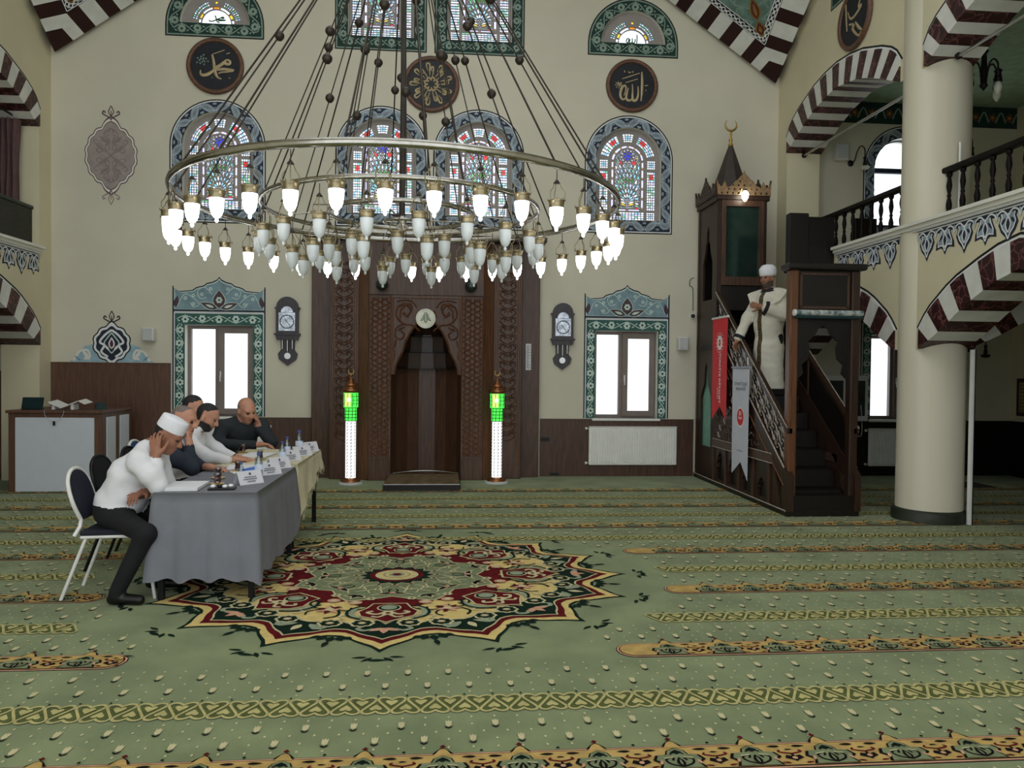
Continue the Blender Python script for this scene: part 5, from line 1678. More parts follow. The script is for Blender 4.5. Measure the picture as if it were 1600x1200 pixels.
q = MB(); q.lathe([(.03, 4.84), (.038, 4.88), (.015, 4.91), (.03, 4.94), (.012, 4.98), (.018, 5.03), (.008, 5.08)], GOLD, sc, 12)
P = [(sc[0] + .085 * cos(radians(t)), sc[1], 5.165 + .085 * sin(radians(t))) for t in range(130, 411, 14)]; n = len(P)
q.tube(P, [.003 + .014 * sin(pi * i / (n - 1)) for i in range(n)], GOLD, 8); q.build('crescent_finial', minbar)
adopt(minbar)
# lit bulb on the canopy
q = MB(); q.lathe([(.0001, -.075), (.016, -.07), (.045, -.02), (.05, .03), (.03, .06), (.02, .075)], mat('lit_warm_bulb', (255, 244, 224), .4, emit=9.0), (4.10, YK - .12, 4.02), 12)
kl = q.build('canopy_lamp', label='lit glass lamp on the canopy over the pulpit', cat='lamp')
q = MB(); q.tube([(4.04, YK - .07, 4.06), (4.05, YK - .12, 4.12), (4.10, YK - .12, 4.12), (4.10, YK - .12, 4.09)], .01, BRASS, 6); q.lathe([(.03, .07), (.03, .09)], BRASS, (4.10, YK - .12, 4.02), 10); q.build('bracket', kl)

# ---- banners hung on the pulpit's flank
def text_mesh(txt, size, m, fr, u, v, name, parent, rot=0.0, sx=1.0, w=.003, bold=False):
    cu = bpy.data.curves.new('txt', 'FONT'); cu.body = txt; cu.size = size; cu.align_x = 'CENTER'; cu.align_y = 'CENTER'; cu.resolution_u = 2
    if bold: cu.offset = size * .02
    ob = bpy.data.objects.new('txt', cu); COL.objects.link(ob)
    bpy.context.view_layer.update()
    me = bpy.data.meshes.new_from_object(ob.evaluated_get(bpy.context.evaluated_depsgraph_get()))
    bpy.data.objects.remove(ob); bpy.data.curves.remove(cu)
    c_, s_ = cos(rot), sin(rot)
    for vt in me.vertices:
        x, y = vt.co.x, vt.co.y
        vt.co = fr(u + (x * c_ - y * s_) * sx, v + x * s_ + y * c_, w)
    me.materials.clear(); me.materials.append(m); me.name = name
    return new_obj(name, me, parent)
FB_ = Fr((XS - .065, 0, 0), (0, -1, 0), (0, 0, 1), (-1, 0, 0))   # u = -Y, reading left to right
def banner(u0, u1, zt, zl, zn, zr, m, lab, cap_m):
    n = 10; q = MB(FB_); um = (u0 + u1) / 2 + .03
    P = [(u0, zt), (u1, zt), (u1 - .015, zr), (um, zn), (u0 + .01, zl)]
    q.prism(P, -.002, .002, m)
    o = q.build('banner', label=lab, cat='banner')
    q = MB(FB_); q.tube([(u0 - .02, zt, 0), (u1 + .02, zt, 0)], .016, cap_m, 8); q.build('top_rod', o)
    q = MB(FB_); q.tube([(u0 + .03, zt, 0), ((u0 + u1) / 2, zt + .17, 0), (u1 - .03, zt, 0)], .004, CHARC, 5); q.build('string', o)
    return o
BR = mat('red_banner_cloth', (214, 50, 54), .75, vary=.04); BW = mat('white_banner_cloth', (208, 210, 224), .75, vary=.02)
REDI = mat('red_print', (206, 40, 48), .7); INK = mat('dark_print', (70, 74, 92), .7); WP = mat('white_print', (238, 236, 234), .7)
o = banner(-10.42, -9.86, 2.32, .93, 1.12, .95, BR, 'red swallowtail banner with white emblem hung on the pulpit side', PLASTIC)
q = MB(Fr(FB_(0, 0, .003), FB_.U, FB_.V, FB_.N)); cu, cv = -10.14, 1.98
q.poly(circ(cu, cv, .10, 24, .10), WP, 0); 
for k in range(16):
    a = 2 * pi * k / 16; q.leaf(cu + .115 * cos(a), cv + .115 * sin(a), a, .035, .014, WP, 0)
q.flower(cu, cv, .05, REDI, WP, 1, 6); q.build('emblem', o)
text_mesh('TÜRKİYE DİYANET', .078, WP, FB_, -10.12, 1.50, 'lettering', o, rot=-pi / 2, w=.005, bold=True)
text_mesh('VAKFI', .06, WP, FB_, -10.19, 1.30, 'lettering', o, rot=-pi / 2, w=.005)
o = banner(-9.65, -9.11, 1.645, .28, .46, .25, BW, 'white swallowtail banner with red round emblem hung lower on the pulpit side', mat('grey_rod', (150, 152, 168), .4))
q = MB(Fr(FB_(0, 0, .003), FB_.U, FB_.V, FB_.N)); cu, cv = -9.37, 1.02
q.poly(circ(cu, cv, .125, 28), WP, 0); q.poly(circ(cu, cv, .108, 28), REDI, 1)
for du in (-.022, .022): q.stroke([(cu + du, cv + .02), (cu + du, cv + .075)], .02, WP, 2)
q.build('emblem', o)
text_mesh('VAKFI', .045, WP, FB_, cu, cv - .012, 'lettering', o, w=.006, bold=True)
text_mesh('DİYANET İŞLERİ', .055, INK, FB_, -9.37, 1.435, 'lettering', o, w=.005); text_mesh('BAŞKANLIĞI', .055, INK, FB_, -9.37, 1.375, 'lettering', o, w=.005)
text_mesh('www.diyanet', .035, INK, FB_, -9.37, .60, 'lettering', o, w=.005)
# ================================================================== CHANDELIER
CH = (-.34, 5.89)
ZR = 2.83
chand = empty('chandelier', (CH[0], CH[1], 0), 0, 'huge three ring mosque chandelier hung with glass bell lamps', 'chandelier')
RINGS = [(1.62, ZR, 38), (1.03, 2.79, 20), (.545, 2.75, 10)]
RINGM = mat('ring_metal', (166, 163, 154), .22, 1.0, vary=.08, scale=20)
CABLE = mat('bronze_chain', (62, 56, 50), .45, .7, vary=.1)
CROWN = mat('pierced_brass', (140, 128, 100), .35, .9, vary=.15, scale=40)
LIT = mat('lit_glass_bell', (255, 255, 255), .4, vary=.005, emit=5.0)
FROST = mat('frosted_glass_bell', (214, 220, 222), .25, vary=.04, spec=.6)
for (r, z, n) in RINGS:
    q = MB(); prof = [(-.012, -.023), (.012, -.023), (.018, 0), (.012, .023), (-.012, .023), (-.018, 0)]
    k = 96; vs, fs = [], []
    sc_ = 1.0 if r > 1.2 else .7
    for i in range(k):
        a = 2 * pi * i / k
        for dr, dz in prof: vs.append(((r + dr * sc_) * cos(a), (r + dr * sc_) * sin(a), z + dz * sc_))
    for i in range(k):
        for j in range(6):
            fs.append((i * 6 + j, i * 6 + (j + 1) % 6, ((i + 1) % k) * 6 + (j + 1) % 6, ((i + 1) % k) * 6 + j))
    q.add(vs, fs, RINGM, True); q.build('ring', chand)
q = MB(); q.lathe([(.02, 2.70), (.02, 5.35)], CABLE, (0, 0, 0), 10); q.lathe([(.06, 5.3), (.09, 5.36), (.09, 5.42), (.02, 5.5), (.02, 8.0)], CABLE, (0, 0, 0), 14)
q.lathe([(.0001, 2.62), (.05, 2.66), (.03, 2.72), (.02, 2.75)], RINGM, (0, 0, 0), 12); q.build('central_rod', chand)
q = MB(); P = [(.14 * cos(2 * pi * i / 24), .14 * sin(2 * pi * i / 24), 2.70) for i in range(24)]; q.tube(P, .010, RINGM, 6, closed=True)
for a in (0, pi / 2, pi, 3 * pi / 2): q.tube([(0, 0, 2.70), (.14 * cos(a), .14 * sin(a), 2.70)], .007, RINGM, 5)
q.build('hub_ring', chand)
q = MB()
for a in range(3):
    t = a * 2 * pi / 3 + .3; q.tube([(.02 * cos(t), .02 * sin(t), 2.72), (.545 * cos(t), .545 * sin(t), 2.74)], .006, RINGM, 5)
q.build('spokes', chand)

# one lamp = crown with arms (sub-parts) round a glass bell
def lamp_meshes(mglass, k):
    drop = -.255
    q = MB(); q.lathe([(.0001, drop - .145), (.008, drop - .14), (.011, drop - .13), (.007, drop - .12), (.016, drop - .114), (.028, drop - .100), (.036, drop - .078), (.041, drop - .045), (.043, drop - .01), (.042, drop)], mglass, (0, 0, 0), 14)
    bell = q.build('glass_bell')
    q = MB(); n = 12
    q.lathe([(.043, drop - .004), (.045, drop + .004), (.045, drop + .012), (.047, drop + .03), (.053, drop + .04), (.051, drop + .042), (.043, drop + .03), (.041, drop + .006)], CROWN, (0, 0, 0), 16)
    for j in range(8):
        a = 2 * pi * j / 8; q.leaf if False else None
        c, s = cos(a), sin(a)
        q.tube([(.050 * c, .050 * s, drop + .036), (.056 * c, .056 * s, drop + .055)], [.006, .001], CROWN, 4)
    crown = q.build('crown')
    q = MB()
    q.tube([(0, 0, -.03), (0, 0, -.10)], .003, CABLE, 5)
    q.lathe([(.0001, -.085), (.006, -.09), (.02, -.108), (.022, -.112)], CABLE, (0, 0, 0), 8)
    for j in range(3):
        a = 2 * pi * j / 3 + .5; c, s = cos(a), sin(a)
        P = spline([(.018 * c, .018 * s, -.112), (.03 * c, .03 * s, -.14), (.05 * c, .05 * s, -.165), (.052 * c, .052 * s, -.185), (.05 * c, .05 * s, drop + .05)], 3)
        q.tube(P, .0032, CROWN, 4)
    ch = q.build('chain')
    out = (bell.data, crown.data, ch.data)
    for o in (bell, crown, ch): bpy.data.objects.remove(o)
    return out
lit, fro = lamp_meshes(LIT, 0), lamp_meshes(FROST, 1)
for ri, (r, z, n) in enumerate(RINGS):
    ms = lit if ri == 0 else fro
    for i in range(n):
        a = 2 * pi * (i + (.5 if ri == 1 else .0)) / n - pi / 2
        o = new_obj('glass_bell', ms[0], chand); o.location = (r * cos(a), r * sin(a), z); o.rotation_euler = (0, 0, a)
        k = new_obj('crown', ms[1], o); k2 = new_obj('chain', ms[2], o)
# low tier of unlit bells under the middle ring
for i in range(12):
    a = 2 * pi * (i + .5) / 12 - pi / 2; r = .80
    q = MB(); q.tube([(.545 * cos(a), .545 * sin(a), 2.74), (r * cos(a), r * sin(a), 2.70)], .005, RINGM, 5); q.build('arm', chand)
    o = new_obj('glass_bell', fro[0], chand); o.location = (r * cos(a), r * sin(a), 2.68); o.rotation_euler = (0, 0, a)
    new_obj('crown', fro[1], o); new_obj('chain', fro[2], o)
# cables with balls
APEX = 5.36
q = MB(); q.lathe([(.0001, -.036), (.018, -.032), (.033, -.012), (.036, .004), (.030, .02), (.016, .033), (.006, .04)], CABLE, (0, 0, 0), 14); bme = q.build('ball'); bm_data = bme.data; bpy.data.objects.remove(bme)
def cable(r, z, a, frac, r1=.05):
    p0 = Vector((r * cos(a), r * sin(a), z)); p1 = Vector((r1 * cos(a), r1 * sin(a), APEX))
    q = MB(); q.tube([tuple(p0), tuple(p1)], .0065 if r > 1.2 else .005, CABLE, 5)
    o = q.build('cable', chand)
    for f_ in frac:
        b_ = new_obj('ball', bm_data, o); b_.location = p0.lerp(p1, f_)
for i in range(16):
    cable(1.62, ZR + .02, 2 * pi * (i + .5) / 16 + .06 * (1 if i % 2 else -1), [(.46, .62, .53, .70)[i % 4]])
for i in range(10):
    cable(1.03, 2.80, 2 * pi * (i + .2) / 10, [(.36, .5)[i % 2]])
for i in range(6):
    cable(.545, 2.76, 2 * pi * (i + .6) / 6, [(.3, .44)[i % 2]])
# ================================================================== TABLES, CHAIRS, DESK AND SMALL THINGS
TZ = .735
GREYC = mat('grey_tablecloth', (120, 122, 130), .85, vary=.04, scale=5, bump=.3, bscale=12)
CREAMC = mat('cream_tablecloth', (206, 198, 170), .85, vary=.04, scale=5, bump=.3, bscale=12)
BLKM = mat('black_metal', (18, 18, 20), .4, .3)
def table(x0, x1, y0, y1, lab):
    r = empty('folding_table', ((x0 + x1) / 2, (y0 + y1) / 2, 0), 0, lab, 'table')
    q = MB(); q.bbox(x0, x1, y0, y1, TZ - .035, TZ, WOODM); q.build('table_top', r)
    for x in (x0 + .04, x1 - .04):
        for y in (y0 + .05, y1 - .05):
            q = MB(); q.bbox(x - .02, x + .02, y - .02, y + .02, 0, TZ - .035, BLKM, .004); q.build('leg', r)
    adopt(r); return r
TA = (-1.96, -1.28, 5.34, 6.70); TB = (-2.02, -1.30, 6.80, 8.06)
table(*TA, 'table under the grey cloth nearest the camera')
table(*TB, 'table under the cream cloth at the far end')
def cloth(rect, drops, m, lab, z=TZ + .004, seed=1, wave=.03, hemw=.02, dip=None):
    """draped cloth: flat top and hanging sides (order: -y, +x, +y, -x)"""
    x0, x1, y0, y1 = rect; R = random.Random(seed); N = 26
    ring = []
    def side(a, b, nrm, drop):
        for i in range(N):
            t = i / N; ring.append((a[0] + (b[0] - a[0]) * t, a[1] + (b[1] - a[1]) * t, nrm, drop, t))
    side((x0, y0), (x1, y0), (0, -1), drops[0]); side((x1, y0), (x1, y1), (1, 0), drops[1]); side((x1, y1), (x0, y1), (0, 1), drops[2]); side((x0, y1), (x0, y0), (-1, 0), drops[3])
    vs = [(p[0], p[1], z) for p in ring]; n = len(ring); rows = 9
    ph = [R.uniform(0, 6.28) for _ in range(4)]
    for r in range(1, rows + 1):
        f = r / rows
        for i, (x, y, nr, dr, t) in enumerate(ring):
            k = i // N; kk = (k - 1) % 4
            # blend the drop and direction near corners
            w = 0.0; nx, ny = nr; d = dr
            if t < .10: w = .5 * (1 - t / .10); pn = [(0, -1), (1, 0), (0, 1), (-1, 0)][kk]; nx, ny = nx * (1 - w) + pn[0] * w, ny * (1 - w) + pn[1] * w; d = d * (1 - w) + drops[kk] * w
            if t > .90: w = .5 * ((t - .90) / .10); pn = [(0, -1), (1, 0), (0, 1), (-1, 0)][(k + 1) % 4]; nx, ny = nx * (1 - w) + pn[0] * w, ny * (1 - w) + pn[1] * w; d = d * (1 - w) + drops[(k + 1) % 4] * w
            corner = max(0, 1 - min(t, 1 - t) / .10)
            out = .012 + f * (.02 + wave * (sin(t * 19 + ph[k]) * .6 + sin(t * 41 + ph[k] * 2) * .4) + .05 * corner)
            dd = d * (1 + .03 * sin(t * 23 + ph[k])) * (1 + .10 * corner)
            if dip: dd = dip(k, t, dd)
            zz = z - min(.012, dd * f) - max(0, dd * f - .012)
            vs.append((x + nx * out, y + ny * out, max(.012, zz)))
    fs = [tuple(range(n))]
    for r in range(rows):
        for i in range(n): fs.append((r * n + i, r * n + (i + 1) % n, (r + 1) * n + (i + 1) % n, (r + 1) * n + i))
    q = MB(); q.add(vs, fs, m, True); q.f and None
    o = q.build('tablecloth', label=lab, cat='tablecloth'); 
    o.data.polygons[0].use_smooth = False
    return o
cloth(TA, (.59, .57, .10, .46), GREYC, 'grey cloth hanging low over the near table', seed=3, wave=.02)
def dipB(k, t, d):
    if k == 1: return .16 + .30 * max(0, 1 - t * 1.25) + .03 * sin(t * 40)
    return d
cloth((TB[0], TB[1] + .015, TB[2] + .0, TB[3]), (.06, .3, .20, .2), CREAMC, 'cream fringed cloth hanging unevenly over the far table', z=TZ + .012, seed=5, wave=.035, dip=dipB)
# fringe belongs to the cloth
cl = [o for o in bpy.data.objects if o.name.startswith('tablecloth')][-1]
q = MB(); R = random.Random(9)
for i in range(70):
    t = i / 69; y = TB[2] + .05 + (TB[3] - TB[2] - .1) * t; z = TZ + .012 - (.16 + .30 * max(0, 1 - t * 1.25) + .03 * sin(t * 40)) * .99
    x = TB[1] + .06
    q.tube([(x, y, z + .02), (x + R.uniform(-.006, .006), y + R.uniform(-.01, .01), z - .035)], .002, CREAMC, 3)
q.build('fringe', cl, kind='stuff')
SURF_A, SURF_B = TZ + .006, TZ + .014

# ---- chairs
def chair(loc, rz, frame_m, pad_m, lab, group='stacking chairs along the table'):
    r = empty('banquet_chair', loc, rz, lab, 'chair', group)       # faces +x
    q = MB(); q.bbox(-.21, .21, -.20, .20, .43, .475, pad_m, .018); q.build('seat', r)
    # rounded back, tilted
    tilt = lambda z: -.20 - .13 * (z - .47) / .45
    def outline(s_):
        H = [(-.14, .54), (-.18, .64), (-.185, .73), (-.155, .81), (-.085, .86), (0, .875), (.085, .86), (.155, .81), (.185, .73), (.18, .64), (.14, .54)]
        return spline([(tilt(z), y * s_, z if s_ == 1 else .54 + (z - .54) * .97) for y, z in H], 4)
    P = outline(.93); n = len(P)
    q = MB(); q.add([(x + .014, y, z) for x, y, z in P] + [(x - .014, y, z) for x, y, z in P], [tuple(range(n)), tuple(range(2 * n - 1, n - 1, -1))] + [(i, (i + 1) % n, n + (i + 1) % n, n + i) for i in range(n)], pad_m); q.build('backrest', r)
    q = MB(); F_ = [(-.24, -.205, .44)] + [(-.215, -.17, .50)] + list(outline(1.0)) + [(-.215, .17, .50), (-.24, .205, .44)]
    q.tube(F_, .0135, frame_m, 8); q.build('back_frame', r)
    for e in (-1, 1):
        q = MB(); q.tube(spline([(.27, .19 * e, 0), (.235, .19 * e, .25), (.20, .19 * e, .40), (.15, .19 * e, .43), (-.20, .19 * e, .43)], 5), .0125, frame_m, 8); q.build('leg', r)
        q = MB(); q.tube([(-.17, .185 * e, .43), (-.33, .195 * e, .0)], .0125, frame_m, 8); q.build('leg', r)
    q = MB(); q.tube([(-.2, -.19, .428), (-.2, .19, .428)], .010, frame_m, 6); q.build('stretcher', r)
    return r
CWHITE = mat('white_chair_frame', (222, 222, 218), .4, vary=.03); NAVYP = mat('navy_chair_fabric', (24, 28, 42), .85, vary=.1); BLUEP = mat('blue_chair_fabric', (40, 74, 120), .85, vary=.1); BLKP = mat('black_chair_fabric', (20, 20, 24), .8)
chair((-2.26, 5.60, 0), radians(4), CWHITE, NAVYP, 'white framed navy chair under the man in the white cap')
chair((-2.44, 6.36, 0), 0, BLKM, BLKP, 'black framed chair under the man in the navy jacket')
chair((-2.48, 7.02, 0), 0, BLKM, BLKP, 'black framed chair under the writing man in white')
chair((-2.66, 7.62, 0), 0, CWHITE, BLUEP, 'white framed blue chair under the hidden dark haired man')
chair((-2.20, 8.44, 0), radians(-58), BLKM, BLKP, 'black framed chair under the bald man')

# ---- things on the tables
TEA = mat('black_tea', (70, 18, 12), .1, vary=.1, spec=.6); GLASSM = glass_mat('clear_glass', (236, 242, 244), .12); SAUCER = mat('saucer_gilt', (206, 176, 110), .4)
PAPER = mat('white_paper', (232, 232, 236), .8, vary=.01)
def tea(x, y, z, lab, full=True):
    r = empty('tea_glass', (x, y, z), 0, lab, 'tea glass', 'tea glasses on the tables')
    q = MB(); q.lathe([(.018, 0), (.045, .004), (.052, .010), (.046, .010), (.02, .005)], SAUCER, (0, 0, 0), 18); q.build('saucer', r)
    q = MB(); q.lathe([(.021, .012), (.026, .03), (.022, .05), (.024, .066), (.030, .09), (.029, .09)], GLASSM, (0, 0, 0), 16); q.build('glass', r)
    q = MB(); q.lathe([(.0195, .014), (.0245, .03), (.0205, .05), (.0225, .066), (.025, .076)], TEA, (0, 0, 0), 14); q.build('tea', r)
tea(-1.64, 5.70, SURF_A, 'tea glass on gilt saucer beside the open papers'); tea(-1.72, 6.0, SURF_A, 'large dark tea glass behind the first saucer')
tea(-1.68, 6.40, SURF_A, 'tea glass by the hands of the man in navy'); tea(-1.68, 7.15, SURF_B, 'tea glass in the middle of the cream cloth'); tea(-1.98, 7.72, SURF_B, 'tea glass by the hand of the bald man')
BLUEW = mat('blue_cap_plastic', (52, 76, 130), .4); LABELW = mat('bottle_label', (196, 208, 226), .5)
WATER = glass_mat('water_bottle_plastic', (214, 226, 236), .16)
def bottle(x, y, z, lab, s=1.0):
    r = empty('water_bottle', (x, y, z), 0, lab, 'bottle', 'small water bottles on the tables')
    q = MB(); q.lathe([(.028 * s, 0), (.031 * s, .01 * s), (.031 * s, .05 * s), (.028 * s, .06 * s), (.031 * s, .07 * s), (.031 * s, .12 * s), (.024 * s, .15 * s), (.012 * s, .17 * s), (.012 * s, .185 * s)], WATER, (0, 0, 0), 16); q.build('body', r)
    q = MB(); q.lathe([(.0315 * s, .07 * s), (.0315 * s, .11 * s)], LABELW, (0, 0, 0), 16); q.build('label_band', r)
    q = MB(); q.lathe([(.0145 * s, .178 * s), (.0145 * s, .198 * s), (.012 * s, .20 * s)], BLUEW, (0, 0, 0), 12); q.build('cap', r)
bottle(-1.42, 6.0, SURF_A, 'water bottle between the first two name cards'); bottle(-1.41, 6.80, SURF_B, 'water bottle between the third and fourth name cards')
bottle(-1.46, 7.25, SURF_B, 'water bottle with blue cap in front of the fifth name card'); bottle(-1.42, 7.62, SURF_B, 'tall water bottle beside the last name card', 1.15)
bottle(-1.50, 5.80, SURF_A, 'small green labelled water bottle beside the black tray', .75)
CARD = mat('name_card', (206, 206, 212), .7, vary=.02)
def namecard(x, y, z, rz, lab):
    r = empty('name_card', (x, y, z), rz, lab, 'name card', 'folded name cards along the table edge')
    q = MB(); h, w, d = .095, .10, .045
    vs = [(d, -w, 0), (d, w, 0), (0, w, h), (0, -w, h), (-d, -w, 0), (-d, w, 0)]
    q.add(vs, [(0, 1, 2, 3), (3, 2, 5, 4)], CARD)
    q.build('card', r)
    fr = Fr((d * .5 + .003, 0, h * .5), (0, 1, 0), Vector((-d, 0, h)).normalized(), Vector((h, 0, d)).normalized())
    q = MB(fr); q.disc(0, .028, .010, INK, 1, 10)
    for v, hw in ((.004, .05), (-.012, .062), (-.03, .035)):
        for k in range(int(hw * 2 / .014)): q.poly([(-hw + k * .014, v - .004), (-hw + k * .014 + .010, v - .004), (-hw + k * .014 + .010, v + .004), (-hw + k * .014, v + .004)], INK, 1)
    q.build('printed_lines', r)
INK = mat('dark_print', (70, 74, 92), .7)
for i, (x, y, z) in enumerate(((-1.43, 5.74, SURF_A), (-1.40, 6.22, SURF_A), (-1.40, 6.60, SURF_A), (-1.40, 7.06, SURF_B), (-1.37, 7.45, SURF_B), (-1.37, 7.84, SURF_B))):
    namecard(x, y, z, radians(-42), ['name card nearest the camera behind the black tray', 'second name card from the camera', 'third name card, last on the grey cloth', 'fourth name card, first on the cream cloth', 'fifth name card, beside the blue capped bottle', 'last name card at the far corner of the table'][i])
def sheet(x, y, z, rz, w, l, lab, n=1, name='paper_stack', m=None):
    q = MB(); c_, s_ = cos(rz), sin(rz)
    fr = Fr((x, y, z), (c_, s_, 0), (-s_, c_, 0), (0, 0, 1)); q.fr = fr
    for k in range(n): q.box(-w / 2 + .006 * (k % 2), w / 2 + .006 * (k % 2), -l / 2, l / 2, k * .006, k * .006 + .005, m or PAPER)
    return q.build(name, label=lab, cat='papers')
sheet(-1.82, 5.56, SURF_A, .05, .24, .32, 'stack of white papers under the elbow of the man in the cap', 4)
sheet(-1.72, 6.62, SURF_A, .2, .21, .29, 'white sheets in front of the writing man', 2); sheet(-1.78, 7.48, SURF_B, -.1, .26, .34, 'open white papers on the cream cloth', 2)
sheet(-1.62, 6.36, SURF_A, .5, .2, .14, 'white sheet beside the blue packet', 1)
BLUEN = mat('blue_wrapper', (58, 108, 190), .5, vary=.15, scale=30)
q = MB(Fr((-1.56, 6.42, SURF_A), (cos(.4), sin(.4), 0), (-sin(.4), cos(.4), 0), (0, 0, 1))); q.add([q.fr(*p) for p in ((-.10, -.05, .0), (.02, -.06, .006), (.12, -.03, .0), (.10, .05, .014), (0, .06, .028), (-.1, .05, .01), (.0, .0, .036))], [(0, 1, 6), (1, 2, 6), (2, 3, 6), (3, 4, 6), (4, 5, 6), (5, 0, 6)], BLUEN)
q.build('blue_packet', label='crumpled blue wrapper in the middle of the grey cloth', cat='wrapper')
r = empty('tray', (-1.545, 5.48, SURF_A), .1, 'small black tray with white wrapped sweets near the table corner', 'tray')
q = MB(); q.bbox(-.09, .09, -.05, .05, 0, .012, BLKM, .004); q.build('tray_base', r)
for i, (x, y) in enumerate(((-.06, .0), (-.02, .02), (.02, -.01), (.055, .015))):
    q = MB(); q.ball((x, y, .022), .020, PAPER if i != 1 else CHARC, 8, .012); q.build('sweet', r)
q = MB(); q.tube([(-1.87, 6.94, .785), (-1.80, 6.98, .90)], .004, CHARC, 6); q.build('pen', label='dark pen held by the writing man', cat='pen')
sheet(-1.50, 6.88, SURF_B, .1, .2, .14, 'folded paper lying at the seam of the two cloths', 1)

# ---- desk with white panels at the left
r = empty('reception_desk', (-4.85, 10.45, 0), 0, 'brown desk with white panels against the left wall', 'desk')
DX0, DX1, DY0, DY1, DH = -5.42, -4.30, 10.02, 10.93, 1.02
q = MB(); q.bbox(DX0, DX1, DY0 + .02, DY1, 0, DH - .03, WOODB, .004); q.build('body', r)
q = MB(); q.bbox(DX0 - .02, DX1 + .02, DY0 - .015, DY1, DH - .035, DH, WOODB, .005); q.build('top', r)
WP2 = mat('white_desk_panel', (206, 212, 220), .35, vary=.01)
q = MB(); q.bbox(DX0 + .09, DX1 - .09, DY0, DY0 + .03, .0, DH - .09, WP2, .004); q.build('front_panel', r)
for y0, y1 in ((DY0 + .14, DY0 + .40), (DY0 + .54, DY0 + .82)):
    q = MB(); q.bbox(DX1 - .01, DX1 + .012, y0, y1, .0, DH - .09, WP2, .004); q.build('side_panel', r)
adopt(r)
q = MB(Fr((-5.2, 10.16, DH), (1, 0, 0), (0, .25, .97), (0, -.97, .25))); q.bbox(-.13, .13, 0.0, .16, -.004, .004, mat('dark_green_screen', (26, 44, 46), .3), .003)
o = q.build('tablet', label='dark tablet leaning at the left of the desk top', cat='tablet')
q = MB(Fr((-5.2, 10.16, DH), (1, 0, 0), (0, 0, 1), (0, -1, 0))); q.box(-.1, .1, 0, .012, -.10, .02, BLKM); q.build('stand', o)
r = empty('book_rest', (-4.83, 10.25, DH), 0, 'white folding book rest standing open on the desk', 'book rest')
q = MB(); q.add([(-.17, -.1, .10), (-.02, -.1, .03), (-.02, .14, .05), (-.17, .14, .12), (-.17, -.1, .088), (-.02, -.1, .018), (-.02, .14, .038), (-.17, .14, .108)], [(0, 1, 2, 3), (4, 5, 6, 7), (0, 1, 5, 4), (1, 2, 6, 5), (2, 3, 7, 6), (3, 0, 4, 7)], PLASTIC); q.build('leaf', r)
q = MB(); q.add([(-.02, -.1, .03), (.18, -.1, .115), (.18, .14, .135), (-.02, .14, .05), (-.02, -.1, .018), (.18, -.1, .103), (.18, .14, .123), (-.02, .14, .038)], [(0, 1, 2, 3), (4, 5, 6, 7), (0, 1, 5, 4), (1, 2, 6, 5), (2, 3, 7, 6), (3, 0, 4, 7)], PLASTIC); q.build('leaf', r)
q = MB(); q.add([(.18, -.1, .115), (.27, -.1, .07), (.27, .14, .09), (.18, .14, .135)], [(0, 1, 2, 3)], PLASTIC); q.build('flap', r)
for x in (-.13, .10):
    q = MB(); q.bbox(x - .02, x + .02, -.06, .08, 0, .075, PLASTIC, .004); q.build('foot', r)
q = MB(); q.lathe([(.07, 0), (.07, .03), (.062, .07), (.05, .085), (.0001, .09)], mat('dark_green_felt', (40, 58, 58), .9), (-4.45, 10.35, DH), 20); q.lathe([(.075, 0), (.075, .02)], mat('dark_green_felt', (40, 58, 58), .9), (-4.45, 10.35, DH), 20)
q.build('felt_cap', label='dark green cap lying at the right of the desk top', cat='cap')
r = empty('hanging_cable', (-4.86, 9.985, .93), 0, 'thin cable loop with small black microphone on the desk front', 'cable')
q = MB(); q.tube(spline([(-.11, .012, .10), (-.10, .008, .03), (-.04, .006, -.03), (.02, .005, -.045), (.08, .006, -.02), (.12, .010, .06), (.12, .012, .10)], 5), .003, GREYP, 5); q.build('cable', r)
q = MB(); q.bbox(-.005, .022, -.006, .012, -.095, -.04, CHARC, .004); q.build('microphone', r)
# plastic bag at the left edge
q = MB(); BAGM = mat('white_plastic_bag', (214, 214, 214), .4, c2=(120, 166, 168), scale=7)
n = 16; rings = [(0, .10), (.05, .135), (.14, .14), (.22, .12), (.30, .10), (.36, .115)]; vs, fs = [], []
R = random.Random(5)
for z, rr in rings:
    for j in range(n):
        a = 2 * pi * j / n; k = 1 + .12 * sin(3 * a + z * 9) + R.uniform(-.05, .05); vs.append((-5.62 + rr * k * cos(a), 9.86 + rr * .8 * k * sin(a), z + (.02 * sin(4 * a) if z > .3 else 0)))
for i in range(len(rings) - 1):
    for j in range(n): fs.append((i * n + j, i * n + (j + 1) % n, (i + 1) * n + (j + 1) % n, (i + 1) * n + j))
fs.append(tuple(range(n))); q.add(vs, fs, BAGM, True); q.build('plastic_bag', label='white plastic bag standing on the carpet left of the desk', cat='bag')
# ================================================================== PEOPLE
# one continuous surface per body: smooth union of tapered limbs, meshed with surface nets
SKIN = mat('skin', (186, 136, 112), .5, vary=.05, scale=12, spec=.35)
SKIN2 = mat('skin_tan', (150, 104, 82), .5, vary=.05, scale=12, spec=.35)
HAIRD = mat('dark_hair', (34, 32, 32), .7, vary=.15, scale=60, bump=.4, bscale=160)
HAIRG = mat('grey_stubble', (112, 100, 96), .7, vary=.1, scale=80)
EYE = mat('eye_dark', (58, 42, 36), .3)
LIP = mat('lips', (150, 88, 80), .5)
SHIRTW = mat('white_shirt_cloth', (222, 222, 226), .85, vary=.02, scale=6, bump=.5, bscale=14)
TROUS = mat('black_trouser_cloth', (20, 21, 24), .85, vary=.1, bump=.3, bscale=30)
NAVYJ = mat('navy_jacket_cloth', (36, 44, 56), .85, vary=.08, bump=.3, bscale=30)
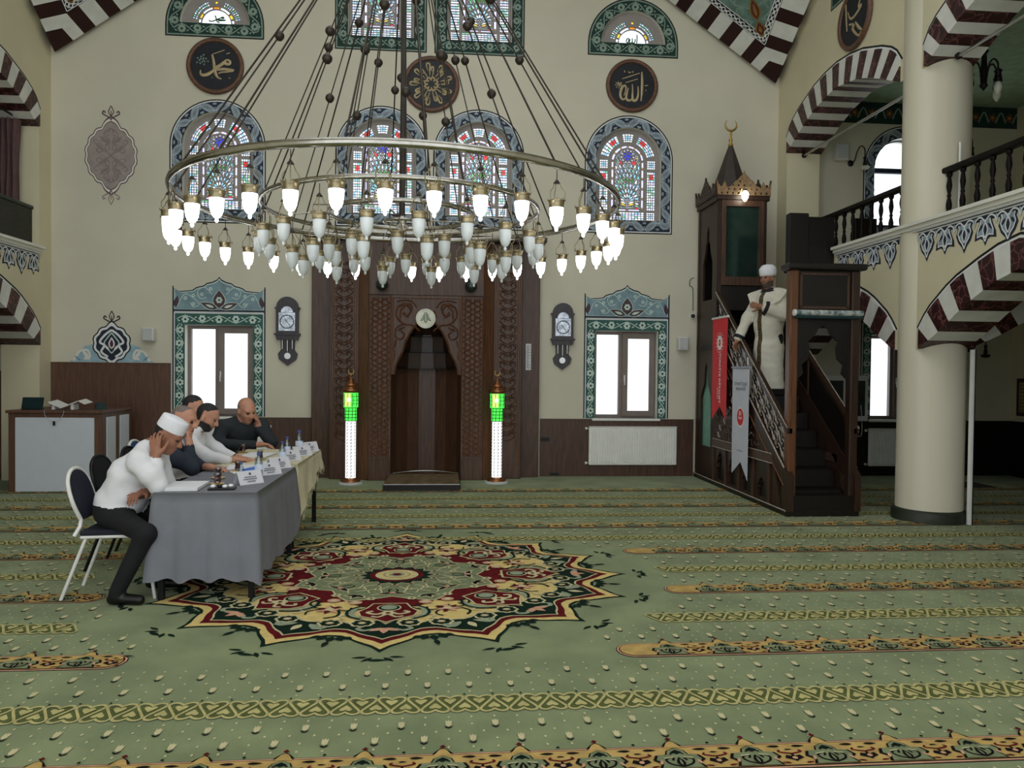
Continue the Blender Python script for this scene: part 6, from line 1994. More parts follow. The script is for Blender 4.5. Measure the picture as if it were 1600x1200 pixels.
BLACKS = mat('charcoal_shirt_cloth', (38, 43, 48), .85, vary=.08, bump=.4, bscale=20)
SHOE = mat('black_shoe', (16, 15, 15), .4)
ROBE = mat('ivory_robe_cloth', (214, 210, 196), .85, vary=.03, bump=.4, bscale=14)
TRIM = mat('black_gold_trim', (26, 22, 20), .7, c2=(110, 92, 58), scale=60)
CUFF = mat('black_trim_cloth', (22, 22, 24), .7)
FELT = mat('white_cap_cloth', (228, 228, 234), .85, vary=.02, bump=.3, bscale=60)

class Body:
    def __init__(s): s.p = []; s.mats = []
    def mi(s, m):
        if m not in s.mats: s.mats.append(m)
        return s.mats.index(m)
    def cone(s, a, b, ra, rb, m, k=.03):
        s.p.append(('c', np.array(a, float), np.array(b, float), ra, rb, s.mi(m), k)); return s
    def chain(s, pts, rs, m, k=.03):
        for i in range(len(pts) - 1): s.cone(pts[i], pts[i + 1], rs[i], rs[i + 1], m, k)
    def ell(s, c, r, m, k=.03, axes=None):
        A = np.eye(3) if axes is None else np.array([list(v) for v in axes], float)
        s.p.append(('e', np.array(c, float), np.array(r, float), A, None, s.mi(m), k)); return s
    def build(s, name, h=.008, relabel=None, wrinkle=None, clip=None, origin=(0, 0, 0), yaw=0.0, smooth_it=1):
        los, his = [], []
        for q in s.p:
            if q[0] == 'c':
                los.append(np.minimum(q[1] - q[3], q[2] - q[4])); his.append(np.maximum(q[1] + q[3], q[2] + q[4]))
            else:
                R = q[2].max(); los.append(q[1] - R); his.append(q[1] + R)
        lo = np.min(los, 0) - 3 * h; hi = np.max(his, 0) + 3 * h
        n = np.ceil((hi - lo) / h).astype(int) + 1
        Dg = np.full(n, .5, np.float32); raw = np.full(n, .5, np.float32); lab = np.zeros(n, np.int16)
        ax = [lo[i] + h * np.arange(n[i]) for i in range(3)]
        for q, l_, h_ in zip(s.p, los, his):
            mg = q[6] + 2.5 * h + .01
            i0 = np.maximum(0, np.floor((l_ - mg - lo) / h).astype(int)); i1 = np.minimum(n, np.ceil((h_ + mg - lo) / h).astype(int) + 1)
            sl = tuple(slice(a, b) for a, b in zip(i0, i1))
            X, Y, Z = np.meshgrid(ax[0][sl[0]], ax[1][sl[1]], ax[2][sl[2]], indexing='ij', sparse=True)
            if q[0] == 'c':
                a, b, ra, rb = q[1:5]; ba = b - a; L2 = max(1e-9, float(ba @ ba))
                px, py, pz = X - a[0], Y - a[1], Z - a[2]
                t = np.clip((px * ba[0] + py * ba[1] + pz * ba[2]) / L2, 0, 1)
                d = np.sqrt((px - ba[0] * t) ** 2 + (py - ba[1] * t) ** 2 + (pz - ba[2] * t) ** 2) - (ra + (rb - ra) * t)
            else:
                c, r, A = q[1:4]; px, py, pz = X - c[0], Y - c[1], Z - c[2]
                e = [(A[i][0] * px + A[i][1] * py + A[i][2] * pz) for i in range(3)]
                k0 = np.sqrt(sum((e[i] / r[i]) ** 2 for i in range(3))); k1 = np.sqrt(sum((e[i] / r[i] ** 2) ** 2 for i in range(3))) + 1e-9
                d = k0 * (k0 - 1) / k1
            d = d.astype(np.float32); D0 = Dg[sl]; k = q[6]
            hh = np.maximum(k - np.abs(D0 - d), 0) / k
            Dg[sl] = np.minimum(D0, d) - hh * hh * k * .25
            m_ = d < raw[sl]
            raw[sl] = np.where(m_, d, raw[sl]); lab[sl] = np.where(m_, q[5], lab[sl])
        if wrinkle:
            X, Y, Z = np.meshgrid(*ax, indexing='ij', sparse=True)
            wv = (np.sin(58 * Z + 22 * X + 2.2 * np.sin(17 * Y + 9 * Z)) * .5 + np.sin(35 * X - 41 * Z + 13 * Y) * .5).astype(np.float32)
            idx = [s.mats.index(m) for m in wrinkle[0] if m in s.mats]
            Dg = Dg + np.where(np.isin(lab, idx), wv * wrinkle[1], 0).astype(np.float32)
        if clip:
            Z = ax[2][None, None, :]; ci = s.mats.index(clip[0])
            Dg = np.where(lab == ci, np.maximum(Dg, (clip[1] - Z).astype(np.float32)), Dg)
        ins = Dg < 0
        c = [[[None] * 2 for _ in range(2)] for _ in range(2)]
        cnt = np.zeros(n - 1, np.int8)
        for i in range(2):
            for j in range(2):
                for k in range(2):
                    cnt += ins[i:n[0] - 1 + i, j:n[1] - 1 + j, k:n[2] - 1 + k]
        act = np.argwhere((cnt > 0) & (cnt < 8))
        vid = np.full(n - 1, -1, np.int32); vid[act[:, 0], act[:, 1], act[:, 2]] = np.arange(len(act))
        acc = np.zeros((len(act), 3)); num = np.zeros(len(act))
        cor = [(0, 0, 0), (1, 0, 0), (0, 1, 0), (1, 1, 0), (0, 0, 1), (1, 0, 1), (0, 1, 1), (1, 1, 1)]
        val = [Dg[act[:, 0] + a, act[:, 1] + b, act[:, 2] + c_] for a, b, c_ in cor]
        for e0 in range(8):
            for bit in (1, 2, 4):
                e1 = e0 | bit
                if e1 == e0: continue
                v0, v1 = val[e0], val[e1]; m_ = (v0 < 0) != (v1 < 0)
                t = np.where(m_, v0 / np.where(np.abs(v0 - v1) < 1e-9, 1, v0 - v1), 0)
                p0 = np.array(cor[e0], float); dv = np.array(cor[e1], float) - p0
                acc += np.where(m_[:, None], p0 + t[:, None] * dv, 0); num += m_
        V = lo + h * (act + acc / num[:, None])
        F = []
        for axn in range(3):
            a = [slice(None)] * 3; b = [slice(None)] * 3
            a[axn] = slice(0, n[axn] - 1); b[axn] = slice(1, n[axn])
            A_, B_ = ins[tuple(a)], ins[tuple(b)]
            E = np.argwhere(A_ != B_)
            o1, o2 = [(1, 2), (2, 0), (0, 1)][axn]
            E = E[(E[:, o1] > 0) & (E[:, o2] > 0) & (E[:, o1] < n[o1] - 1) & (E[:, o2] < n[o2] - 1)]
            def cell(d1, d2):
                q = E.copy(); q[:, o1] -= d1; q[:, o2] -= d2
                return vid[q[:, 0], q[:, 1], q[:, 2]]
            quad = np.stack([cell(1, 1), cell(0, 1), cell(0, 0), cell(1, 0)], 1)
            flip = ~A_[E[:, 0], E[:, 1], E[:, 2]]
            quad[flip] = quad[flip][:, ::-1]
            F.append(quad)
        F = np.concatenate(F); F = F[(F >= 0).all(1)]
        # light smoothing
        for _ in range(smooth_it):
            S = np.zeros_like(V); cN = np.zeros(len(V))
            for i in range(4):
                np.add.at(S, F[:, i], V[F[:, (i + 1) % 4]]); np.add.at(cN, F[:, i], 1)
                np.add.at(S, F[:, i], V[F[:, i - 1]]); np.add.at(cN, F[:, i], 1)
            V = V * .5 + .5 * S / np.maximum(cN, 1)[:, None]
        fc = V[F].mean(1)
        ii = np.clip(np.round((fc - lo) / h).astype(int), 0, n - 1)
        fl = lab[ii[:, 0], ii[:, 1], ii[:, 2]].astype(int)
        if relabel: fl = relabel(fc, fl, s)
        me = bpy.data.meshes.new(name)
        me.from_pydata(V.tolist(), [], F.tolist())
        for m_ in s.mats: me.materials.append(m_)
        me.polygons.foreach_set('material_index', fl.astype(np.int32)); me.polygons.foreach_set('use_smooth', np.ones(len(F), bool)); me.update()
        o = new_obj(name, me); o.location = origin; o.rotation_euler = (0, 0, yaw)
        return o

def unit(v): v = np.array(v, float); return v / np.linalg.norm(v)
def head(B, c, f, u, skin, s=1.0, nosem=None):
    """a head at c looking along f; returns its local axes"""
    f = unit(f); u = np.array(u, float); u = unit(u - f * (u @ f)); r = np.cross(f, u)
    c = np.array(c, float); P = lambda a, b, d: c + s * (f * a + r * b + u * d); AX = (f, r, u)
    B.ell(P(-.012, 0, .035), np.array((.098, .078, .092)) * s, skin, .02, AX)
    B.ell(P(.022, 0, -.045), np.array((.068, .058, .068)) * s, skin, .04, AX)
    B.ell(P(.052, 0, -.092), np.array((.028, .03, .022)) * s, skin, .03, AX)
    B.ell(P(.070, 0, .035), np.array((.022, .055, .016)) * s, skin, .02, AX)
    for e in (-1, 1):
        B.ell(P(.052, .040 * e, -.02), np.array((.03, .024, .03)) * s, skin, .02, AX)
        B.ell(P(-.008, .079 * e, -.01), np.array((.020, .012, .032)) * s, skin, .008, AX)
        B.ell(P(.079, .031 * e, .012), np.array((.0085, .011, .0055)) * s, EYE, .002, AX)
    B.cone(P(.083, 0, .022), P(.108, 0, -.022), .010 * s, .015 * s, skin, .012)
    for e in (-1, 1): B.ell(P(.094, .013 * e, -.026), np.array((.012, .009, .009)) * s, skin, .008, AX)
    B.ell(P(.086, 0, -.058), np.array((.010, .024, .008)) * s, LIP, .006, AX)
    return c, f, r, u, s

def hand(B, w, d, nrm, skin, curl=.5, s=1.0, thumb=1, spread=.10, curls=None):
    """wrist w, fingers along d, palm facing nrm"""
    w = np.array(w, float); d = unit(d); nrm = np.array(nrm, float); nrm = unit(nrm - d * (nrm @ d)); sd = np.cross(d, nrm) * thumb
    B.cone(w, w + d * .03 * s, .026 * s, .028 * s, skin, .02)
    for o_ in (-.026, -.009, .009, .026):
        B.cone(w + d * .02 * s + sd * o_ * .6 * s, w + d * .088 * s + sd * o_ * s, .017 * s, .0125 * s, skin, .012)
    L = [.036, .042, .040, .030]
    for i, o_ in enumerate((.030, .010, -.010, -.029)):
        k = curl if curls is None else curls[i]
        p = w + d * .09 * s + sd * o_ * s; dd = unit(d + sd * spread * (o_ / .03))
        for j in range(3):
            ang = k * (.55 + .35 * j)
            dd = unit(dd * cos(ang) + nrm * sin(ang)); q = p + dd * L[i] * s * (1.0, .75, .6)[j]
            B.cone(p, q, (.0098 - .0009 * j) * s, (.0094 - .001 * j) * s, skin, .004); p = q
    p = w + d * .025 * s + sd * .028 * s; dd = unit(d * .75 + sd * .75 + nrm * .25)
    for j, l_ in enumerate((.038, .032, .026)):
        q = p + dd * l_ * s; B.cone(p, q, (.0135 - .0012 * j) * s, (.012 - .0015 * j) * s, skin, .008); p = q; dd = unit(dd + d * .35 + nrm * .2)

def hair_relabel(hd, hairm, top=.05, slope=.9, back=-.03, beard=None, bald=False, skinset=None):
    c, f, r, u, s = hd
    def fn(fc, fl, B):
        q = fc - c; a, b, d = q @ f / s, q @ r / s, q @ u / s
        near = (np.abs(a) < .13) & (np.abs(b) < .10) & (d > -.13) & (d < .15)
        sk = np.isin(fl, [B.mats.index(m) for m in (SKIN, SKIN2) if m in B.mats]) & near
        fl = fl.copy()
        if not bald:
            hm = sk & (((d > top + slope * np.maximum(a, 0)) | ((a < back) & (d > -.045))) & (np.abs(b) < .0785))
            fl[hm] = B.mi(hairm)
        else:
            hm = sk & (a < -.01) & (d > -.05) & (d < .055) & (np.abs(b) < .078)
            fl[hm] = B.mi(HAIRG)
        if beard is not None:
            bm_ = sk & (d < -.035) & (a > -.02) & (d > -.12) & ~((a > .07) & (d > -.048)) & ((np.abs(b) > .03) | (d < -.062) | (d > -.05))
            fl[bm_] = B.mi(beard)
        return fl
    return fn

def seated(B, lean, shirt, trous, skin, sw=.20, belly=.15, seat=.47, knee=(.44, .10), foot=(.40, .10), hipw=.10, legR=None):
    """pelvis to shoulders and both legs, facing +x; returns the shoulder centre"""
    pel = np.array((0, 0, seat + .10)); sh = pel + np.array((lean, 0, sqrt(max(.05, .47 ** 2 - lean ** 2))))
    mid = (pel + sh) / 2 + np.array((-.04, 0, .0))
    B.ell(pel + (0.0, 0, .0), (.15, .19, .12), trous, .05)
    B.ell(pel + (0.03, 0, .09), (belly, .185, .13), shirt, .06)
    B.ell(mid + (.01, 0, .02), (.135, .185, .16), shirt, .07)
    B.ell(sh + (-.02, 0, -.09), (.115, .18, .13), shirt, .07)
    for e in (-1, 1):
        B.cone(sh + (-.01, .06 * e, .0), sh + (0, (sw - .02) * e, -.03), .065, .06, shirt, .05)
        hp = pel + (.02, hipw * e, -.02); kn = np.array((knee[0], knee[1] * e, seat + .03)); an = np.array((foot[0], foot[1] * e, .09))
        if legR and e < 0: kn, an = np.array(legR[0]), np.array(legR[1])
        B.cone(hp, kn, .088, .066, trous, .05); B.cone(kn, an, .066, .050, trous, .03)
        B.cone(an + (.0, 0, -.045), an + (.15, .015 * e, -.055), .038, .034, SHOE, .02); B.cone(an + (-.03, 0, -.05), an + (.0, 0, -.045), .036, .038, SHOE, .02)
    return pel, sh

# ---- man 1: white shirt and cap, elbow on the table, cheek on his hand
P1 = np.array((-2.30, 5.62, 0))
B = Body()
pel, sh = seated(B, .21, SHIRTW, TROUS, SKIN2, belly=.17, knee=(.40, .11), foot=(.235, .05), legR=((.31, -.315, .47), (.13, -.33, .09)))
sh = np.array((.21, 0, .99))
rs, re, rw = sh + (.0, -.19, -.06), np.array((.345, -.20, .775)), np.array((.315, -.15, .965))
B.chain([rs, (rs + re) / 2 + (0.02, -.01, 0), re], [.072, .066, .056], SHIRTW, .05); B.chain([re, rw + (0, 0, -.035)], [.056, .042], SHIRTW, .03)
B.cone(rw + (0, 0, -.06), rw, .028, .027, SKIN2, .01)
hand(B, rw, (-.12, .10, 1.0), (.1, 1, .0), SKIN2, .42, 1.0, thumb=-1, curls=[.5, .45, .4, .35])
ls, le, lw = sh + (.0, .19, -.06), np.array((.25, .24, .72)), np.array((.20, -.06, .70))
B.chain([ls, le, lw + (.03, .06, 0)], [.07, .056, .042], SHIRTW, .04); B.cone(lw + (.03, .06, 0), lw, .028, .027, SKIN2, .01)
hand(B, lw, (-.25, -1, -.05), (.3, .1, -1), SKIN2, .5)
nk = sh + (.03, 0, .04); hc = np.array((.345, -.005, 1.095))
B.cone(nk, hc + (-.03, 0, -.03), .060, .055, SKIN2, .03)
B.ell(nk + (-.02, 0, .005), (.075, .085, .035), SHIRTW, .03)
hd = head(B, hc, (.86, -.02, -.48), (.48, 0, .88), SKIN2)
man1 = B.build('person', .0068, hair_relabel(hd, HAIRD, .12, .9, -.035), ((SHIRTW,), .004), None, tuple(P1))
tag(man1, 'man in white shirt and white cap, cheek on hand, at the near table', 'person')
def cap_on(hd, parent, m, r0=.098, hgt=.085, off=.045, name='cap', rings=None, back=-.012):
    c, f, r, u, s = hd; q = MB(); n = 24; prof = rings or [(r0, 0), (r0 * 1.01, .01), (r0 * .97, hgt * .9), (r0 * .93, hgt), (r0 * .6, hgt + .008), (.0005, hgt + .012)]
    vs, fs = [], []
    for rr, z in prof:
        for j in range(n):
            a = 2 * pi * j / n; p = c + f * (back + rr * cos(a) * 1.10) + r * (rr * sin(a) * .93) + u * (off + z); vs.append(tuple(p))
    for i in range(len(prof) - 1):
        for j in range(n): fs.append((i * n + j, i * n + (j + 1) % n, (i + 1) * n + (j + 1) % n, (i + 1) * n + j))
    q.add(vs, fs, m, True); return q.build(name, parent)
cap_on(hd, man1, FELT, r0=.091, hgt=.088, off=.05)
q = MB(); 
for s in (-1, 1):
    q.add([tuple(nk + np.array(v)) for v in ((-.075, .02 * s, .035), (.02, .075 * s, .045), (.075, .03 * s, .0), (.055, .065 * s, -.02), (-.01, .095 * s, .01), (-.09, .03 * s, .005))], [(0, 1, 4, 5), (1, 2, 3, 4)], SHIRTW)
q.build('collar', man1)

# ---- man 2: navy jacket over white collar, fist at the chin
P2 = np.array((-2.38, 6.36, 0))
B = Body()
pel, sh = seated(B, .16, NAVYJ, TROUS, SKIN, knee=(.42, .11), foot=(.38, .11))
rs, re, rw = sh + (.0, -.19, -.05), np.array((.40, -.15, .79)), np.array((.355, -.08, .965))
B.chain([rs, (rs + re) / 2 + (0, -.02, 0), re], [.068, .062, .052], NAVYJ, .05); B.chain([re, rw + (0, 0, -.03)], [.052, .042], NAVYJ, .03)
B.cone(rw + (0, 0, -.05), rw, .029, .027, SKIN, .01); hand(B, rw, (-.1, .25, 1), (-.9, .1, .1), SKIN, 1.1, 1.0, thumb=-1)
ls, le, lw = sh + (.0, .19, -.05), np.array((.26, .23, .82)), np.array((.46, .06, .775))
B.chain([ls, le, lw - (.06, -.04, 0)], [.066, .052, .042], NAVYJ, .04); B.cone(lw - (.06, -.04, 0), lw, .028, .026, SKIN, .01); hand(B, lw, (.95, -.3, -.05), (0, 0, -1), SKIN, .3)
nk = sh + (.02, 0, .05); hc = np.array((.285, 0, 1.15))
B.cone(nk, hc + (-.03, 0, -.03), .058, .054, SKIN, .03); B.ell(nk + (-.01, 0, .0), (.072, .08, .03), SHIRTW, .02)
hd = head(B, hc, (.97, -.12, -.20), (.2, 0, .98), SKIN)
o = B.build('person', .008, hair_relabel(hd, HAIRG, .075, .9, -.05), ((NAVYJ,), .0025), None, tuple(P2))
tag(o, 'man in navy jacket with white collar holding his fist to his chin', 'person')
q = MB()
for s in (-1, 1):
    q.tube([tuple(nk + np.array((.075, .035 * s, .01))), tuple(nk + np.array((.10, .03 * s, -.06))), tuple(nk + np.array((.125, .006 * s, -.12)))], [.016, .013, .006], SHIRTW, 6)
q.build('collar', o)

# ---- man 3: dark hair, white shirt, writing
P3 = np.array((-2.42, 7.02, 0))
B = Body()
pel, sh = seated(B, .20, SHIRTW, TROUS, SKIN, belly=.17, knee=(.42, .11), foot=(.38, .11))
rs, re, rw = sh + (.0, -.19, -.05), np.array((.36, -.25, .83)), np.array((.56, -.07, .775))
B.chain([rs, re, rw - (.05, .05, 0)], [.072, .058, .044], SHIRTW, .05); B.cone(rw - (.05, .05, 0), rw, .029, .026, SKIN, .01); hand(B, rw, (.9, .4, -.1), (0, 0, -1), SKIN, .55)
ls, le, lw = sh + (.0, .19, -.05), np.array((.33, .22, .83)), np.array((.55, .06, .775))
B.chain([ls, le, lw - (.05, -.05, 0)], [.07, .056, .044], SHIRTW, .05); B.cone(lw - (.05, -.05, 0), lw, .029, .026, SKIN, .01); hand(B, lw, (.9, -.35, -.05), (0, 0, -1), SKIN, .3)
nk = sh + (.02, 0, .05); hc = np.array((.31, 0, 1.14))
B.cone(nk, hc + (-.03, 0, -.03), .058, .054, SKIN, .03); B.ell(nk + (-.01, 0, 0), (.072, .08, .03), SHIRTW, .02)
hd = head(B, hc, (.88, -.05, -.45), (.45, 0, .88), SKIN)
o = B.build('person', .008, hair_relabel(hd, HAIRD, .062, .75, -.03, HAIRD), ((SHIRTW,), .004), None, tuple(P3))
tag(o, 'dark haired bearded man in white shirt writing at the table', 'person')

# ---- man 4: dark haired man behind, mostly hidden
P5 = np.array((-2.62, 7.62, 0))
B = Body()
pel, sh = seated(B, .12, BLACKS, TROUS, SKIN, knee=(.42, .11), foot=(.38, .11))
for e in (-1, 1):
    a, b_, w_ = sh + (0, .19 * e, -.05), np.array((.30, .24 * e, .80)), np.array((.46, .12 * e, .72))
    B.chain([a, b_, w_ - (.05, 0, 0)], [.066, .052, .042], BLACKS, .05); B.cone(w_ - (.05, 0, 0), w_, .028, .026, SKIN, .01); hand(B, w_, (1, -.1 * e, -.1), (0, 0, -1), SKIN, .35, thumb=e if e > 0 else -1)
nk = sh + (.02, 0, .05); hc = np.array((.20, 0, 1.19))
B.cone(nk, hc + (-.03, 0, -.03), .058, .054, SKIN, .03)
hd = head(B, hc, (.95, -.1, -.2), (.2, 0, .98), SKIN)
o = B.build('person', .010, hair_relabel(hd, HAIRD, .05, .7, -.02), None, None, tuple(P5))
tag(o, 'dark haired man in dark clothes mostly hidden behind the white shirted man', 'person')

# ---- man 5: bald, charcoal shirt, at the far end, hand at his cheek
P4 = np.array((-2.21, 8.40, 0))
B = Body()
pel, sh = seated(B, .17, BLACKS, TROUS, SKIN, sw=.22, belly=.2, knee=(.40, .12), foot=(.38, .12))
ls, le, lw = sh + (.0, .20, -.05), np.array((.34, .25, .80)), np.array((.275, .125, .985))
B.chain([ls, le], [.076, .058], BLACKS, .05); B.chain([le, lw + (0, .01, -.05)], [.058, .044], BLACKS, .03); B.cone(lw + (0, .01, -.06), lw, .029, .027, SKIN, .01)
hand(B, lw, (-.1, -.15, 1), (-.25, -1, .0), SKIN, .5, thumb=1)
rs, re, rw = sh + (.0, -.20, -.05), np.array((.24, -.30, .80)), np.array((.40, .10, .79))
B.chain([rs, re, rw - (.03, .06, 0)], [.076, .058, .046], BLACKS, .05); B.cone(rw - (.03, .06, 0), rw, .029, .026, SKIN, .01); hand(B, rw, (.6, .75, .0), (.3, 0, -1), SKIN, .7)
nk = sh + (.02, 0, .05); hc = np.array((.26, .01, 1.135))
B.cone(nk, hc + (-.03, 0, -.03), .062, .058, SKIN, .03)
hd = head(B, hc, (.90, .22, -.40), (.4, 0, .9), SKIN, 1.06)
o = B.build('person', .008, hair_relabel(hd, HAIRG, bald=True), ((BLACKS,), .0028), None, tuple(P4), radians(-58))
tag(o, 'bald man in charcoal shirt resting his cheek on his hand at the far table end', 'person')

# ---- preacher on the pulpit stairs
K0 = np.array((4.07, 9.42, 1.28)); KY = radians(-148)
B = Body()
for e in (-1, 1):
    B.cone((.0, .09 * e, .75), (.0, .09 * e, .08), .08, .06, TROUS, .03); B.cone((-.03, .09 * e, .04), (.12, .10 * e, .035), .036, .032, SHOE, .02)
B.chain([(0, 0, 1.20), (-.01, 0, .95), (0, 0, .6), (.01, 0, .0)], [.145, .155, .17, .205], ROBE, .06)
B.ell((0.03, 0, 1.12), (.13, .175, .2), ROBE, .06); B.ell((.03, 0, .92), (.15, .175, .2), ROBE, .06)
sh = np.array((0, 0, 1.29))
for e in (-1, 1): B.cone(sh + (0, .05 * e, .02), sh + (0, .175 * e, -.03), .068, .062, ROBE, .05)
# right arm down on the rail (image left), left hand on the chest
rs, re, rw = sh + (0, -.18, -.04), np.array((.08, -.27, 1.00)), np.array((.19, -.31, .76))
B.chain([rs, re, rw], [.065, .064, .062], ROBE, .05); B.cone(rw, rw + (.02, -.01, -.05), .032, .028, SKIN2, .01); hand(B, rw + (.02, -.01, -.04), (.5, -.1, -.85), (.1, .9, -.3), SKIN2, .6, thumb=-1)
ls, le, lw = sh + (0, .18, -.04), np.array((.04, .245, 1.02)), np.array((.185, .09, 1.10))
B.chain([ls, le, lw], [.066, .068, .064], ROBE, .05); B.cone(lw, lw + (.05, -.06, .03), .032, .028, SKIN2, .01); hand(B, lw + (.04, -.05, .02), (.45, -.85, .25), (-1, -.2, 0), SKIN2, .8)
hc = np.array((.05, -.0, 1.49)); B.cone(sh + (.0, 0, .04), hc + (-.02, 0, -.04), .058, .054, SKIN2, .03)
B.ell(sh + (-.02, 0, .055), (.085, .10, .03), ROBE, .03)
hd = head(B, hc, (.96, -.05, -.12), (.12, 0, .99), SKIN2, .98)
BEARD = mat('short_grey_beard', (84, 70, 64), .8, vary=.1, scale=80)
hr = hair_relabel(hd, HAIRD, .1, .9, -.045, BEARD)
rwv, lwv = rw, lw
def rl(fc, fl, B):
    fl = hr(fc, fl, B); rb = B.mats.index(ROBE); isr = fl == rb
    fr_ = isr & (np.abs(fc[:, 1] + .015) < .032) & (fc[:, 0] > .05) & (fc[:, 2] < 1.36) & (fc[:, 2] > .1)
    fl[fr_] = B.mi(TRIM)
    for w_, e_ in ((rwv, re), (lwv, le)):
        ax_ = (w_ - e_) / np.linalg.norm(w_ - e_); t = (fc - w_) @ ax_; d = np.linalg.norm((fc - w_) - np.outer(t, ax_), axis=1)
        fl[isr & (t > -.015) & (t < .03) & (d < .10)] = B.mi(CUFF)
    cl = isr & (np.linalg.norm((fc - (sh + np.array((.02, 0, .05)))) / np.array((.11, .105, .035)), axis=1) < 1.15) & (fc[:, 0] > -.02)
    fl[cl] = B.mi(CUFF)
    return fl
o = B.build('person', .008, rl, ((ROBE,), .003), (ROBE, .10), tuple(K0), KY)
tag(o, 'preacher in ivory robe and white turban standing on the pulpit stairs', 'person')
cap_on(hd, o, FELT, off=.04, name='turban', rings=[(.090, -.012), (.102, .0), (.106, .03), (.106, .07), (.100, .092), (.086, .102), (.078, .118), (.05, .132), (.0005, .136)])
# wide pointed collar of the robe
q = MB()
for e in (-1, 1):
    vs = [(.09, .02 * e, 1.30), (.05, .10 * e, 1.36), (-.02, .12 * e, 1.375), (.02, .26 * e, 1.335), (.06, .29 * e, 1.31), (.10, .22 * e, 1.20), (.165, .07 * e, 1.12), (.16, .03 * e, 1.14)]
    q.add(vs + [(x - .012, y, z - .012) for x, y, z in vs], [tuple(range(8)), tuple(range(15, 7, -1))] + [(i, (i + 1) % 8, 8 + (i + 1) % 8, 8 + i) for i in range(8)], ROBE)
q.build('wide_collar', o, kind='stuff')
# ================================================================== WALL FIXTURES AND GALLERY
# ---- radiators
def radiator(u0, u1, v0, v1, lab):
    r = empty('radiator', ((u0 + u1) / 2, D - .09, v0), 0, lab, 'radiator', 'white panel radiators under the windows')
    q = MB(F_BACK); q.bbox(u0, u1, v0, v1, .045, .075, ENAMEL, .008); q.build('panel', r)
    n = int((u1 - u0 - .04) / .038)
    for i in range(n):
        c = u0 + .03 + (u1 - u0 - .06) * (i + .5) / n
        q = MB(F_BACK); w = .0125
        q.add([F_BACK(c - w, v0 + .03, .075), F_BACK(c - w * .5, v0 + .04, .088), F_BACK(c + w * .5, v0 + .04, .088), F_BACK(c + w, v0 + .03, .075),
               F_BACK(c - w, v1 - .03, .075), F_BACK(c - w * .5, v1 - .04, .088), F_BACK(c + w * .5, v1 - .04, .088), F_BACK(c + w, v1 - .03, .075)],
              [(0, 1, 5, 4), (1, 2, 6, 5), (2, 3, 7, 6), (0, 1, 2, 3), (4, 5, 6, 7)], ENAMEL)
        q.build('rib', r)
    q = MB(F_BACK); q.box(u0, u1, v1, v1 + .008, .03, .085, ENAMEL); q.build('top_grille', r)
    for v in (v0 + .03, v1 - .025):
        q = MB(F_BACK); q.tube([(u0 - .05, v, .06), (u0, v, .06)], .011, STEEL, 8); q.tube([(u0 - .055, v, .06), (u0 - .028, v, .06)], .02, ENAMEL, 10); q.tube([(u0 - .035, v, .06), (u0 - .035, v, .023)], .009, STEEL, 8); q.build('valve', r)
    adopt(r)
radiator(-3.78, -2.50, .17, .74, 'white panel radiator behind the bald man')
radiator(2.13, 3.47, .175, .745, 'white panel radiator under the window left of the pulpit')
radiator(6.49, 7.6, .155, .73, 'white panel radiator at the end of the right aisle')

# ---- pendulum clocks
CLW = wood('clock_wood', (42, 36, 42), (58, 50, 56), rough=.4); CLF = mat('clock_silver_face', (150, 156, 164), .25, .8, vary=.25, scale=14)
def clock(u, v, lab):
    fr = Fr(F_BACK(u, v, .004), F_BACK.U, F_BACK.V, F_BACK.N)
    r = empty('pendulum_clock', tuple(fr(0, 0)), 0, lab, 'wall clock', 'pendulum wall clocks')
    q = MB(fr); q.prism([(-.155, -.13), (.155, -.13), (.155, .24)] + arc(0, .25, .15, 5, 175, 14) + [(-.155, .24)], 0, .09, CLW); q.build('case', r)
    q = MB(fr)
    q.box(-.175, .175, .225, .25, 0, .075, CLW); q.box(-.18, .18, -.15, -.125, 0, .105, CLW); q.prism([(-.165, -.15), (.165, -.15), (.145, -.22), (-.145, -.22)], 0, .08, CLW); q.build('mouldings', r, kind='stuff')
    q = MB(fr); q.prism([(-.115, -.09), (.115, -.09), (.115, .17), (-.115, .17)], .09, .096, CLF); q.prism(arc(0, .175, .085, 0, 180, 14), .09, .096, CLF); f_ = q.build('face', r, kind='stuff')
    q = MB(Fr(fr(0, .04, .097), fr.U, fr.V, fr.N)); q.stroke(circ(0, 0, .095, 28), .012, CHARC, 1, True)
    for k in range(12):
        a = k * pi / 6; q.stroke([(.075 * cos(a), .075 * sin(a)), (.088 * cos(a), .088 * sin(a))], .006, CHARC, 2)
    q.stroke([(0, 0), (-.03, .04)], .008, BLACK, 3); q.stroke([(0, 0), (.045, -.055)], .006, BLACK, 3); q.build('dial', r, kind='stuff')
    q = MB(fr); q.prism([(-.10, -.22), (.10, -.22), (.095, -.36), (.14, -.42), (.12, -.50), (0, -.59), (-.12, -.50), (-.14, -.42), (-.095, -.36)], 0, .03, CLW); q.build('lower_case', r)
    for x in (-.07, 0, .07):
        q = MB(fr); q.tube([(x, -.21, .05), (x, -.35 if x else -.38, .05)], .013, STEEL, 8); q.build('chime_weight', r)
    q = MB(fr); q.tube([(.0, -.21, .042), (.0, -.43, .042)], .004, STEEL, 5); q.prism(circ(0, -.45, .045, 18), .035, .048, STEEL); q.build('pendulum', r)
    adopt(r)
clock(-2.28, 2.20, 'dark pendulum clock on the wall left of the niche'); clock(1.72, 2.18, 'dark pendulum clock on the wall right of the niche')

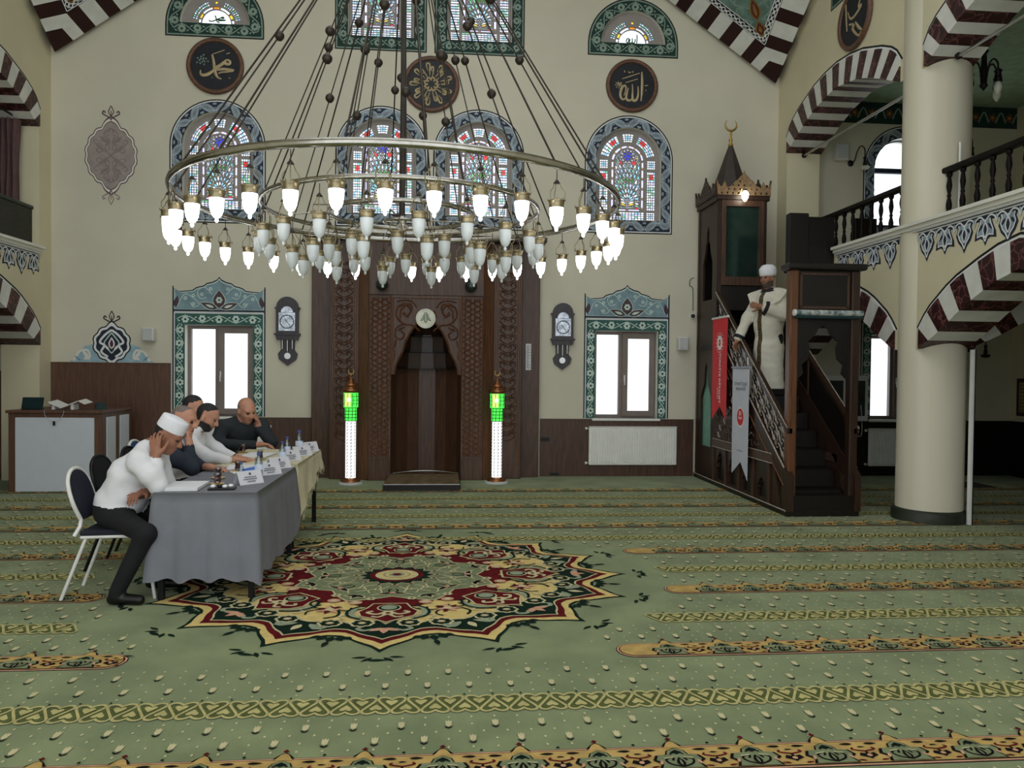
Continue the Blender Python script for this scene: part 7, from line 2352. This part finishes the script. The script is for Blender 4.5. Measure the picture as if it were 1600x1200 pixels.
# ---- loudspeakers, camera, sockets
def speaker(fr, u, v, w, h, lab):
    q = MB(fr); q.bbox(u - w / 2, u + w / 2, v - h / 2, v + h / 2, .03, .15, PLASTIC, .012); o = q.build('loudspeaker', label=lab, cat='loudspeaker', group='small wall loudspeakers')
    q = MB(fr); q.bbox(u - w / 2 + .008, u + w / 2 - .012, v - h / 2 + .012, v + h / 2 - .012, .15, .156, GREYP, .003); q.build('grille', o)
    q = MB(fr); q.box(u - .02, u + .02, v - .03, v + .03, .004, .03, CHARC); q.build('bracket', o)
speaker(F_BACK, -4.19, 2.03, .15, .19, 'small grey white loudspeaker beside the blue painted crest'); speaker(F_BACK, 3.535, 2.0, .15, .2, 'small white loudspeaker between the right window and the pulpit')
speaker(F_BACK, 5.96, 4.94, .19, .24, 'loudspeaker on the wall of the upper right gallery')
q = MB(F_BACK); q.tube([(3.70, 2.42, .004), (3.70, 2.42, .05)], .04, PLASTIC, 14); q.tube([(3.70, 2.42, .05), (3.70, 2.42, .075)], [.034, .02], CHARC, 14)
q.build('dome_camera', label='white dome camera on the wall beside the pulpit tower', cat='camera')
q = MB(F_BACK); q.tube(spline([(3.72, 3.0, .01), (3.66, 2.97, .02), (3.65, 2.88, .02), (3.70, 2.83, .02), (3.71, 2.5, .01)], 5), .005, CHARC, 5); q.build('loose_cable', label='loose dark cable above the dome camera', cat='cable')
for (u, v, w, h, l) in ((1.475, .555, .13, .055, 'dark socket plate on the wainscot right of the niche'), (1.62, .04, .14, .04, 'small dark socket box at the foot of the wainscot')):
    q = MB(F_BACK); q.bbox(u - w / 2, u + w / 2, v - h / 2, v + h / 2, .032, .045, CHARC, .004); o = q.build('socket_plate', label=l, cat='socket')
    q = MB(F_BACK); q.box(u - w * .4, u + w * .4, v - h * .2, v + h * .2, .045, .05, BLACK); q.build('socket_slot', o)

# ---- right gallery: balustrade, parapet, tie rods
BAL = wood('black_baluster_wood', (12, 8, 6), (20, 13, 9), rough=.5, spec=.15)
q = MB(); q.lathe([(.030, 0), (.030, .03), (.020, .04), (.016, .06), (.026, .11), (.029, .15), (.022, .19), (.014, .22), (.022, .24), (.014, .26), (.022, .30), (.028, .34), (.022, .39), (.016, .43), (.026, .44), (.030, .46), (.030, .48)], BAL, (0, 0, 0), 10)
t_ = q.build('baluster'); bal_me = t_.data; bpy.data.objects.remove(t_)
def balustrade(x, y0, y1, lab, st=.205):
    r = empty('balustrade', (x, (y0 + y1) / 2, 3.2), 0, lab, 'railing', 'wooden gallery balustrades')
    q = MB(); L = (y1 - y0) / 2; q.bbox(-.045, .045, -L, L, .485, .545, BAL, .012); q.build('hand_rail', r)
    q = MB(); q.bbox(-.035, .035, -L, L, 0.0, .012, BAL, .003); q.build('bottom_rail', r)
    n = int((y1 - y0) / st)
    for i in range(n):
        o = new_obj('baluster', bal_me, r); o.location = (0, -L + (i + .5) * (y1 - y0) / n, .006)
balustrade(5.20, 8.34, 10.90, 'dark turned balustrade between the pulpit and the column')
balustrade(5.20, 4.95, 7.72, 'dark turned balustrade of the right gallery nearer the camera')
for i, (y0, y1, z) in enumerate(((8.28, 11.03, 4.80), (4.98, 7.60, 4.88))):
    q = MB(); q.tube([(5.25, y0, z), (5.25, y1, z)], .018, STEEL, 10); o = q.build('tie_rod', label='steel tie rod across the %s upper right arch' % ('far' if i == 0 else 'near'), cat='tie rod')
    q = MB()
    for y in (y0 + .015, y1 - .015): q.tube([(5.25, y - .012, z), (5.25, y + .012, z)], .035, IRON, 12)
    q.build('end_plates', o, kind='stuff')
r = empty('balcony_parapet', (4.72, 9.62, 2.80), 0, 'dark solid wooden balcony front above the pulpit stairs', 'balcony')
q = MB(); q.bbox(-.32, .275, -.04, .04, .16, .80, WOODK, .01); q.build('front_board', r)
q = MB(); q.bbox(-.34, -.08, -.06, .06, .16, .84, WOODK, .01); q.build('corner_post', r)
q = MB(); q.bbox(-.34, .275, -.06, .10, .08, .16, WOODK, .01); q.build('floor_board', r)
q = MB(); q.bbox(.56, .85, -.03, .03, .42, .80, WOODK, .006); q.build('return_board', r)

# ---- lamps of the right aisle
BELLG = mat('white_glass_tulip', (222, 222, 206), .3, spec=.6, vary=.04)
def bell(q, x, y, z, s=1.0, m=None): q.lathe([(.012 * s, 0), (.03 * s, -.02 * s), (.042 * s, -.06 * s), (.038 * s, -.10 * s), (.02 * s, -.135 * s), (.008 * s, -.15 * s)], m or BELLG, (x, y, z), 12)
def wall_lamp(x, z, lab, y=D, s=1.0):
    r = empty('wall_lamp', (x, y - .006, z), 0, lab, 'wall lamp', 'small iron wall lamps of the right aisle')
    q = MB(); q.lathe([(.05, 0), (.04, .02)], IRON, (0, 0, 0), 12); me = q.build('back_plate', r); me.rotation_euler = (pi / 2, 0, 0)
    q = MB(); q.tube(spline([(0, -.02, 0), (.02, -.08, .02), (.03, -.13, .14), (.07, -.16, .22), (.12, -.18, .18), (.13, -.18, .06)], 5), .009, IRON, 6); q.build('arm', r)
    q = MB(); q.lathe([(.015, .06), (.03, .04), (.02, .02), (.02, 0), (.03, -.05), (.022, -.09)], IRON, (.13, -.18, 0), 12); q.build('lantern_cage', r)
    q = MB(); q.lathe([(.05, -.085), (.075, -.10), (.05, -.13), (.0001, -.14)], IRON if s > 1 else BELLG, (.13, -.18, 0), 14); q.build('shade', r)
wall_lamp(6.15, 4.80, 'curved iron wall lamp beside the upper gallery window'); wall_lamp(7.86, 5.0, 'small wall lamp high behind the gallery railing'); wall_lamp(8.15, 1.98, 'curved iron wall lamp in the dark lower right aisle', s=1.2)
r = empty('gallery_chandelier', (6.09, 8.35, 5.745), 0, 'small dark three arm chandelier hanging in the upper right gallery', 'chandelier')
q = MB(); q.tube([(0, 0, 0), (0, 0, -.45)], .008, IRON, 6); q.lathe([(.02, -.45), (.05, -.47), (.025, -.50), (.03, -.60), (.04, -.75), (.025, -.82), (.045, -.86), (.0001, -.92)], IRON, (0, 0, 0), 12); q.build('stem', r)
for k in range(3):
    a = radians((10, 190, 280)[k]); c_, s_ = cos(a), sin(a)
    q = MB(); q.tube(spline([(.03 * c_, .03 * s_, -.85), (.06 * c_, .06 * s_, -.66), (.12 * c_, .12 * s_, -.60), (.18 * c_, .18 * s_, -.66), (.19 * c_, .19 * s_, -.74)], 5), .010, IRON, 6); ar = q.build('arm', r)
    q = MB(); q.lathe([(.012, .05), (.045, .02), (.03, 0), (.04, -.06), (.045, -.10)], IRON, (.19 * c_, .19 * s_, -.78), 12); q.build('holder', ar)
    q = MB(); bell(q, .19 * c_, .19 * s_, -.87, 1.0); q.build('glass_tulip', ar)
r = empty('pendant_lamp', (7.30, 9.4, 2.99), 0, 'white glass tulip lamp hanging under the right gallery', 'lamp')
q = MB(); q.tube([(0, 0, 0), (0, 0, -.38)], .008, IRON, 6); q.build('stem', r); q = MB(); bell(q, 0, 0, -.37, 1.1); q.build('glass_tulip', r)

# ---- things seen behind the pulpit gate and in the aisle
r = empty('glazed_cabinet', (6.08, D - .12, .83), 0, 'white framed glazed wall cabinet seen through the pulpit gate', 'cabinet')
q = MB(F_BACK); q.bbox(5.72, 6.44, .85, 1.55, .035, .12, PLASTIC, .006); q.build('body', r)
for a, c in ((5.78, 6.04), (6.14, 6.39)):
    q = MB(F_BACK); q.box(a, c, .93, 1.47, .12, .124, mat('dark_cabinet_glass', (60, 66, 66), .15)); q.build('pane', r)
q = MB(F_BACK); q.tube(spline([(6.23, 1.5, .15), (6.22, 1.1, .16), (6.23, .7, .16), (6.28, .62, .16), (6.33, .7, .16), (6.31, 1.1, .15)], 5), .006, PLASTIC, 5); q.build('cord', r)
adopt(r)
fr = Fr((8.849, 0, 0), (0, -1, 0), (0, 0, 1), (-1, 0, 0))
q = MB(fr); q.bbox(-11.2, -10.55, .95, 1.53, .004, .03, WOODD, .006); o = q.build('framed_picture', label='dark framed picture on the right aisle wall', cat='picture')
q = MB(Fr(fr(0, 0, .031), fr.U, fr.V, fr.N)); q.poly([(-11.14, 1.01), (-10.61, 1.01), (-10.61, 1.47), (-11.14, 1.47)], mat('ochre_print', (150, 132, 84), .7), 0)
for i in range(9):
    for j in range(8): q.poly([(-11.12 + i * .057, 1.03 + j * .055), (-11.12 + i * .057 + .03, 1.03 + j * .055), (-11.12 + i * .057 + .03, 1.05 + j * .055), (-11.12 + i * .057, 1.05 + j * .055)], mat('brown_print', (84, 66, 42), .7), 1)
q.build('print', o)
q = MB(); q.box(6.9, 7.7, 10.1, 10.6, .002, .012, mat('dark_rug', (34, 28, 26), .95)); o = q.build('dark_mat', label='small dark mat on the carpet behind the column', cat='mat')
q = MB(); q.box(6.93, 7.67, 10.13, 10.57, .012, .014, mat('rug_field', (52, 38, 34), .95)); q.build('mat_field', o)

# ---- left gallery: curtain and green glass railing
CURT = mat('mauve_brown_curtain', (96, 74, 72), .9, vary=.08, bump=.2, bscale=20)
vs, fs = [], []; n = 40; rows = 10
for r_ in range(rows + 1):
    z = 3.22 + (4.88 - 3.22) * r_ / rows; k = .8 + .2 * abs(r_ / rows - .35)
    for i in range(n + 1):
        t = i / n; vs.append((-6.16 + .46 * t * k + (.46 - .46 * k) * .5, 10.88 + .05 * sin(t * 34) + .015 * sin(t * 11 + r_), z))
for r_ in range(rows):
    for i in range(n): fs.append((r_ * (n + 1) + i, r_ * (n + 1) + i + 1, (r_ + 1) * (n + 1) + i + 1, (r_ + 1) * (n + 1) + i))
q = MB(); q.add(vs, fs, CURT, True); o = q.build('curtain', label='mauve brown curtain gathered beside the upper left pier', cat='curtain')
q = MB(); q.tube([(-5.80, 8.2, 4.92), (-5.80, 11.03, 4.92)], .014, IRON, 8); q.build('curtain_rod', o)
r = empty('glass_railing', (-5.64, 9.6, 3.2), 0, 'dark green glass railing of the upper left gallery', 'railing')
q = MB(); q.box(-.006, .006, -1.38, 1.42, .02, .50, glass_mat('green_railing_glass', (96, 130, 112), .1)); q.build('glass_panel', r)
q = MB(); q.bbox(-.03, .03, -1.38, 1.42, .50, .545, mat('dark_green_rail', (34, 48, 44), .4), .008); q.build('hand_rail', r)
# panel seen through the lower left arch
q = MB(F_BACK); q.box(-9.1, XL - TW, 0, 1.5, 0, .022, WOODB); q.build('trim_7', label='brown wainscot at the end of the left aisle', kind='structure')
